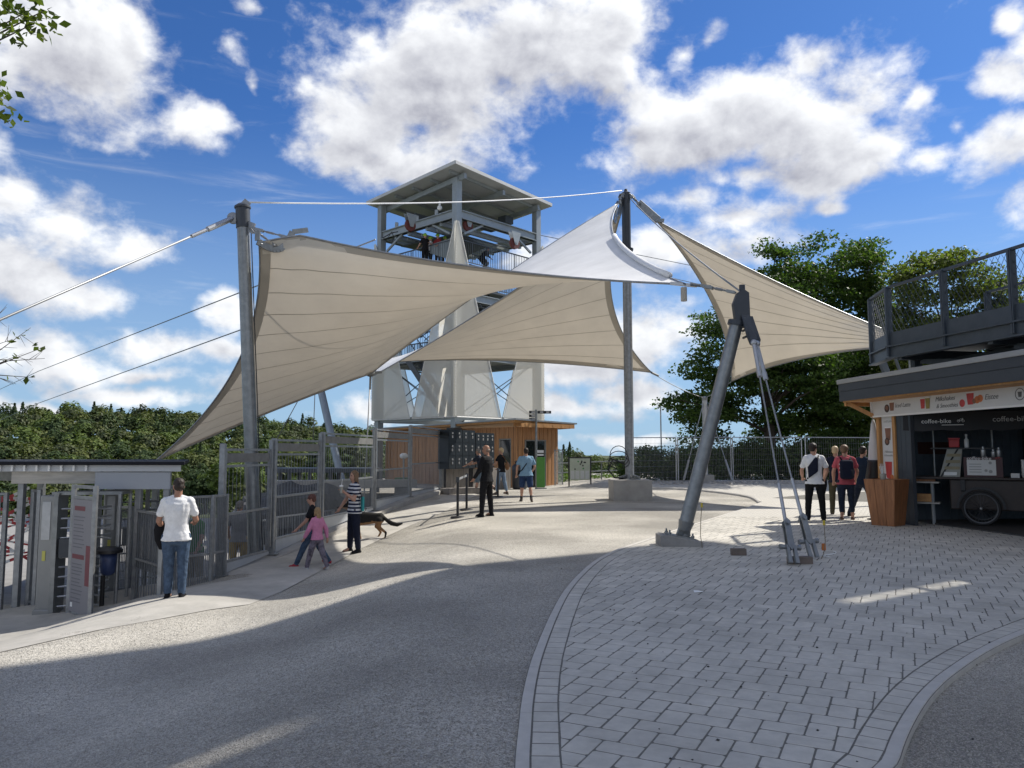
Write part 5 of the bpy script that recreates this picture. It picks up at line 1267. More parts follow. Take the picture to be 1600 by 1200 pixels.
# ------------------------------------------------------------------ coffee kiosk
K0 = Vector((8.35,17.55,0)); e1 = Vector((.13,-.99,0)).normalized(); e2 = Vector((.99,.13,0)).normalized(); UZ = Vector((0,0,1))
def kp(u, w, z=0.0): return K0 + e1*u + e2*w + UZ*z
def kbox(mb, u0, u1, w0, w1, z0, z1): mb.prism([kp(u0,w0,z0),kp(u1,w0,z0),kp(u1,w1,z0),kp(u0,w1,z0)], (0,0,z1-z0))
kio = thing('coffee_kiosk', 'dark roofed coffee kiosk with a white menu fascia, open at the front', 'kiosk', tuple(kp(4,2)))
KL, KD = 9.5, 3.6
mb = MB(); kbox(mb,-.1,KL,.62,KD,.03,.07); mb.build('floor', pm('kiosk_floor',(.06,.06,.06),.7,0,.2,4), kio)
for k in range(int(KD/.2)): mb = MB(); kbox(mb,.0,.06,.45+k*.2,.45+k*.2+.192,.05,2.83); mb.build('end_wall_board', bluegrey, kio)
for k in range(46):
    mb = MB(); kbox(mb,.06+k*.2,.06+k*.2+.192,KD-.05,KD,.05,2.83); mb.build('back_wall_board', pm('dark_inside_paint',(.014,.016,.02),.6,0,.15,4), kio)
for k in range(3): mb = MB(); kbox(mb,.62+k*.155,.62+k*.155+.148,.02,.07,.05,2.45); mb.build('front_board', pm('dark_blue_boards',(.05,.065,.08),.5,.1,.15,4), kio)
mb = MB(); kbox(mb,1.085,1.12,.01,.09,.05,2.45); mb.build('corner_trim', anthra, kio)
mb = MB(); kbox(mb,-.02,.60,.06,.12,.05,2.5); mb.build('pier_panel', white_p, kio)
for u in (-.06,.52): mb = MB(); kbox(mb,u,u+.1,-.02,.10,.05,2.42); bevel(mb.build('timber_post', timber, kio),.006)
bnm = pm('printed_banner', (.62,.62,.61), .5, 0, .03, 3)
mb = MB(); kbox(mb,.06,.50,.045,.058,.30,2.40); bnr = mb.build('side_banner', bnm, kio)
# roof and fascia
z0, z1 = 2.77, 3.27
mb = MB(); kbox(mb,-.42,KL,-.62,KD+.4,z0+.05,z1-.1); mb.build('roof_slab', anthra, kio)
for k,(a_z,b_z,d) in enumerate(((z0,z0+.22,.0),(z0+.225,z1-.1,.012))):
    mb = MB(); kbox(mb,-.45,KL,-.66-d,-.63,a_z,b_z); mb.build('fascia_board', anthra, kio); mb = MB(); kbox(mb,-.46-d,-.43,-.64,KD+.4,a_z,b_z); mb.build('fascia_board', anthra, kio)
mb = MB(); kbox(mb,-.48,KL,-.70,KD+.45,z1-.1,z1); bevel(mb.build('roof_trim', pm('roof_trim',(.33,.33,.32),.5,.1,.08,3), kio),.01)
mb = MB(); kbox(mb,-.40,KL,-.60,KD+.3,z0-.03,z0+.04); mb.build('soffit', timber, kio)
for (u) in (-.02,): 
    mb = MB(); mb.bar(kp(-.36,-.5,z0-.05), kp(-.02,.02,2.36), .08,.09); mb.bar(kp(-.4,-.55,z0-.06),kp(-.4,.5,z0-.06),.08,.10); mb.bar(kp(-.4,.1,z0-.06),kp(.0,.1,z0-.06),.08,.1); mb.bar(kp(-.4,.45,z0-.06),kp(-.0,.45,2.3),.07,.08); mb.build('knee_brace', timber, kio)
# menu fascia
mb = MB(); kbox(mb,-.10,KL,-.08,.0,2.40,2.80); fas = mb.build('menu_board', bnm, kio)
mb = MB()
for z in (2.40,2.80): kbox(mb,-.12,KL,-.10,-.06,z-.02,z+.02)
kbox(mb,-.13,-.09,-.10,.0,2.38,2.82); mb.build('menu_frame', white_p, kio)
def fM(u, z, d=.0): return frameM(kp(u,-.083-d,z), e1, UZ)
ink = pm('print_ink', (.10,.10,.10), .5, 0, .05, 9); inkl = pm('print_ink_pale', (.30,.30,.29), .5, 0, .05, 9)
cupb = pm('cup_brown', (.22,.10,.06), .5, 0, .2, 9); cupr = pm('cup_red', (.48,.05,.05), .5, 0, .2, 9); cupo = pm('cup_orange', (.55,.16,.05), .5, 0, .2, 9); cupg = pm('cup_green', (.28,.22,.06), .5, 0, .2, 9); cups_d = pm('cup_dark', (.06,.035,.025), .5, 0, .2, 9)
def flat(par, M, poly, mat, name='print', d=.002):
    mb = MB(); mb.prism([M @ Vector((x,y,0)) for x,y in poly], M.to_3x3() @ Vector((0,0,d))); return mb.build(name, mat, par)
def cup(par, M, x, y, w, h, mat, lid=None):
    flat(par, M, [(x-w*.36,y),(x+w*.36,y),(x+w*.5,y+h),(x-w*.5,y+h)], mat, 'printed_cup')
    flat(par, M @ Matrix.Translation((0,0,.002)), [(x-w*.5,y+h*.9),(x+w*.5,y+h*.9),(x+w*.5,y+h),(x-w*.5,y+h)], lid or white_p, 'printed_lid')
def disc(par, M, x, y, r, mat, ry=None): flat(par, M, [(x+r*math.cos(a), y+(ry or r)*math.sin(a)) for a in np.linspace(0,6.28,15)[:-1]], mat, 'printed_fruit')
cup(fas, fM(.55,2.50), .10,0,.17,.2,cupb); disc(fas, fM(.55,2.50), -.08,.06,.09,cups_d); disc(fas, fM(.55,2.50,.002), -.08,.07,.05,cupb)
text('Iced Latte', .13, ink, fas, fM(1.02,2.60), shear=.3)
cup(fas, fM(1.75,2.49), -.07,0,.15,.22,cupr); cup(fas, fM(1.75,2.49,.003), .09,-.01,.15,.24,cupg)
text('Milkshakes', .13, ink, fas, fM(2.35,2.65), shear=.3); text('& Smoothies', .12, ink, fas, fM(2.40,2.51), shear=.3)
cup(fas, fM(3.05,2.49), .0,0,.2,.24,cupr); disc(fas, fM(3.05,2.49), -.22,.04,.075,cupr); disc(fas, fM(3.05,2.49,.002), .18,.08,.07,cupo); disc(fas, fM(3.05,2.49,.002), .26,.10,.07,cupo); disc(fas, fM(3.05,2.49,.002), .10,.06,.05,cupb)
text('Eistee', .14, ink, fas, fM(3.58,2.60), shear=.3)
M = fM(4.25,2.60); mb = MB()
for i in range(20):
    a,b = 2*math.pi*i/20, 2*math.pi*(i+1)/20; r0,r1 = .095,.108; mb.prism([M@Vector((r0*math.cos(a),r0*math.sin(a),0)),M@Vector((r1*math.cos(a),r1*math.sin(a),0)),M@Vector((r1*math.cos(b),r1*math.sin(b),0)),M@Vector((r0*math.cos(b),r0*math.sin(b),0))], M.to_3x3()@Vector((0,0,.002)))
mb.build('logo_ring', ink, fas)
def bike_logo(par, M, s, mat):
    mb = MB()
    for (x, r) in ((-.5,.3),(.5,.3)):
        for i in range(12):
            a,b = 2*math.pi*i/12, 2*math.pi*(i+1)/12; mb.prism([M@Vector((s*(x+r*.8*math.cos(a)),s*r*.8*math.sin(a),0)),M@Vector((s*(x+r*math.cos(a)),s*r*math.sin(a),0)),M@Vector((s*(x+r*math.cos(b)),s*r*math.sin(b),0)),M@Vector((s*(x+r*.8*math.cos(b)),s*r*.8*math.sin(b),0))], M.to_3x3()@Vector((0,0,.002)))
    for p,q in (((-.5,0),(-.15,.45)),((-.15,.45),(.4,.45)),((.5,0),(.35,.6)),((-.5,0),(.05,.05)),((.05,.05),(.4,.45)),((.3,.62),(.55,.62))):
        a,b = M@Vector((p[0]*s,p[1]*s,.001)), M@Vector((q[0]*s,q[1]*s,.001)); mb.bar(a,b,.07*s,.003, M.to_3x3()@Vector((0,0,1)))
    return mb.build('bike_emblem', mat, par)
cup(fas, M, 0, -.05, .09,.09, ink, ink)
text('coffee-bike', .14, ink, fas, fM(4.72,2.63), shear=.1); bike_logo(fas, fM(5.22,2.63), .09, ink)
# side banner prints
def bM_(z): return frameM(kp(.28,.043,z), e1, UZ)
text('Iced Latte', .075, inkl, bnr, bM_(2.28), shear=.3); cup(bnr, bM_(1.86), .0,0,.22,.30,cupb); disc(bnr, frameM(kp(.28,.041,1.83),e1,UZ), -.04,.0,.085,cups_d); disc(bnr, frameM(kp(.28,.039,1.83),e1,UZ), -.04,.0,.05,cupb)
text('Milkshakes', .07, inkl, bnr, bM_(1.60), shear=.3); text('& Smoothies', .065, inkl, bnr, bM_(1.52), shear=.3)
cup(bnr, bM_(1.02), -.02,0,.25,.36,cupr,cupr); disc(bnr, frameM(kp(.28,.041,1.03),e1,UZ), .08,.0,.07,cupo); disc(bnr, frameM(kp(.28,.039,1.03),e1,UZ), .0,-.02,.05,cupr)
text('Iced Tea', .07, inkl, bnr, bM_(.86), shear=.3)
# small sign plate on the dark inside wall
mb = MB(); kbox(mb,.07,.09,.9,1.9,1.55,1.82); mb.build('wall_sign', pm('dark_red_sign',(.06,.02,.015),.5,0,.2,5), kio)
mb = MB(); kbox(mb,1.7,4.2,KD-.06-.03,KD-.055,1.25,2.2); chalk = mb.build('chalk_board', black, kio)
for k in range(10): mb = MB(); z=2.12-k*.09; kbox(mb,3.5,3.5+random.uniform(.3,.6),KD-.095,KD-.09,z,z+.02); mb.build('chalk_line', inkl, chalk)

for z in (1.35, 1.85):
    mb = MB(); kbox(mb,-.0+.4,1.6,KD-.35,KD-.055,z,z+.03); mb.build('back_shelf', anthra, kio)
bproto = None
for k in range(12):
    q = kp(.5+.17*(k%6)+random.uniform(-.03,.03), KD-.2, 1.381+.5*(k//6))
    if bproto is None:
        bproto = thing('syrup_bottle','small bottle on the lower back shelf of the kiosk','bottle',tuple(q),0,'bottles on the back shelf'); mb = MB(); mb.lathe((0,0,0),[(.035,0),(.04,.02),(.04,.17),(.015,.22),(.015,.28)],10); mb.build('body', pm('amber_glass',(.16,.08,.03),.2,0,.2,5), bproto, local=True, smooth=40); mb = MB(); mb.tube((0,0,.28),(0,0,.31),.018,n=8); mb.build('cap', white_p, bproto, local=True)
    else: dup(bproto, q, label='small bottle on the %s back shelf of the kiosk' % ('lower' if k < 6 else 'upper'))
# coffee cart: a cargo bicycle bar with canopy
cc = gp(1525,823); cc = Vector((9.75,16.15,.07)); vdir = Vector((math.sin(R(-52)), -math.cos(R(-52))*1.0, 0))
cx = Vector((.84,-.54,0)).normalized(); cy = Vector((.54,.84,0)).normalized()        # along the cart / away from the viewer
ct = thing('coffee_cart', 'dark coffee cart on a spoked bicycle wheel inside the kiosk', 'coffee cart', tuple(cc))
def cp(x,y,z): return cc + cx*x + cy*y + UZ*z
def cbox(mb,x0,x1,y0,y1,z0,z1): mb.prism([cp(x0,y0,z0),cp(x1,y0,z0),cp(x1,y1,z0),cp(x0,y1,z0)],(0,0,z1-z0))
cart_b = pm('cart_brown',(.035,.024,.02),.5,0,.2,5); cart_r = pm('cart_dark_red',(.05,.012,.014),.4,.1,.15,5)
mb = MB(); cbox(mb,-.55,1.2,.05,.85,.32,.95); bevel(mb.build('body', cart_b, ct),.02)
mb = MB(); cbox(mb,-1.25,1.35,-.05,.95,.95,1.0); bevel(mb.build('counter', cart_b, ct),.01)
for x in (-.35,.95): mb = MB(); mb.prism([cp(x,-.02,.95),cp(x,-.02,.72),cp(x,.05,.70),cp(x+.0,.05,.95)], cx*.08); mb.build('counter_bracket', black, ct)
def wheel(par, c, ax, r):
    ax = ax.normalized(); t = bpy.data.objects.new('wheel', None); mb = MB(); prof=[]
    for i in range(9): a=2*math.pi*i/8; prof.append((r-.028+.028*math.cos(a), .028*math.sin(a)))
    mb.lathe(c, prof, 36, ax, False); w = mb.build('wheel', rubber, par, smooth=True)
    mb = MB(); mb.lathe(c,[(r-.075,-.012),(r-.05,-.014),(r-.05,.014),(r-.075,.012),(r-.075,-.012)],36,ax,False); mb.build('rim', pm('wheel_steel',(.075,.075,.08),.4,.6,.1,9), w, smooth=40)
    u = Vector((0,0,1)); v = ax.cross(u); mb = MB()
    for k in range(28): a=2*math.pi*k/28; b=a+(.35 if k%2 else -.35); mb.tube(c+(u*math.cos(b)+v*math.sin(b))*.035+ax*(.02 if k%4<2 else -.02), c+(u*math.cos(a)+v*math.sin(a))*(r-.06), .0045, n=4, caps=False)
    mb.build('spokes', pm('wheel_steel',(.075,.075,.08),.4,.6,.1,9), w, kind='stuff'); mb = MB(); mb.tube(c-ax*.05,c+ax*.05,.03,n=10); mb.ell(c-ax*.06,(.03,.03,.03)); mb.build('hub', steel_l, w)
    return w
wheel(ct, cp(.0,-.02,.36), cy, .36); wheel(ct, cp(.0,.92,.36), cy, .36)
mb = MB(); 
for i in range(14): a,b = math.pi*i/14, math.pi*(i+1)/14; mb.bar(cp(.42*math.cos(a),-.03,.36+.42*math.sin(a)), cp(.42*math.cos(b),-.03,.36+.42*math.sin(b)), .05,.03, cy)
mb.build('mudguard', black, ct)
mb = MB(); cbox(mb,-.28,.42,.1,.7,1.0,1.42); mc = mb.build('espresso_machine', cart_r, ct); mb = MB(); cbox(mb,-.22,.30,.085,.098,1.04,1.36); mb.build('machine_poster', bnm, mc)
MC = frameM(cp(.05,.092,1.40), cx, UZ); text('coffee-bike', .10, white_p, mc, frameM(cp(.0,.094,1.392),cx,UZ)@Matrix.Translation((0,.0,.002)), shear=.1); bike_logo(mc, frameM(cp(.34,.09,1.395),cx,UZ), .06, cupr)
for (x,y,s) in ((.12,1.14,.03),(.20,1.12,.035),(.2,1.30,.03)): disc(mc, frameM(cp(x,.083,y),cx,UZ), 0,0,s, inkl)
for k in range(4): mb=MB(); cbox(mb,-.18,.04,.080,.084,1.10+k*.055,1.115+k*.055); mb.build('poster_line', inkl, mc)
for (x,h,r) in ((.08,.22,.05),(.26,.16,.04),(.36,.2,.045)): mb = MB(); mb.lathe(cp(x,.3,1.42),[(r*.8,0),(r,.02),(r,h*.7),(r*.5,h*.8),(r*.5,h)],12); mb.build('machine_fitting', steel_l, ct, smooth=40)
# leaning menu stand, paper cups, tins: separate things standing on the counter
ms = thing('menu_stand', 'slanted menu stand on the cart counter left of the machine', 'menu stand', tuple(cp(-.62,.3,1.0))); mb = MB(); mb.prism([cp(-.74,.15,1.0),cp(-.36,.15,1.0),cp(-.30,.35,1.62),cp(-.58,.35,1.62)], cy*.03); fo=mb.build('menu_sheet', pm('menu_sheet',(.34,.34,.30),.5,0,.1,6), ms)
for k in range(3): mb = MB(); t=.25+.22*k; mb.prism([cp(-.67+.10*t,.15+.2*t-.01,1.0+.62*t),cp(-.38+.06*t,.15+.2*t-.01,1.0+.62*t),cp(-.37+.06*t,.15+.2*(t+.1)-.01,1.0+.62*(t+.1)),cp(-.66+.1*t,.15+.2*(t+.1)-.01,1.0+.62*(t+.1))], cy*-.004); mb.build('menu_strip', pm('menu_tan',(.30,.26,.16),.5,0,.1,6), ms)
mb=MB(); mb.prism([cp(-.73,.145,1.0),cp(-.69,.145,1.0),cp(-.36,.34,1.6),cp(-.40,.34,1.6)], cy*-.004); mb.build('menu_band', black, ms)
mb=MB(); mb.prism([cp(-.66,.15,1.03),cp(-.42,.15,1.03),cp(-.41,.17,1.10),cp(-.65,.17,1.10)], cy*-.012); mb.build('menu_label', white_p, ms)
tin = thing('red_tin', 'small red tin box standing on top of the menu stand', 'tin', tuple(cp(-.45,.42,1.64))); mb=MB(); cbox(mb,-.55,-.35,.34,.5,1.63,1.80); bevel(mb.build('tin', red_p, tin),.015); mb=MB(); cbox(mb,-.56,-.34,.33,.51,1.80,1.83); mb.build('lid', red_p, tin)
shf=MB(); cbox(shf,-.9,.3,.33,.55,1.59,1.62); shf.build('upper_shelf', black, ct)
for x in (-.85,.25): mb=MB(); mb.tube(cp(x,.5,1.0),cp(x,.5,2.15),.02,n=8); mb.build('canopy_post', steel_d, ct)
btl = thing('white_bottle', 'small white bottle beside the red tin', 'bottle', tuple(cp(-.2,.42,1.62))); mb=MB(); mb.lathe(cp(-.22,.42,1.62),[(.04,0),(.045,.02),(.045,.17),(.02,.2),(.02,.26)],12); mb.build('body', white_p, btl, smooth=40); mb=MB(); mb.tube(cp(-.22,.42,1.87),cp(-.22,.42,1.91),.025,n=8); mb.build('cap', white_p, btl)
for k,(x,z,lab) in enumerate(((.78,1.0,'tall stack of pale paper cups at the right of the counter'),(.95,1.0,'shorter stack of pale paper cups at the right of the counter'))):
    cs = thing('cup_stack', lab, 'paper cups', tuple(cp(x,.2,z)))
    for j in range(5 if k==0 else 3): mb=MB(); mb.lathe(cp(x,.2,z+.07*j),[(.032,0),(.043,.085),(.046,.09)],12); mb.build('paper_cup', pm('paper_cup',(.60,.60,.58),.6,0,.05,9), cs)
nbx = thing('note_card', 'small white note card on the counter front', 'card', tuple(cp(.62,.0,1.0))); mb=MB(); mb.prism([cp(.55,.02,1.0),cp(.70,.02,1.0),cp(.70,.05,1.09),cp(.55,.05,1.09)], cy*.004); mb.build('card', bnm, nbx); mb=MB(); mb.prism([cp(.57,.06,1.0),cp(.68,.06,1.0),cp(.68,.055,1.06),cp(.57,.055,1.06)], cy*.004); mb.build('prop', bnm, nbx)
# dark canopy valances with lettering
canm = pm('canopy_cloth',(.008,.008,.010),.6,0,.2,3)
mb=MB()
for k in range(8):
    x0,x1=-1.35+k*.36,-1.35+(k+1)*.36; mb.prism([cp(x0,-.35,2.36),cp(x1,-.35,2.36),cp(x1,-.37,1.96+.03*(k%2)),cp(x0,-.37,1.96+.03*((k+1)%2))], cy*.02)
mb.prism([cp(-1.35,-.34,2.34),cp(1.53,-.34,2.34),cp(1.53,1.0,2.42),cp(-1.35,1.0,2.42)],(0,0,.02)); can=mb.build('canopy', canm, ct)
text('coffee-bike', .125, white_p, can, frameM(cp(-.72,-.39,2.17),cx,UZ)@Matrix.Translation((0,0,.004))); bike_logo(can, frameM(cp(-.27,-.395,2.17),cx,UZ), .085, white_p)
mb=MB(); cbox(mb,-.62,-.22,-.394,-.388,2.085,2.095); mb.build('underline', white_p, can)
text('coffee-bike', .15, pm('canopy_print',(.45,.45,.44),.6,0,.1,9), can, frameM(cp(.62,-.395,2.19),cx,UZ)@Matrix.Translation((0,0,.004)))
# side table with crates
st = thing('side_table', 'narrow pale shelf table beside the cart', 'table', tuple(cp(-1.45,.1,0)))
for z in (.86,.42): mb=MB(); cbox(mb,-1.50,-0.75,.0,.4,z,z+.03); mb.build('shelf', pm('table_top',(.40,.38,.34),.5,0,.1,5), st)
for x in (-1.37,-.89):
    for y in (.05,.35): mb=MB(); mb.bar(cp(x,y,-.02),cp(x,y,.86),.035,.035); mb.build('leg', pm('table_leg',(.30,.32,.33),.5,.3,.1,5), st)
cr_ = thing('wooden_crate', 'small wooden crate on the lower shelf of the side table', 'crate', tuple(cp(-1.35,.2,.45)))
for k in range(2): mb=MB(); cbox(mb,-1.25,-0.90,.04,.055,.46+k*.085,.535+k*.085); mb.build('slat', timber, cr_); mb=MB(); cbox(mb,-1.25,-0.90,.33,.345,.46+k*.085,.535+k*.085); mb.build('slat', timber, cr_)
for x in (-1.25,-.915): mb=MB(); cbox(mb,x,x+.015,.055,.33,.455,.62); mb.build('end_board', timber, cr_)
tr_ = thing('wooden_tray', 'dark brown tray on the upper shelf of the side table', 'tray', tuple(cp(-1.4,.2,.89)))
mb=MB(); cbox(mb,-1.43,-0.83,.04,.36,.895,.91); mb.build('base', timber_d, tr_)
for y in (.04,.345): mb=MB(); cbox(mb,-1.43,-0.83,y,y+.015,.91,.97); mb.build('side', timber_d, tr_)
bt2 = thing('sauce_bottle', 'small pale bottle on the side table', 'bottle', tuple(cp(-1.36,.15,.91))); mb=MB(); mb.lathe(cp(-1.36,.15,.911),[(.03,0),(.035,.02),(.035,.11),(.015,.14),(.012,.18)],10); mb.build('body', pm('pale_bottle',(.4,.42,.4),.3,0,.05,5), bt2, smooth=40); mb=MB(); mb.tube(cp(-1.36,.15,1.09),cp(-1.36,.15,1.12),.014,n=8); mb.build('cap', white_p, bt2)
# globe lamp on the right of the cart
ml_ = thing('tap_lever', 'bright round tap knob at the right edge of the cart', 'tap', tuple(cp(1.2,.2,1.0))); mb=MB(); mb.tube(cp(1.2,.2,1.0),cp(1.2,.2,1.26),.025,n=8); mb.build('stem', steel, ml_); mb=MB(); mb.ell(cp(1.2,.2,1.30),(.06,.06,.05)); mb.build('knob', steel_l, ml_, smooth=True)

# tapered wooden stand in front of the pier
ws = at(1388,818,16.55); ws.z=0; wv = thing('wooden_stand', 'tall stained wooden stand, wider at the top, before the kiosk pier', 'wooden stand', tuple(ws))
Rw = Matrix.Rotation(R(38),3,'Z')
def ring4(z,s): return [ws+Rw@Vector((i*s,j*s,0))+UZ*z for i,j in ((-1,-1),(1,-1),(1,1),(-1,1))]
lo_, hi_ = ring4(.05,.24), ring4(1.02,.33)
for i in range(4):
    a,b,c,d = lo_[i],lo_[(i+1)%4],hi_[(i+1)%4],hi_[i]; n_=(b-a).cross(d-a).normalized()
    for k in range(3): mb=MB(); t0,t1=k/3+.006,(k+1)/3-.006; mb.prism([a.lerp(b,t0),a.lerp(b,t1),d.lerp(c,t1),d.lerp(c,t0)], n_*-.025); mb.build('plank', timber_d if i!=3 else timber_d, wv)
mb=MB(); mb.prism(ring4(.98,.315),(0,0,.02)); mb.build('lid', timber_d, wv)
bt3 = thing('straw_cup', 'small cup of straws standing on the wooden stand', 'cup', tuple(ws+UZ*1.0)); mb=MB(); mb.lathe(ws+UZ*1.0+Vector((-.12,-.1,0)),[(.05,0),(.07,.14)],12); mb.build('cup', pm('clear_cup',(.35,.34,.30),.2,0,.1,5), bt3)
for k in range(5): mb=MB(); mb.tube(ws+UZ*1.02+Vector((-.12,-.1,0)), ws+UZ*(1.30+.05*(k%2))+Vector((-.2+.03*k,-.12+.02*k,0)),.006,n=5); mb.build('straw', white_p, bt3)
fl = thing('furled_parasol', 'furled white and black parasol leaning behind the kiosk pier', 'parasol', tuple(kp(-.45,.25))); mb=MB(); mb.lathe(kp(-.35,.1,1.0),[(.10,0),(.16,.15),(.12,.7),(.05,1.25),(.02,1.35)],12); mb.build('white_cloth', pm('flag_cloth',(.58,.58,.57),.7,0,.05,5), fl, smooth=True); mb=MB(); mb.tube(kp(-.35,.1,0),kp(-.35,.1,2.4),.02,n=8); mb.build('pole', steel_d, fl); mb=MB(); mb.lathe(kp(-.35,.1,.0),[(.22,0),(.22,.06),(.04,.1)],14); mb.build('foot', black, fl); mb=MB(); mb.lathe(kp(-.35,.1,.86),[(.12,0),(.22,.12),(.15,.5),(.17,.55)],12); mb.build('black_cloth', black, fl, smooth=True)

# ------------------------------------------------------------------ elevated walkway above the kiosk
W0 = Vector((7.80,15.78,0)); w1 = Vector((.19,-.98,0)).normalized(); w2 = Vector((.98,.19,0)).normalized(); WZ = 3.86; WT = 5.0
W9 = Vector((8.02,17.0,0))
wk = thing('elevated_walkway', 'dark steel elevated walkway with mesh railing above the kiosk', 'walkway', (10,14,0))
WL = 14.0
def wp(u,w,z): return W0 + w1*u + w2*w + UZ*z
mb=MB(); mb.prism([wp(0,.02,WZ-.07),wp(WL,.02,WZ-.07),wp(WL,2.4,WZ-.07),wp(.0,2.4,WZ-.07),Vector((W9.x+2.0,W9.y+.3,WZ-.07)),Vector((W9.x,W9.y,WZ-.07))],(0,0,.06)); mb.build('deck', pm('deck_grating',(.09,.095,.10),.7,.2,.15,12), wk)
wsteel = pm('walkway_steel',(.075,.09,.105),.45,.4,.15,4,.05,30)
for (a,b) in ((wp(0,0,0),wp(WL,0,0)),(W9,wp(0,0,0)),(wp(0,2.4,0),wp(WL,2.4,0))):
    a=Vector((a.x,a.y,0)); b=Vector((b.x,b.y,0)); d=(b-a).normalized()
    mb=MB(); mb.bar(a+UZ*(WZ+.06),b+UZ*(WZ+.06),.02,.26); mb.build('toe_board', wsteel, wk)
    mb=MB(); mb.bar(a+UZ*(WZ-.22),b+UZ*(WZ-.22),.03,.26); mb.bar(a+UZ*(WZ-.10),b+UZ*(WZ-.10),.16,.03); mb.bar(a+UZ*(WZ-.34),b+UZ*(WZ-.34),.16,.03); mb.build('edge_beam', wsteel, wk)
    mb=MB(); mb.bar(a+UZ*WT,b+UZ*WT,.06,.05); mb.build('top_rail', wsteel, wk)
    L=(b-a).length; n=max(1,int(L/1.55+.3))
    for k in range(n+1):
        p=a+d*(L*k/n); mb=MB(); mb.box((p.x,p.y,(WZ-.3+WT)/2),(.045,.11,WT-WZ+.28), Matrix.Rotation(math.atan2(d.y,d.x),3,'Z')); mb.bar(p+UZ*(WZ-.3)+d*.05,p+UZ*WT+d*.05,.12,.02,d); mb.build('railing_post', wsteel, wk)
    # diamond wire mesh
    mb=MB(); zb_,zt_=WZ+.18,WT-.05; h=zt_-zb_; sgap=.13; m_=int((L+h)/sgap)
    for k in range(m_):
        for sg in (1,-1):
            u0=k*sgap-(h if sg>0 else 0); u1=u0+h*sg*.62 if sg>0 else u0-h*.62
            P=[(u0,zb_),(u1,zt_)]
            if sg<0: P=[(k*sgap,zb_),(k*sgap-h*.62,zt_)]
            (x0,y0),(x1,y1)=P
            if max(x0,x1)<0 or min(x0,x1)>L: continue
            for _ in range(2):
                if x0<0: y0+=(0-x0)*(y1-y0)/(x1-x0); x0=0
                if x1<0: y1+=(0-x1)*(y0-y1)/(x0-x1); x1=0
                if x0>L: y0+=(L-x0)*(y1-y0)/(x1-x0); x0=L
                if x1>L: y1+=(L-x1)*(y0-y1)/(x0-x1); x1=L
            mb.tube(a+d*x0+UZ*y0,a+d*x1+UZ*y1,.0045,n=3,caps=False)
    mb.build('wire_mesh', wsteel, wk, kind='stuff')
for u in (.15,5,10):
    for w in (.5,2.0):
        if u==.15 and w==2.0: continue
        if w==.5 and u>1: continue
        p=wp(u,w,0); mb=MB(); mb.box((p.x,p.y,(WZ-.35+3.27)/2),(.16,.16,WZ-.35-3.27)); mb.build('column', wsteel, wk)
for u in (0.3,2.6,4.9,7.2): mb=MB(); mb.bar(wp(u,0,WZ-.3),wp(u,2.4,WZ-.3),.12,.2); mb.build('cross_beam', wsteel, wk); mb=MB(); mb.bar(wp(u,.5,WZ-.42),wp(u+1.2,.9,3.3),.08,.1); mb.build('knee_brace', wsteel, wk)
mb=MB(); mb.bar(wp(.3,.9,WZ-.5),wp(WL,.9,WZ-.5),.14,.22); mb.build('long_beam', wsteel, wk)
mb=MB(); mb.bar(W9+Vector((.3,.4,WT-.05)), W9+Vector((1.6,1.4,WZ-1.2)),.05,.05); mb.bar(W9+Vector((.3,.4,WZ+.1)), W9+Vector((1.6,1.4,WZ-2.2)),.06,.25); mb.build('stair_stringer', wsteel, wk)

# site fence panels and the hedge wall at the back right
def site_fence(label, a, b, h=1.95, n=36, m=8):
    a,b=Vector(a),Vector(b); t=thing('site_fence_panel', label, 'site fence', tuple((a+b)/2), 0, 'wire site fence panels at the back'); mb=MB()
    for p in (a,b): mb.tube(p,p+UZ*h,.025,n=6)
    for z in (.06,h): mb.tube(a+UZ*z,b+UZ*z,.022,n=6)
    mb.build('frame', steel_l, t); mb=MB()
    for k in range(1,n): c=a.lerp(b,k/n); mb.tube(c+UZ*.06,c+UZ*h,.004,n=3,caps=False)
    for k in range(1,m): mb.tube(a+UZ*h*k/m,b+UZ*h*k/m,.004,n=3,caps=False)
    mb.build('wire_grid', steel, t, kind='stuff'); return t
fY=[(985,30.2,'site fence panel in front of the ivy hedge nearest the concrete block'),(1057,32.5,''),(1148,33.8,''),(1254,33.2,''),(1262,33.2,''),(1385,32.0,'')]
def fpnt(px,Y): x=at(px,750,Y).x; return (x,Y,g(x,Y))
site_fence('wire site fence panel in front of the ivy hedge beside the concrete block', fpnt(985,32.5), fpnt(1057,33))
site_fence('wire site fence panel behind the raking strut', fpnt(1060,33), fpnt(1143,34))
site_fence('wire site fence panel under the dark tree, left of the slim gap', fpnt(1146,34), fpnt(1254,33.4))
site_fence('wire site fence panel ending at the kiosk pier', fpnt(1260,33.4), fpnt(1392,32.4))
site_fence('wire site fence panel hidden behind the kiosk', fpnt(1396,32.4), fpnt(1500,32))
for k,(px,lab) in enumerate(((1034,'thin steel flag pole above the ivy hedge'),)):
    p=at(px,750,38); t=thing('flag_pole', lab,'pole',(p.x,38,.2)); mb=MB(); mb.tube((p.x,38,.2),(p.x,38,at(px,632,38).z),.04,.03,8); mb.build('shaft', steel_l, t, smooth=40); mb=MB(); mb.lathe((p.x,38,.2),[(.15,0),(.15,.05),(.05,.08)],10); mb.build('foot', steel_d, t)
# rubble at the foot of the fence
def reg_rub():
    t=rng.random(); px=1010+380*t; Y=32.6+rng.normal()*.35; p=at(px,750,Y); return (p.x,Y,g(p.x,Y)+.03)
stones('rubble', 420, reg_rub, (.05,.17), concrete)
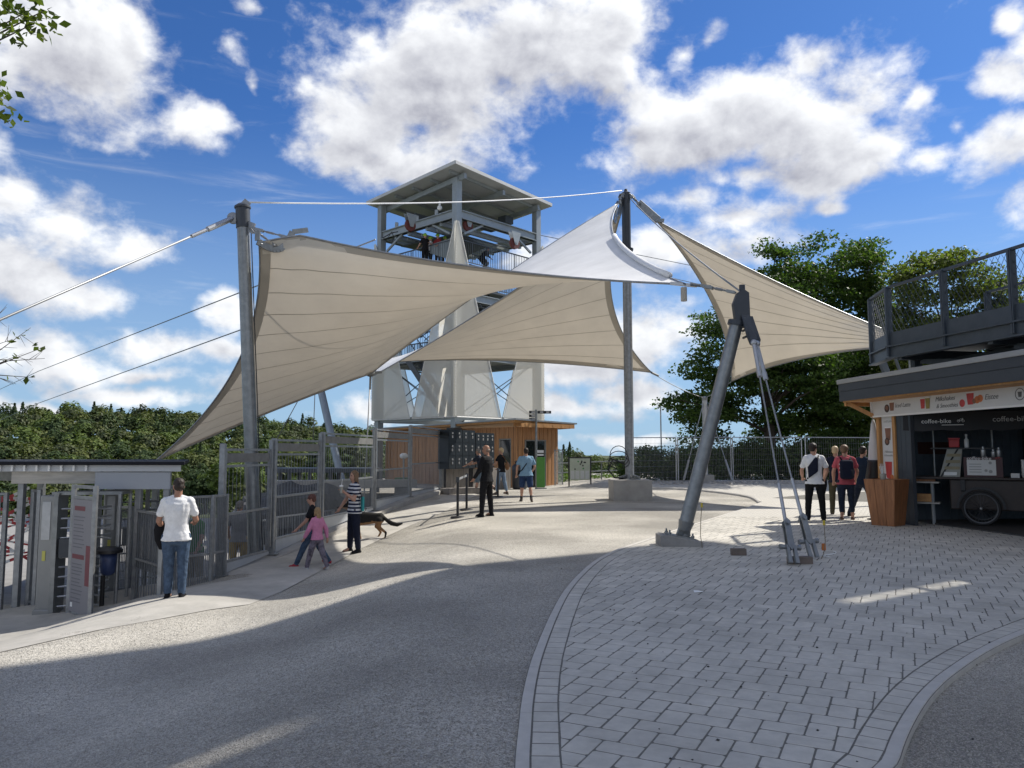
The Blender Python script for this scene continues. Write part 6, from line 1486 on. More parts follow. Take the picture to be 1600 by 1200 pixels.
# loose things lying on the paving
def brick_(label, px, py, rz, L=.22):
    p=gp(px,py); t=thing('loose_block', label,'block',(p.x,p.y,ZP),rz); mb=MB(); mb.box((0,0,.05),(L,.11,.1)); bevel(mb.build('block', pm('block_brown',(.16,.13,.11),.9,0,.2,9,.3,60), t, local=True),.008); return t
brick_('single loose dark block lying on the paving right of the strut foot', 1154,872,0); brick_('loose dark block lying between the two tie rods', 1250,886,.1,.34)
def lead(label, px, py, pts, mat):
    p=gp(px,py); t=thing('cable_lead', label,'cable',tuple(p)); mb=MB(); mb.path([p+Vector(q) for q in pts],.006,5); mb.build('lead', mat, t, smooth=True); mb=MB(); q=p+Vector(pts[-1]); mb.tube(q-UZ*.02,q+UZ*.05,.018,n=6); mb.build('yellow_cap', pm('yellow_plastic',(.55,.42,.04),.5,0,.1,5), t)
lead('thin upright lead with a yellow cap beside the strut foot',1098,861,[(0,0,0),(-.03,0,.25),(-.02,0,.5),(.0,0,.72)], pm('tan_lead',(.20,.16,.10),.6,0,.1,9))
lead('curled lead with yellow tape beside the right anchor',1281,878,[(0,0,0),(.06,0,.12),(.09,0,.3),(.08,.0,.55)], pm('tan_lead',(.20,.16,.10),.6))
# a tangle of pale wire by the anchor
p=gp(1293,876); tw_=thing('wire_tangle','pale loop of loose wire and orange tape on the paving by the right anchor','wire',tuple(p)); mb=MB(); mb.path([p+Vector((.1*math.cos(a)+.05*a*.1,.06*math.sin(a),.03+.05*a*.3)) for a in np.linspace(0,7,18)],.006,5); mb.build('wire', white_p, tw_); mb=MB(); mb.box(tuple(p+Vector((-.05,0,.2))),(.05,.03,.1)); mb.build('tape', pm('orange_tape',(.5,.14,.02),.5,0,.1,5), tw_)
lt=gp(1091,932); pp=thing('paper_scrap','small white scrap of paper lying on the paving','paper scrap',(lt.x,lt.y,ZP)); mb=MB(); mb.add([(-.05,-.03,.004),(.06,-.035,.012),(.05,.04,.006),(-.045,.03,.018),(0,0,.022)],[(0,1,4),(1,2,4),(2,3,4),(3,0,4)]); mb.build('scrap', white_p, pp, local=True)
# gutter seat of the fence plinth etc.
# ------------------------------------------------------------------ vegetation
def leaf_mat(name, c, tr=.35, var=.35, spec=.35):
    m = bpy.data.materials.new(name); m.use_nodes = True; t = m.node_tree; nd = t.nodes; b = nd['Principled BSDF']; b.inputs['Roughness'].default_value = .55; b.inputs['Specular IOR Level'].default_value = spec
    ge = nd.new('ShaderNodeNewGeometry'); rp = nd.new('ShaderNodeValToRGB'); e = rp.color_ramp.elements
    e[0].color = (c[0]*(1-var), c[1]*(1-var*.8), c[2]*(1-var), 1); e[1].color = (min(1,c[0]*(1+var*1.3)), c[1]*(1+var), c[2]*(1+var*.4), 1)
    t.links.new(ge.outputs['Random Per Island'], rp.inputs[0]); t.links.new(rp.outputs[0], b.inputs['Base Color'])
    tl = nd.new('ShaderNodeBsdfTranslucent'); hs = nd.new('ShaderNodeMix'); hs.data_type='RGBA'; hs.blend_type='MULTIPLY'; hs.inputs[0].default_value=1; t.links.new(rp.outputs[0], hs.inputs[6]); hs.inputs[7].default_value=(1.2,1.4,.5,1); t.links.new(hs.outputs[2], tl.inputs['Color'])
    ms = nd.new('ShaderNodeMixShader'); ms.inputs[0].default_value = tr; t.links.new(b.outputs[0], ms.inputs[1]); t.links.new(tl.outputs[0], ms.inputs[2]); t.links.new(ms.outputs[0], nd['Material Output'].inputs[0]); return m
bark = pm('bark', (.085,.07,.055), .9, 0, .3, 6, .6, 18, stretch=(3,3,.7))
lf_dark = leaf_mat('dark_leaves', (.056,.098,.027), .42); lf_mid = leaf_mat('mid_leaves', (.078,.122,.034), .42); lf_pale = leaf_mat('light_leaves', (.105,.135,.040), .42)  # three leaf tones, dark to pale, chosen per plant
lf_far = [leaf_mat('forest_leaves_%s' % n, c, .18, .25, .08) for n, c in (('deep',(.058,.085,.040)),('olive',(.100,.120,.046)),('fresh',(.110,.150,.050)),('grey',(.090,.105,.062)))]
def leaf_quads(C, size, up=.35, out=None):
    """rhombic leaves at points C with random attitude, biased to face up"""
    n = len(C); nrm = rng.normal(size=(n,3)); nrm[:,2] = np.abs(nrm[:,2]) + up; nrm = nrm if out is None else nrm*.45 + out; nrm /= np.linalg.norm(nrm,axis=1,keepdims=True)
    a = np.cross(nrm, rng.normal(size=(n,3))); a /= np.linalg.norm(a,axis=1,keepdims=True); b = np.cross(nrm, a)
    s = (size*rng.uniform(.65,1.3,n))[:,None]
    V = np.stack([C - a*s*.6, C + b*s*.36 + nrm*s*.06, C + a*s*.6, C - b*s*.36 + nrm*s*.06], 1).reshape(-1,3)
    return V, np.arange(4*n).reshape(-1,4)
def crown_points(lobes, nclump, per, cr, flat=.35, hollow=.45):
    subs = []
    for c, r in lobes:
        m = max(6, int(7 + 2.2*(r[0]*r[2])**.5))
        for _ in range(m):
            d = rng.normal(size=3); d /= np.linalg.norm(d); k = rng.uniform(.55, .98); f = rng.uniform(.26, .46)
            subs.append((np.array(tuple(c)) + d*k*np.array(r), np.array(r)*f*np.array([1.15,1.15,.75]), d))
    vol = np.array([s_[1].prod() for s_ in subs])**.75; idx = rng.choice(len(subs), nclump, p=vol/vol.sum())
    d = rng.normal(size=(nclump,3)); d /= np.linalg.norm(d,axis=1,keepdims=True); rad = hollow + (1-hollow)*rng.random(nclump)**.6
    cen = np.array([subs[i][0] for i in idx]) + d*rad[:,None]*np.array([subs[i][1] for i in idx])
    Pz = rng.normal(size=(nclump,per,3)).clip(-1.7,1.7)*np.array([1,1,flat])*cr*.42
    Pz[...,2] -= .10*np.hypot(Pz[...,0], Pz[...,1])
    oc = np.array([subs[i][2] for i in idx])*.5 + d*.8
    return cen, (cen[:,None]+Pz).reshape(-1,3), np.repeat(oc, per, 0)
def tree(name, label, cat, base, lobes, nclump, per, cr, leaf, mat, trunk_r=.2, lean=(0,0), group=None, nbranch=14, flat=.35, hollow=.45, crown_name='crown', fork=None, radial=False):
    base = Vector(base); t = thing(name, label, cat, tuple(base), 0, group); cen, P, oc = crown_points(lobes, nclump, per, cr, flat, hollow)
    V, Fq = leaf_quads(P, leaf, out=oc if radial else None); V = V - np.array(tuple(base)); np_mesh(crown_name, V, Fq, mat, t, kind=None)
    top = max(l[0].z for l in lobes); mid = sum((l[0] for l in lobes), Vector())/len(lobes)
    mb = MB(); tp = Vector((mid.x*.6+base.x*.4, mid.y*.6+base.y*.4, base.z + (top-base.z)*.8)); pts = [base - UZ*.3, base + (tp-base)*.3 + Vector((.1,0,0)), base + (tp-base)*.65 + Vector((-.12,.1,0)), tp]
    mb.path(pts, trunk_r, 10, trunk_r*.25)
    for k in range(nbranch):
        c = Vector(cen[int(rng.integers(len(cen)))]); h = min(.92, max(.22, (c.z-base.z)/(top-base.z)*.75)); s = base + (tp-base)*h; mb.path([s, s.lerp(c,.5)+UZ*.25, c], trunk_r*.32*(1-h*.5), 6, trunk_r*.05)
    mb.build('trunk', bark, t, smooth=True); return t
def lobe(px, py, rx, ry, Y, d=None): return (at(px,py,Y), (rx*Y/F_PX, (d or rx)*Y/F_PX, ry*Y/F_PX))
YA = 38.0
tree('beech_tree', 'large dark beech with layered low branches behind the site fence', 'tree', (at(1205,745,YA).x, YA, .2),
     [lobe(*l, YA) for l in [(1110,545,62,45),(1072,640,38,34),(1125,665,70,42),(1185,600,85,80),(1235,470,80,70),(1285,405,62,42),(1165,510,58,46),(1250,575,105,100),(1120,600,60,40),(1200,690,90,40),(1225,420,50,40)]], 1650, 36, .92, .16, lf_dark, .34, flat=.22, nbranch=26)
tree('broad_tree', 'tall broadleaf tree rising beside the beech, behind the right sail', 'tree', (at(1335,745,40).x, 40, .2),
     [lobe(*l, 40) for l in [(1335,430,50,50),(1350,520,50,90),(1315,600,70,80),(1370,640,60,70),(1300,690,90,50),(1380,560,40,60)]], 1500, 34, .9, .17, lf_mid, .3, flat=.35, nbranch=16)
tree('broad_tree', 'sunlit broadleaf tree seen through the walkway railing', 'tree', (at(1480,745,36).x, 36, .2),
     [lobe(*l, 36) for l in [(1470,435,62,40),(1535,465,50,45),(1430,490,40,55),(1500,530,85,70),(1580,510,40,45),(1450,580,70,70)]], 1300, 34, .8, .16, lf_pale, .26, flat=.4, nbranch=14)
tree('broad_tree', 'broadleaf tree further right behind the walkway deck', 'tree', (at(1640,745,40).x, 40, .2), [lobe(*l, 40) for l in [(1630,490,70,60),(1690,520,60,70),(1600,560,60,60)]], 420, 30, .9, .17, lf_mid, .26)
def bush(name, label, lobes, ncl, per, cr, leaf, mat, base, group=None): return tree(name, label, 'hedge' if 'hedge' in name else 'bush', base, lobes, ncl, per, cr, leaf, mat, .05, group=group, nbranch=8, flat=.7, hollow=.55, crown_name='foliage')
bush('ivy_hedge', 'clipped dark ivy hedge behind the site fence beside the concrete block', [lobe(1000,728,26,28,34.6,14),(lobe(1035,725,34,30,34.8,14)),lobe(1075,728,30,27,35,14)], 520, 30, .5, .10, lf_dark, (at(1035,750,34.7).x,34.7,.2))
bush('undergrowth_bush', 'dark undergrowth under the beech behind the site fence', [lobe(1130,715,50,34,36.3,18),lobe(1210,712,60,38,36.3,18),lobe(1290,708,60,40,36,18),lobe(1370,710,50,40,35.6,18),lobe(1172,722,40,30,36.0,14),lobe(1250,724,40,28,36.2,14),lobe(1330,724,40,28,36.2,14)], 1300, 30, .6, .12, lf_dark, (at(1240,750,36.3).x,36.3,.2))
# overhanging branches at the upper left, of a tree that stands out of frame
tl_b = Vector((-9.4, 9.6, -.7)); tlt = thing('overhanging_tree', 'leafy branches hanging into the upper left corner', 'tree', tuple(tl_b))
mb = MB(); mb.path([tl_b-UZ*.4, tl_b+Vector((.1,0,3)), tl_b+Vector((.4,0,6)), tl_b+Vector((.3,.2,9))], .22, 10, .07)
ends = [at(35,22,9.3), at(55,36,9.4), at(22,52,9.2), at(-14,150,9.3), at(0,135,9.4), at(-20,40,9.4), at(-60,90,9.4), at(-90,20,9.5), at(-2,170,9.2), at(66,18,9.4), at(-120,120,9.3), at(15,15,9.6), at(-40,-40,9.4)]
hub = tl_b+Vector((.38,.05,6.0))
for e in ends: mb.path([hub, hub.lerp(e,.5)+UZ*.25, e], .035, 6, .006)
bare = [at(*q) for q in [(48,512,14),(62,545,14),(30,560,14),(55,590,14),(25,600,14),(10,480,14),(70,560,14),(20,530,14)]]; hb = at(-90,600,13.5)
for e in bare: 
    m_ = hb.lerp(e,.6)+UZ*random.uniform(-.2,.2); mb.path([tl_b+Vector((.15,.1,2.2)), hb, m_, e], .02, 5, .004)
    for _ in range(3): q=m_.lerp(e,random.uniform(.1,.8)); mb.path([q, q+Vector((random.uniform(.05,.3),random.uniform(-.1,.1),random.uniform(-.2,.3)))], .005, 4, .002)
mb.build('trunk', bark, tlt, smooth=True)
pts = []
for e in ends:
    for k in range(26): pts.append(tuple(e + Vector((random.gauss(0,.11), random.gauss(0,.16), random.gauss(-.02,.09)))))
for e in bare[:4]:
    for k in range(5): pts.append(tuple(e.lerp(hb, random.uniform(0,.25)) + Vector((random.gauss(0,.05),random.gauss(0,.05),random.gauss(0,.05)))))
V, Fq = leaf_quads(np.array(pts), .105); np_mesh('crown', V - np.array(tuple(tl_b)), Fq, leaf_mat('overhang_leaves', (.075,.10,.025), .5), tlt)

# trees on the near slope of the valley, one by one
for (px, top, wpx, D, mt, lab) in [(372,702,58,62,2,'fresh green rounded tree between the left mast and the first fence post'),(322,726,50,66,0,'dark rounded tree just right of the turnstile shelter roof'),(425,706,50,75,3,'pale olive tree right behind the left mast'),
    (262,706,46,95,1,'olive tree rising over the right end of the shelter roof'),(462,694,50,90,1,'olive tree between the left mast and the second fence post'),(508,690,46,85,0,'dark tree left of the blue grey leaning mast'),(548,686,44,95,3,'greyish tree right of the blue grey leaning mast'),
    (398,746,44,56,1,'low olive tree seen through the first fence panel'),(472,730,40,64,2,'low fresh green tree seen through the second fence panel')]:
    r = wpx*D/F_PX*.62; c = at(px, top, D); H_ = r*2.6; b = Vector((c.x, D, c.z-H_))
    L = [(Vector((c.x+random.uniform(-.4,.4)*r, D+random.uniform(-.3,.3)*r, c.z - r*q_)), (r*s, r*s, r*s*.8)) for q_, s in ((.7,.7),(1.1,.95),(1.5,1.0),(1.0,.75),(1.4,.85))]
    tree('valley_tree', lab, 'tree', b, L, 260, 16, r*.24, max(.24, D*.0038), lf_far[mt], .18, group='trees on the slope below the plateau', nbranch=5, flat=.6, hollow=.6, radial=True)
# the wooded ridge on the far side of the valley
parts = [[],[],[],[]]; outs = [[],[],[],[]]
rr = np.random.default_rng(11)
def far_tree(x, y, z, h, w, fir):
    nq = 235; d = rr.normal(size=(nq,3)); d /= np.linalg.norm(d,axis=1,keepdims=True); rad = .72+.28*rr.random(nq)**.6
    if fir:
        t = rr.random(nq)**.75; a = rr.random(nq)*6.283; q = (1-t)*w*.5*(.7+.3*rr.random(nq)); C = np.stack([q*np.cos(a), q*np.sin(a), h*(.12+.88*t)],1); o = np.stack([np.cos(a),np.sin(a),.5+0*a],1)
    else:
        lob = rr.normal(size=(7,3)); lob /= np.linalg.norm(lob,axis=1,keepdims=True); lob *= np.array([.55,.55,.50]); lob[:,2] = np.abs(lob[:,2])*.8 - .08; pick = rr.integers(0,7,nq); d[:,2] = np.abs(d[:,2])*1.15-.15
        C = (lob[pick] + d*rad[:,None]*.46)*np.array([w*.5,w*.5,h*.42]) + np.array([0,0,h*.55]); o = d + lob[pick]*.5
    return C + np.array([x,y,z]), o
n_ = 0
while n_ < 2300:
    az = R(rr.uniform(-36, 12.5)); r_ = math.sqrt(rr.uniform(170**2, 425**2)); z = terr(r_, az); x, y = r_*math.sin(az), r_*math.cos(az)
    px_ = 800 + F_PX*math.tan(az)
    if 600 < px_ < 860: continue
    n_ += 1
    fir = rr.random() < (.10 if r_ > 340 else .02); h = rr.uniform(10,16); w = rr.uniform(8,13) if not fir else rr.uniform(6.5,8)
    if r_ > 400: h *= rr.uniform(.8,1.25)
    C, o = far_tree(x,y,z,h,w,fir); kk = 0 if fir else int(rr.choice([0,1,2,3],p=[.34,.28,.2,.18])); parts[kk].append(C); outs[kk].append(o)
for kk in range(4):
    V, Fq = leaf_quads(np.concatenate(parts[kk]), 1.08, .25, np.concatenate(outs[kk])); np_mesh('far_forest', V, Fq, lf_far[kk], kind='stuff')
# scrub and grass on the yard's far edge
def reg_scrub():
    px = rng.uniform(860,1000); Y = 38.5+rng.random()*4; p = at(px,750,Y); return (p.x,Y,.05)
P = np.array([reg_scrub() for _ in range(2600)]); P[:,2] += rng.random(2600)*.35; V, Fq = leaf_quads(P, .12); np_mesh('grass_verge', V, Fq, lf_mid, kind='stuff')
# ------------------------------------------------------------------ people
def cloth(name, col, stripes=None, var=.12):
    if name in MATS: return MATS[name]
    m = pm(name, col, .85, 0, var, 14, .25, 25, spec=.2)
    if stripes:
        t = m.node_tree; nd = t.nodes; b = nd['Principled BSDF']; tc = nd.new('ShaderNodeTexCoord'); sp = nd.new('ShaderNodeSeparateXYZ'); t.links.new(tc.outputs['Object'], sp.inputs[0])
        w = nd.new('ShaderNodeMath'); w.operation='MULTIPLY_ADD'; t.links.new(sp.outputs['Z'], w.inputs[0]); w.inputs[1].default_value=stripes[1]; w.inputs[2].default_value=stripes[2] if len(stripes)>2 else 0
        f = nd.new('ShaderNodeMath'); f.operation='FRACT'; t.links.new(w.outputs[0], f.inputs[0]); gt = nd.new('ShaderNodeMath'); gt.operation='GREATER_THAN'; t.links.new(f.outputs[0], gt.inputs[0]); gt.inputs[1].default_value=.5
        mxn = nd.new('ShaderNodeMix'); mxn.data_type='RGBA'; t.links.new(gt.outputs[0], mxn.inputs[0]); src = b.inputs['Base Color'].links[0].from_socket; t.links.new(src, mxn.inputs[6]); mxn.inputs[7].default_value=(*stripes[0],1); t.links.new(mxn.outputs[2], b.inputs['Base Color'])
    return m
skin_m = pm('skin', (.42,.235,.165), .5, 0, .08, 9, spec=.4); skin_t = pm('tanned_skin', (.34,.18,.12), .5, 0, .08, 9, spec=.4)
eye_m = pm('eye', (.03,.025,.02), .2, 0, .05, 9); lip_m = pm('lips', (.30,.12,.10), .5, 0, .05, 9)
def capsule(mb, p, q, r0, r1, n=10):
    p, q = Vector(p), Vector(q); a = (q-p); L = a.length
    if L < 1e-5: mb.ell(p, (r0,r0,r0), 10, 7); return
    a /= L; prof = [(r0*math.sin(t), -r0*math.cos(t)) for t in (.25,.7,1.15,1.57)] + [(r1*math.sin(t), L - r1*math.cos(t)) for t in (1.57,2.0,2.45,2.9)]
    mb.lathe(p, prof, n, a)
def remeshed(mb, vox, smooth=4, name='skin'):
    me = mb.mesh('tmp'); o = bpy.data.objects.new('tmp', me); COL.objects.link(o)
    r = o.modifiers.new('r','REMESH'); r.mode='VOXEL'; r.voxel_size=vox; r.use_smooth_shade=True
    s = o.modifiers.new('s','SMOOTH'); s.factor=.5; s.iterations=smooth
    dg = bpy.context.evaluated_depsgraph_get(); me2 = bpy.data.meshes.new_from_object(o.evaluated_get(dg)); bpy.data.objects.remove(o); me2.name=name; return me2
def folds(me, H, amp):
    sd = random.uniform(0, 50); N_ = [Vector(v.normal) for v in me.vertices]
    for v, n in zip(me.vertices, N_):
        q = v.co/H; d = mnoise.noise(Vector((q.x*24+sd, q.y*24, q.z*11 + 6*mnoise.noise(Vector((q.x*9,q.y*9,q.z*9+sd)))))) + .5*mnoise.noise(Vector((q.x*14, q.y*14, q.z*40+sd)))
        v.co += n*d*amp*H
    return me
def person(label, foot, rz, H=1.75, w=1.0, top=None, sleeve=.55, bottom=None, leg_cover=1.0, shoe=None, hair=None, hair_style='short', skin=None, arms=((5,8,15,0),(5,8,15,0)), legs=((0,0),(0,0)), lean=0, head=(0,0), hem=.485, sock=None, group=None, loose=1.0, helmet=None, vox=.017, spread=.06, cap_col=None):
    """local frame: x right, y forward. arms: (swing forward, out, elbow bend, forearm inward) right then left; legs: (swing, knee bend)"""
    skin = skin or skin_m; cv = .013 if foot[1] < 22 else .02; vox = max(vox, .017 if foot[1] < 22 else .023)
    t = thing('person', label, 'person', tuple(foot), rz, group)
    hipz = .525*H; K1, K2 = .245*H, .235*H; J = {}; low = 9
    for s, (a, b) in ((1,legs[0]),(-1,legs[1])):
        hp = Vector((s*.052*H*w, 0, hipz)); A, B = R(a), R(a-b); kn = hp + Vector((s*spread*.15*H, math.sin(A)*K1, -math.cos(A)*K1)); an = kn + Vector((s*spread*.1*H, math.sin(B)*K2, -math.cos(B)*K2)); J[s] = [hp,kn,an,B]; low = min(low, an.z)
    dz = .043*H - low
    for s in (1,-1):
        for i in range(3): J[s][i] = J[s][i] + Vector((0,0,dz))
    hz_ = hipz + dz; Lr = Matrix.Rotation(R(-lean),3,'X'); piv = Vector((0,0,hz_))
    def up(p): return piv + Lr @ (Vector(p)*1.0 - Vector((0,0,hipz)))
    HD = up((0,.012*H,.935*H)); hr = Matrix.Rotation(R(head[0]),3,'Z') @ Matrix.Rotation(R(-head[1]),3,'X') if True else None; HR = Lr @ hr
    sh = {}
    for s, (fw, ou, el, inw) in ((1,arms[0]),(-1,arms[1])):
        S0 = up((s*.108*H*w, 0, .815*H)); f, o_ = R(fw), R(ou); d1 = Vector((s*math.sin(o_), math.sin(f)*math.cos(o_), -math.cos(f)*math.cos(o_))); E = S0 + Lr@d1*.172*H; f2 = R(fw+el); i_ = R(inw); d2 = Vector((-s*math.sin(i_)+s*math.sin(o_)*.4, math.sin(f2)*math.cos(i_), -math.cos(f2)*math.cos(i_))).normalized(); Wr = E + Lr@d2*.145*H; sh[s] = (S0,E,Wr,Lr@d2)
    # body, one continuous surface
    b = MB(); cvA = .80 if top else 1.0; cvL = .80 if bottom else 1.0; cvK = .78 if (bottom and leg_cover > .5) else 1.0
    TW = [(.475,.070,.058),(.52,.096,.068),(.57,.084,.060),(.62,.077,.056),(.68,.083,.060),(.74,.094,.065),(.79,.098,.058),(.825,.075,.046),(.845,.040,.034)]
    def rings(sc, z0=None, dz_=0, grow=1.0):
        out = []
        for z, rx, ry in TW:
            if z0 is not None and z < z0: continue
            out.append((up((0, -.005*H, z*H)), rx*H*w*sc, ry*H*(w**.8)*sc*grow, Lr@Vector((1,0,0)), Lr@Vector((0,1,0))))
        return out
    b.loft(rings(.94), 16); capsule(b, up((0,-.004*H,.83*H)), HD - HR@Vector((0,.012*H,.03*H)), .036*H, .032*H)
    b.ell(HD + HR@Vector((0,-.006*H,.016*H)), (.042*H,.052*H,.050*H), 14, 10, HR); b.ell(HD + HR@Vector((0,.010*H,-.028*H)), (.033*H,.040*H,.038*H), 12, 8, HR)
    capsule(b, HD + HR@Vector((0,.046*H,.006*H)), HD + HR@Vector((0,.056*H,-.012*H)), .006*H, .009*H, 8)
    for s in (-1,1): b.ell(HD + HR@Vector((s*.043*H,-.004*H,-.004*H)), (.007*H,.013*H,.018*H), 8, 6, HR)
    for s in (1,-1):
        S0,E,Wr,d2 = sh[s]; capsule(b, S0 - Vector((s*.012*H,0,.008*H)), E, .029*H*w**.6*cvA, .025*H*(.85 if sleeve > .9 else 1)); capsule(b, E, E.lerp(Wr,.35), .024*H*(.8 if sleeve > 1 else 1), .025*H*(.8 if sleeve > 1 else 1)); capsule(b, E.lerp(Wr,.3), Wr, .025*H, .0165*H)
        capsule(b, Wr, Wr + d2*.042*H, .017*H, .021*H)
        hp,kn,an,B = J[s]; capsule(b, hp, kn, .052*H*w**.5*cvL, .034*H*cvK); capsule(b, kn, kn.lerp(an,.35)-Vector((0,.006*H,0)), .033*H*cvK, .036*H*cvK); capsule(b, kn.lerp(an,.3)-Vector((0,.006*H,0)), an, .035*H*cvK, .020*H); capsule(b, an, an+Vector((0,.07*H,-.025*H)), .024*H, .018*H)
    me = remeshed(b, vox*H/1.75, 3)
    body = link('body', me, skin, t, smooth=True)
    # fingers, five to a hand, grown from inside the palm
    fg = MB()
    for s in (1,-1):
        S0,E,Wr,d2 = sh[s]; pn = d2.cross(Vector((s,0,0))).normalized() if abs(d2.x) < .9 else Vector((0,0,1)); side = d2.cross(pn).normalized(); P = Wr + d2*.040*H
        curl = -pn if pn.y < 0 else pn
        for k, (off, L) in enumerate(((-.016,.040),(-.0055,.046),(.0055,.043),(.016,.034))):
            p0 = P + side*off*H; p1 = p0 + d2*L*.55*H + curl*.004*H; p2 = p1 + d2*L*.4*H + curl*.014*H; fg.path([p0 - d2*.012*H, p1, p2], .0056*H, 6, .0042*H)
        q = Wr + d2*.018*H; tsd = side if side.dot(Vector((-s,.6,0))) > 0 else -side; fg.path([q, q + tsd*.022*H + d2*.010*H, q + tsd*.028*H + d2*.034*H + curl*.006*H], .0068*H, 6, .005*H)
    bm = bmesh.new(); bm.from_mesh(me); tmp = fg.mesh('f'); bm.from_mesh(tmp); bm.to_mesh(me); bm.free(); bpy.data.meshes.remove(tmp); me.polygons.foreach_set('use_smooth',[True]*len(me.polygons))
    # face
    for s in (-1,1): e = MB(); e.ell(HD + HR@Vector((s*.017*H,.043*H,.008*H)), (.0062*H,.005*H,.0042*H), 8, 6, HR); e.build('eye', eye_m, t, local=True, smooth=True)
    e = MB(); e.ell(HD + HR@Vector((0,.046*H,-.036*H)), (.013*H,.005*H,.0042*H), 8, 6, HR); e.build('mouth', lip_m, t, local=True, smooth=True)
    # clothes
    if top:
        c = MB(); g_ = 1.10*loose; rg_ = rings(g_, hem); z0 = up((0,-.005*H,hem*H)); rx, ry = (.107 if hem < .55 else .09)*H*w*g_, .073*H*w**.8*g_*1.02
        c.loft([(z0, rx, ry, Lr@Vector((1,0,0)), Lr@Vector((0,1,0)))] + rg_, 18)
        for s in (1,-1):
            S0,E,Wr,d2 = sh[s]; capsule(c, up((s*.028*H,-.004*H,.842*H)), S0 - Vector((s*.006*H,0,.004*H)), .028*H, .028*H)
            capsule(c, S0 - Vector((s*.02*H,0,0)), S0.lerp(E, min(1,sleeve)), .0345*H*w**.6*loose, .0355*H*loose)
            if sleeve > 1: capsule(c, E, E.lerp(Wr, sleeve-1), .034*H*loose, .025*H*loose)
        link('top', folds(remeshed(c, cv*H/1.75, 2, 'top'), H, .0038), top, t, smooth=True)
    if bottom:
        c = MB(); pr_ = [(Vector((0,-.004*H,hz_-.075*H)), .060*H*w, .060*H*w**.8), (Vector((0,-.006*H,hz_-.045*H)), .096*H*w, .074*H*w**.8), (Vector((0,-.005*H,hz_-.01*H)), .088*H*w, .065*H*w**.8), (up((0,-.005*H,.550*H)), .080*H*w, .056*H*w**.8)]; c.loft(pr_, 16)
        for s in (1,-1):
            hp,kn,an,B = J[s]
            if leg_cover <= .5: e_ = hp.lerp(kn, leg_cover*2); capsule(c, hp-Vector((0,0,.01*H)), e_, .062*H*w**.6, .054*H*loose)
            else: capsule(c, hp-Vector((0,0,.01*H)), kn, .060*H*w**.6, .043*H*loose); capsule(c, kn, kn.lerp(an, (leg_cover-.5)*2 - .06), .043*H*loose, .033*H*loose)
        link('trousers' if leg_cover > .5 else 'shorts', folds(remeshed(c, cv*H/1.75, 2, 'trousers'), H, .0042), bottom, t, smooth=True)
    for s in (1,-1):
        hp,kn,an,B = J[s]; pit = Matrix.Rotation(max(-.5,min(.7,B*-.9 if B<0 else B*.3)),3,'X')
        c = MB(); F = lambda v: an + pit@Vector(v)*H
        capsule(c, F((s*.002,-.018,-.022)), F((s*.01,.068,-.028)), .024*H, .019*H); capsule(c, F((0,-.005,.0)), F((s*.006,.03,-.014)), .027*H, .022*H); c.box(F((s*.006,.026,-.038)), (.046*H,.135*H,.012*H), pit)
        link('shoe', remeshed(c, .010*H/1.75, 2, 'shoe'), shoe or black, t, smooth=True)
        if sock: c = MB(); capsule(c, an - Vector((0,0,.01*H)), an.lerp(kn,.22), .026*H, .027*H); c.build('sock', sock, t, local=True, smooth=True)
    if hair:
        c = MB(); 
        if hair_style != 'fringe':
            c.ell(HD + HR@Vector((0,-.014*H,.026*H)), (.0455*H,.0545*H,.0475*H), 14, 10, HR)
            c.ell(HD + HR@Vector((0,-.028*H,-.004*H)), (.043*H,.040*H,.040*H), 12, 8, HR)
        if hair_style == 'fringe': c.ell(HD + HR@Vector((0,-.026*H,-.012*H)), (.0445*H,.038*H,.032*H), 12, 8, HR)
        if hair_style == 'long':
            c.loft([(HD+HR@Vector((0,-.03*H,.02*H)), .044*H,.034*H),(HD+HR@Vector((0,-.036*H,-.04*H)), .048*H,.028*H),(HD+Lr@Vector((0,-.045*H,-.10*H)), .046*H,.022*H),(HD+Lr@Vector((0,-.05*H,-.155*H)), .032*H,.014*H)], 12)
            for s in (-1,1): capsule(c, HD+HR@Vector((s*.036*H,.0,.02*H)), HD+HR@Vector((s*.042*H,.004*H,-.06*H)), .016*H, .012*H)
        if hair_style == 'full': c.ell(HD + HR@Vector((0,-.012*H,.022*H)), (.052*H,.058*H,.052*H), 14, 10, HR)
        me = remeshed(c, .011*H/1.75, 2, 'hair')
        for v in me.vertices:
            n = mnoise.noise(Vector(v.co)*38); v.co += Vector(v.normal)*n*.007
        link('hair', me, hair, t, smooth=True)
    if helmet:
        c = MB(); c.ell(HD + HR@Vector((0,-.004*H,.024*H)), (.055*H,.066*H,.054*H), 14, 10, HR); c.box(HD+HR@Vector((0,.05*H,.012*H)), (.08*H,.05*H,.008*H), HR); c.build('helmet', helmet, t, local=True, smooth=40)
    t['_'] = 1; del t['_']
    M_ = Matrix.Translation(foot) @ Matrix.Rotation(rz,4,'Z')
    return t, M_, dict(head=HD, arm=sh, hip=hz_, up=up, leg=J, H=H)
def ori(deg): return R(deg)        # 0: facing away from the camera, 90: facing left, 180: towards the camera
hair_b = pm('dark_brown_hair',(.025,.016,.011),.6,0,.25,60,spec=.4); hair_bl = pm('blond_hair',(.36,.23,.11),.55,0,.3,60); hair_lb = pm('light_brown_hair',(.16,.095,.05),.55,0,.3,60); hair_g = pm('grey_hair',(.22,.20,.18),.7,0,.25,60); hair_r=pm('auburn_hair',(.09,.03,.02),.6,0,.3,60); hair_yb=pm('pale_blond_hair',(.50,.38,.22),.55,0,.25,60)
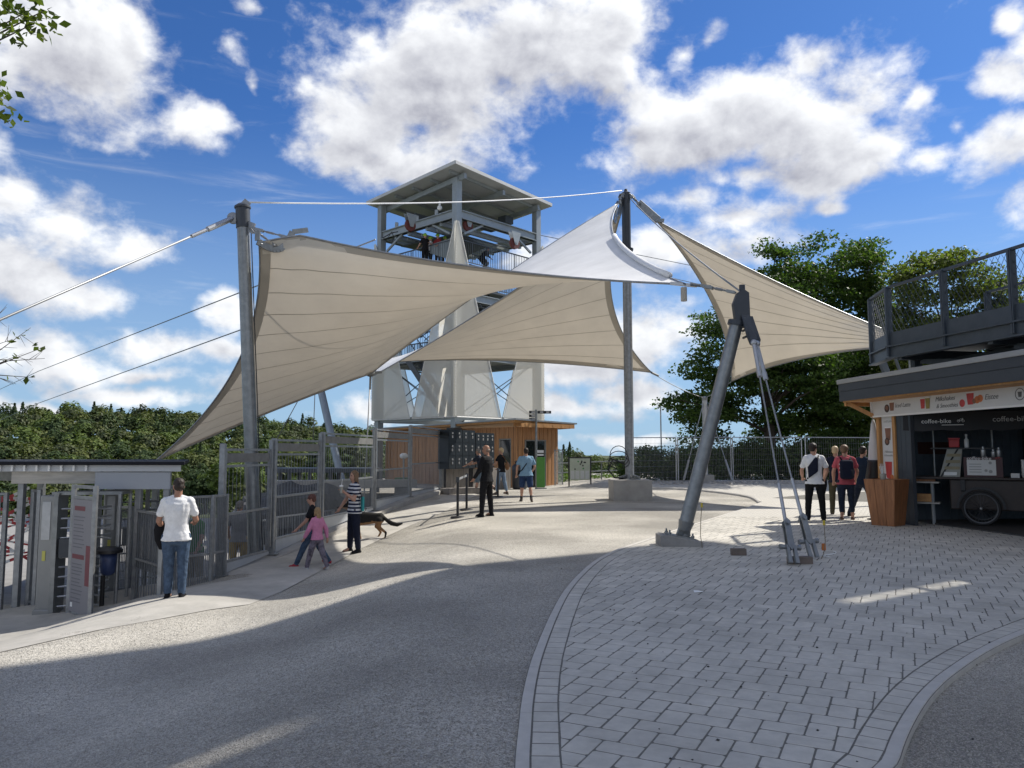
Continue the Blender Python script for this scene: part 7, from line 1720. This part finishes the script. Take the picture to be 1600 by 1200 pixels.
w_tee = cloth('white_tee',(.74,.74,.74)); navy = cloth('navy_cloth',(.012,.015,.03)); blk = cloth('black_cloth',(.010,.010,.012)); jean = cloth('blue_jeans',(.055,.085,.135),var=.45); jean_d = cloth('dark_jeans',(.018,.026,.045),var=.35)
def bag(label, name, cat, M, fn):
    t = thing(name, label, cat, tuple(M.translation)); t.rotation_euler = M.to_euler(); fn(t); return t

# the man in the white shirt at the gate
p = gp(272,936)
_, M, I = person('man in a white tee and blue jeans standing at the gate with his back turned', p, ori(12), 1.80, 1.08, w_tee, .62, jean, 1.0, blk, hair_b, 'short', arms=((14,9,62,18),(8,11,48,12)), legs=((1,2),(4,3)), head=(22,8), spread=.0, skin=skin_t)
def jacket(t):
    H=1.8; e=I['arm'][-1]; c=MB(); q=e[1].lerp(e[2],.6); c.loft([(q+Vector((0,0,.07)),.09,.06),(q+Vector((-.01,0,-.06)),.11,.07),(q+Vector((0,.0,-.22)),.10,.06),(q+Vector((.02,.01,-.36)),.05,.04)],12); link('jacket', remeshed(c,.02,3,'jacket'), blk, t, smooth=True)
bag('black jacket draped over the left forearm of the white shirted man','jacket','jacket',M,jacket)
# children and the woman on the path
p = gp(487,886)
person('boy in a black tee, jeans and red trainers striding left along the path', p, ori(98), 1.43, .88, blk, .6, jean, 1.0, pm('red_shoe',(.30,.02,.03),.6,0,.15,9), hair_r, 'full', arms=((-18,6,20,0),(24,6,25,0)), legs=((-22,12),(26,4)), lean=2)
p = gp(494,891)
pat = cloth('grey_patterned_cloth',(.16,.14,.17),var=.7)
person('small girl in a pink jumper with long blond hair walking left', p, ori(62), 1.17, 1.0, cloth('pink_wool',(.56,.22,.35)), 1.85, pat, 1.0, pm('pale_shoe',(.45,.43,.42),.6,0,.1,9), hair_lb if False else pm('honey_hair',(.30,.19,.09),.55,0,.3,60), 'long', arms=((-16,16,10,0),(18,10,12,0)), legs=((-16,10),(18,3)), hem=.50, loose=1.08)
p = gp(552,864)
wm, M, I = person('woman in a navy and white striped top holding a drink, facing left', p, ori(118), 1.70, 1.06, cloth('striped_top',(.60,.60,.62),stripes=((.012,.016,.045),13.5,.1)), .5, navy, .96, blk, hair_lb, 'long', arms=((16,18,20,10),(18,16,112,26)), legs=((3,2),(-3,2)), head=(18,2), loose=1.06, spread=.16)
def drink(t):
    q=I['arm'][-1][2]+I['arm'][-1][3]*.06; c=MB(); c.lathe(q+Vector((.0,.02,-.05)),[(.03,0),(.042,.13),(.043,.135)],12); c.build('cup', pm('clear_cup',(.35,.34,.30),.2), t, local=True, smooth=40); c=MB(); c.lathe(q+Vector((0,.02,.085)),[(.045,0),(.04,.02),(.012,.03)],12); c.build('lid', white_p, t, local=True); c=MB(); c.tube(q+Vector((0,.02,.08)),q+Vector((-.01,.0,.24)),.006,n=6); c.build('straw', white_p, t, local=True)
bag('lidded drink with a white straw held by the striped woman','drink_cup','drink',M,drink)
def tote(t):
    c=MB(); q=I['up']((-.17,-.13,1.02)); c.box(q,(.12,.05,.30)); bevel(c.build('bag', pm('turquoise_cloth',(.03,.30,.30),.7,0,.15,9), t, local=True),.02); c=MB(); c.path([q+Vector((0,.02,.14)),I['up']((-.2,.0,1.42)),I['up']((-.2,.08,1.3)),q+Vector((0,.06,.1))],.008,5); c.build('strap', blk, t, local=True)
bag('turquoise bag hanging behind the striped woman','shoulder_bag','bag',M,tote)
# german shepherd
p = gp(574,843); dg_t = thing('dog','black and tan dog with a low bushy tail walking behind the striped woman','dog',tuple(p),ori(80))
c=MB(); 
def ringy(y,z,rx,rz): return (Vector((0,y,z)),rx,rz,Vector((1,0,0)),Vector((0,0,1)))
c.loft([ringy(-.40,.50,.05,.06),ringy(-.34,.50,.10,.12),ringy(-.18,.49,.105,.125),ringy(.0,.485,.11,.145),ringy(.18,.48,.12,.17),ringy(.30,.52,.10,.15),ringy(.36,.55,.06,.08)],14)
capsule(c,(0,.28,.56),(0,.46,.72),.10,.075); c.ell((0,.52,.76),(.075,.10,.075),12,8); capsule(c,(0,.58,.745),(0,.72,.72),.045,.03)
for s in (-1,1):
    c.lathe((s*.05,.48,.81),[(.03,0),(.022,.05),(.004,.11)],8)
for s,(fy,ph) in ((1,(.26,.12)),(-1,(.24,-.10))): capsule(c,(s*.075,fy,.44),(s*.075,fy+ph*.3-.02,.26),.055,.036); capsule(c,(s*.075,fy+ph*.3-.02,.26),(s*.075,fy+ph,.05),.034,.022); capsule(c,(s*.075,fy+ph,.04),(s*.075,fy+ph+.06,.03),.03,.026)
for s,ph in ((1,.10),(-1,-.12)): capsule(c,(s*.07,-.30,.46),(s*.075,-.24+ph*.5,.30),.085,.05); capsule(c,(s*.075,-.24+ph*.5,.30),(s*.075,-.38+ph*.8,.17),.042,.027); capsule(c,(s*.075,-.38+ph*.8,.17),(s*.075,-.33+ph,.04),.026,.022); capsule(c,(s*.075,-.33+ph,.035),(s*.075,-.27+ph,.03),.03,.026)
for a,b,r0,r1 in (((0,-.38,.52),(0,-.48,.44),.04,.045),((0,-.48,.44),(0,-.58,.38),.045,.055),((0,-.58,.38),(0,-.72,.35),.055,.045),((0,-.72,.35),(0,-.84,.38),.045,.02)): capsule(c,a,b,r0,r1)
me = remeshed(c,.014,3,'body'); ob = link('body', me, [pm('black_fur',(.009,.008,.007),.9,0,.3,40,.4,60), pm('tan_fur',(.24,.125,.05),.7,0,.3,40,.4,60)], dg_t, smooth=True)
mi=[]
for f in me.polygons:
    q=f.center; n_=mnoise.noise(Vector(q)*9)*.03
    mi.append(1 if (q.z<.40+n_ and q.y>-.45) or (q.z<.43+n_ and -.40<q.y<-.12) or (q.y>.44 and q.z<.74 and q.y<.62) else 0)
me.polygons.foreach_set('material_index',mi)
for s in (-1,1): e=MB(); e.ell((s*.04,.59,.785),(.012,.012,.012),8,6); e.build('eye', eye_m, dg_t, local=True)
e=MB(); e.ell((0,.745,.73),(.02,.015,.016),8,6); e.build('nose', black, dg_t, local=True)
ld = thing('dog_lead','thin dark lead from the woman to the dog','lead',tuple(p)); e=MB(); e.path([M@(I['arm'][1][2]), gp(572,846)+Vector((0,0,.75)), gp(566,846)+Vector((0,0,.6))],.007,5); e.build('lead', black, ld)
# guard and visitors in front of the lockers
p = gp(760,807)
_, M, I = person('bald guard in black uniform and boots standing by the barrier posts', p, ori(62), 1.78, 1.08, blk, 1.9, blk, 1.0, blk, pm('shaved_stubble',(.20,.14,.11),.7,0,.1,60), 'fringe', arms=((4,8,18,8),(10,10,30,10)), legs=((-2,2),(4,3)), head=(14,6), skin=skin_t, spread=.16, loose=1.03)
p = gp(752,772)
person('grey haired man in navy tee and denim shorts reaching into the lockers', p, ori(72), 1.76, 1.05, cloth('navy_print_tee',(.03,.035,.05),var=.6), .58, cloth('washed_denim',(.12,.16,.20),var=.3), .47, pm('brown_shoe',(.06,.045,.035),.6,0,.1,9), hair_g, 'short', arms=((52,14,34,0),(60,4,12,0)), legs=((-22,30),(16,4)), lean=10)
p = gp(783,773)
_, M, I = person('woman with short blond hair, black top and light jeans before the lockers', p, ori(58), 1.76, 1.0, blk, .45, cloth('pale_jeans',(.16,.22,.30),var=.3), .92, pm('brown_shoe',(.06,.045,.035),.6), hair_yb, 'full', arms=((4,8,50,22),(20,10,60,20)), legs=((-10,6),(10,3)), head=(28,0))
def bagb(t):
    c=MB(); q=I['up']((.10,-.21,1.08)); c.ell(q,(.13,.08,.16),12,8); c.build('bag', pm('tan_leather',(.20,.09,.03),.5,0,.2,9), t, local=True, smooth=True); c=MB(); c.path([q+Vector((0,0,.14)),I['up']((-.05,-.12,1.45)),I['up']((-.12,.08,1.40)),I['up']((.02,.13,1.15))],.012,5); c.build('strap', pm('tan_leather',(.20,.09,.03),.5), t, local=True)
bag('brown leather bag on the back of the blond woman at the lockers','shoulder_bag','bag',M,bagb)
p = gp(822,784)
_, M, I = person('man in a light blue tee and navy shorts walking away towards the cabin', p, ori(8), 1.74, 1.14, cloth('light_blue_tee',(.20,.33,.46)), .6, cloth('navy_shorts',(.02,.04,.10)), .44, pm('brown_shoe',(.06,.045,.035),.6), hair_b, 'short', arms=((6,16,46,20),(2,14,20,4)), legs=((-14,10),(12,2)), loose=1.06, sock=pm('dark_sock',(.03,.03,.03),.8,0,.1,9))
def cross(t):
    c=MB(); U=I['up']; c.path([U((.13,.03,1.48)),U((.08,-.105,1.40)),U((-.02,-.145,1.22)),U((-.15,-.11,1.04)),U((-.20,.0,.98))],.018,6); c.build('strap', blk, t, local=True); c=MB(); c.box(U((-.21,.06,.95)),(.07,.16,.14)); bevel(c.build('pouch', blk, t, local=True),.02)
bag('black cross body bag on the man in light blue','cross_body_bag','bag',M,cross)
# the queue at the kiosk
p = gp(1275,816)
_, M, I = person('man in white tee and black trousers with a slanting black bag on his back', p, ori(-14), 1.80, 1.06, w_tee, .62, blk, 1.0, blk, hair_b, 'full', arms=((8,14,40,14),(10,12,42,14)), legs=((4,2),(-2,2)), head=(-42,0), spread=.17)
def slng(t):
    U=I['up']; c=MB(); c.prism([U((-.15,-.13,1.00)),U((.06,-.14,1.16)),U((.07,-.14,1.46)),U((.02,-.13,1.50)),U((-.16,-.13,1.26))],(0,-.07,0)); bevel(c.build('bag', navy, t, local=True),.03); c=MB(); c.path([U((.06,-.15,1.45)),U((.10,-.02,1.53)),U((.08,.12,1.40)),U((-.12,.13,1.05)),U((-.16,-.1,1.0))],.018,6); c.build('strap', blk, t, local=True)
bag('black sling bag slanting across the back of the man in the white tee','sling_bag','bag',M,slng)
p = gp(1324,815)
_, M, I = person('person in a pink tee and cropped jeans with a dark backpack at the kiosk', p, ori(-16), 1.76, 1.02, cloth('pink_tee',(.42,.09,.11)), .55, jean_d, .82, pm('brown_sandal',(.10,.05,.03),.6,0,.1,9), hair_lb, 'full', arms=((10,12,30,10),(6,12,26,8)), legs=((2,2),(-3,2)), head=(-30,0))
def pack(t):
    U=I['up']; c=MB(); c.box(U((0,-.20,1.20)),(.29,.17,.44)); bevel(c.build('pack', navy, t, local=True),.06,3); c=MB(); c.box(U((0,-.30,1.10)),(.22,.05,.2)); bevel(c.build('pocket', navy, t, local=True),.03)
    for s in (-1,1): c=MB(); c.path([U((s*.09,-.12,1.42)),U((s*.12,.0,1.50)),U((s*.12,.12,1.36)),U((s*.13,-.02,1.06))],.02,6); c.build('strap', blk, t, local=True)
    for k in range(3): c=MB(); c.box(U((-.152,-.2,1.14+k*.09)),(.008,.03,.03)); c.build('buckle', white_p, t, local=True)
bag('dark backpack worn over the pink tee','backpack','backpack',M,pack)
p = gp(1309,807)
_, M, I = person('person in olive trousers half hidden left of the pink tee', p, ori(-20), 1.74, 1.0, navy, .6, cloth('olive_trousers',(.07,.065,.04)), 1.0, pm('brown_shoe',(.06,.045,.035),.6), hair_yb, 'short', arms=((0,10,20,0),(-6,14,10,0)), legs=((0,2),(3,2)), head=(-20,0))
def jk2(t):
    q=I['arm'][-1][2]; c=MB(); c.loft([(q+Vector((0,0,.06)),.07,.05),(q+Vector((-.02,0,-.12)),.09,.06),(q+Vector((-.03,0,-.3)),.06,.04),(q+Vector((-.02,0,-.38)),.02,.02)],10); link('jacket', remeshed(c,.018,3,'jacket'), blk, t, smooth=True)
bag('black jacket hanging from a hand in the kiosk queue','jacket','jacket',M,jk2)
p = gp(1350,809)
person('man in a dark blue jacket and jeans stepping towards the kiosk', p, ori(-64), 1.80, 1.06, cloth('dark_blue_jacket',(.012,.022,.042)), 1.9, jean_d, 1.0, blk, hair_b, 'short', arms=((24,10,55,10),(10,10,40,10)), legs=((24,3),(-20,8)), lean=4)
# people down in the yard behind the fence
p = at(371,914,17.2); p.z = YARD
person('person in a grey striped shirt and khaki trousers behind the barred fence', p, ori(6), 1.72, 1.04, cloth('grey_striped_shirt',(.20,.20,.21),stripes=((.32,.32,.33),40)), .6, cloth('khaki_cloth',(.42,.31,.15)), .62, pm('blue_shoe',(.04,.05,.09),.6,0,.1,9), hair_g, 'short', arms=((2,10,20,0),(6,10,40,0)), legs=((3,2),(-4,3)))
p = at(303,925,15.6); p.z = YARD
person('person in a green shirt seen through the bars right of the white shirted man', p, ori(150), 1.70, 1.0, cloth('green_shirt',(.05,.22,.06)), .6, cloth('beige_trousers',(.30,.27,.22)), 1.0, black, hair_b, 'short', arms=((10,10,60,20),(10,12,20,0)), legs=((2,2),(-2,2)))
# visitors on the launch deck
zdk = zd + .03; gh = pm('lime_helmet',(.22,.42,.03),.4,0,.05,9)
for i,(px,Y,lab,cl) in enumerate(((664,38.3,'visitor in a lime helmet at the left of the tower launch deck',blk),(673,38.9,'visitor in a lime helmet and pale shirt at the middle left of the launch deck',w_tee),(684,38.4,'visitor in a lime helmet and red harness on the launch deck',cloth('red_harness',(.25,.03,.03))),(695,38.9,'visitor in a lime helmet nearest the tower corner',navy))):
    x=at(px,400,Y).x; person(lab,(x,Y,zdk),ori(40+50*i),1.72,1.05,cl,.6,blk,1.0,blk,None,arms=((30,12,70,20),(20,12,40,10)),helmet=gh,group='visitors on the launch deck',vox=.024)
x=at(752,400,39).x; person('crouching dark clothed visitor behind the mesh spike on the launch deck',(x,39,zdk-.1),ori(-60),1.6,1.05,blk,1.5,blk,1.0,blk,hair_b,'short',arms=((40,12,60,20),(40,12,40,10)),lean=35,vox=.024,legs=((50,70),(40,70)))
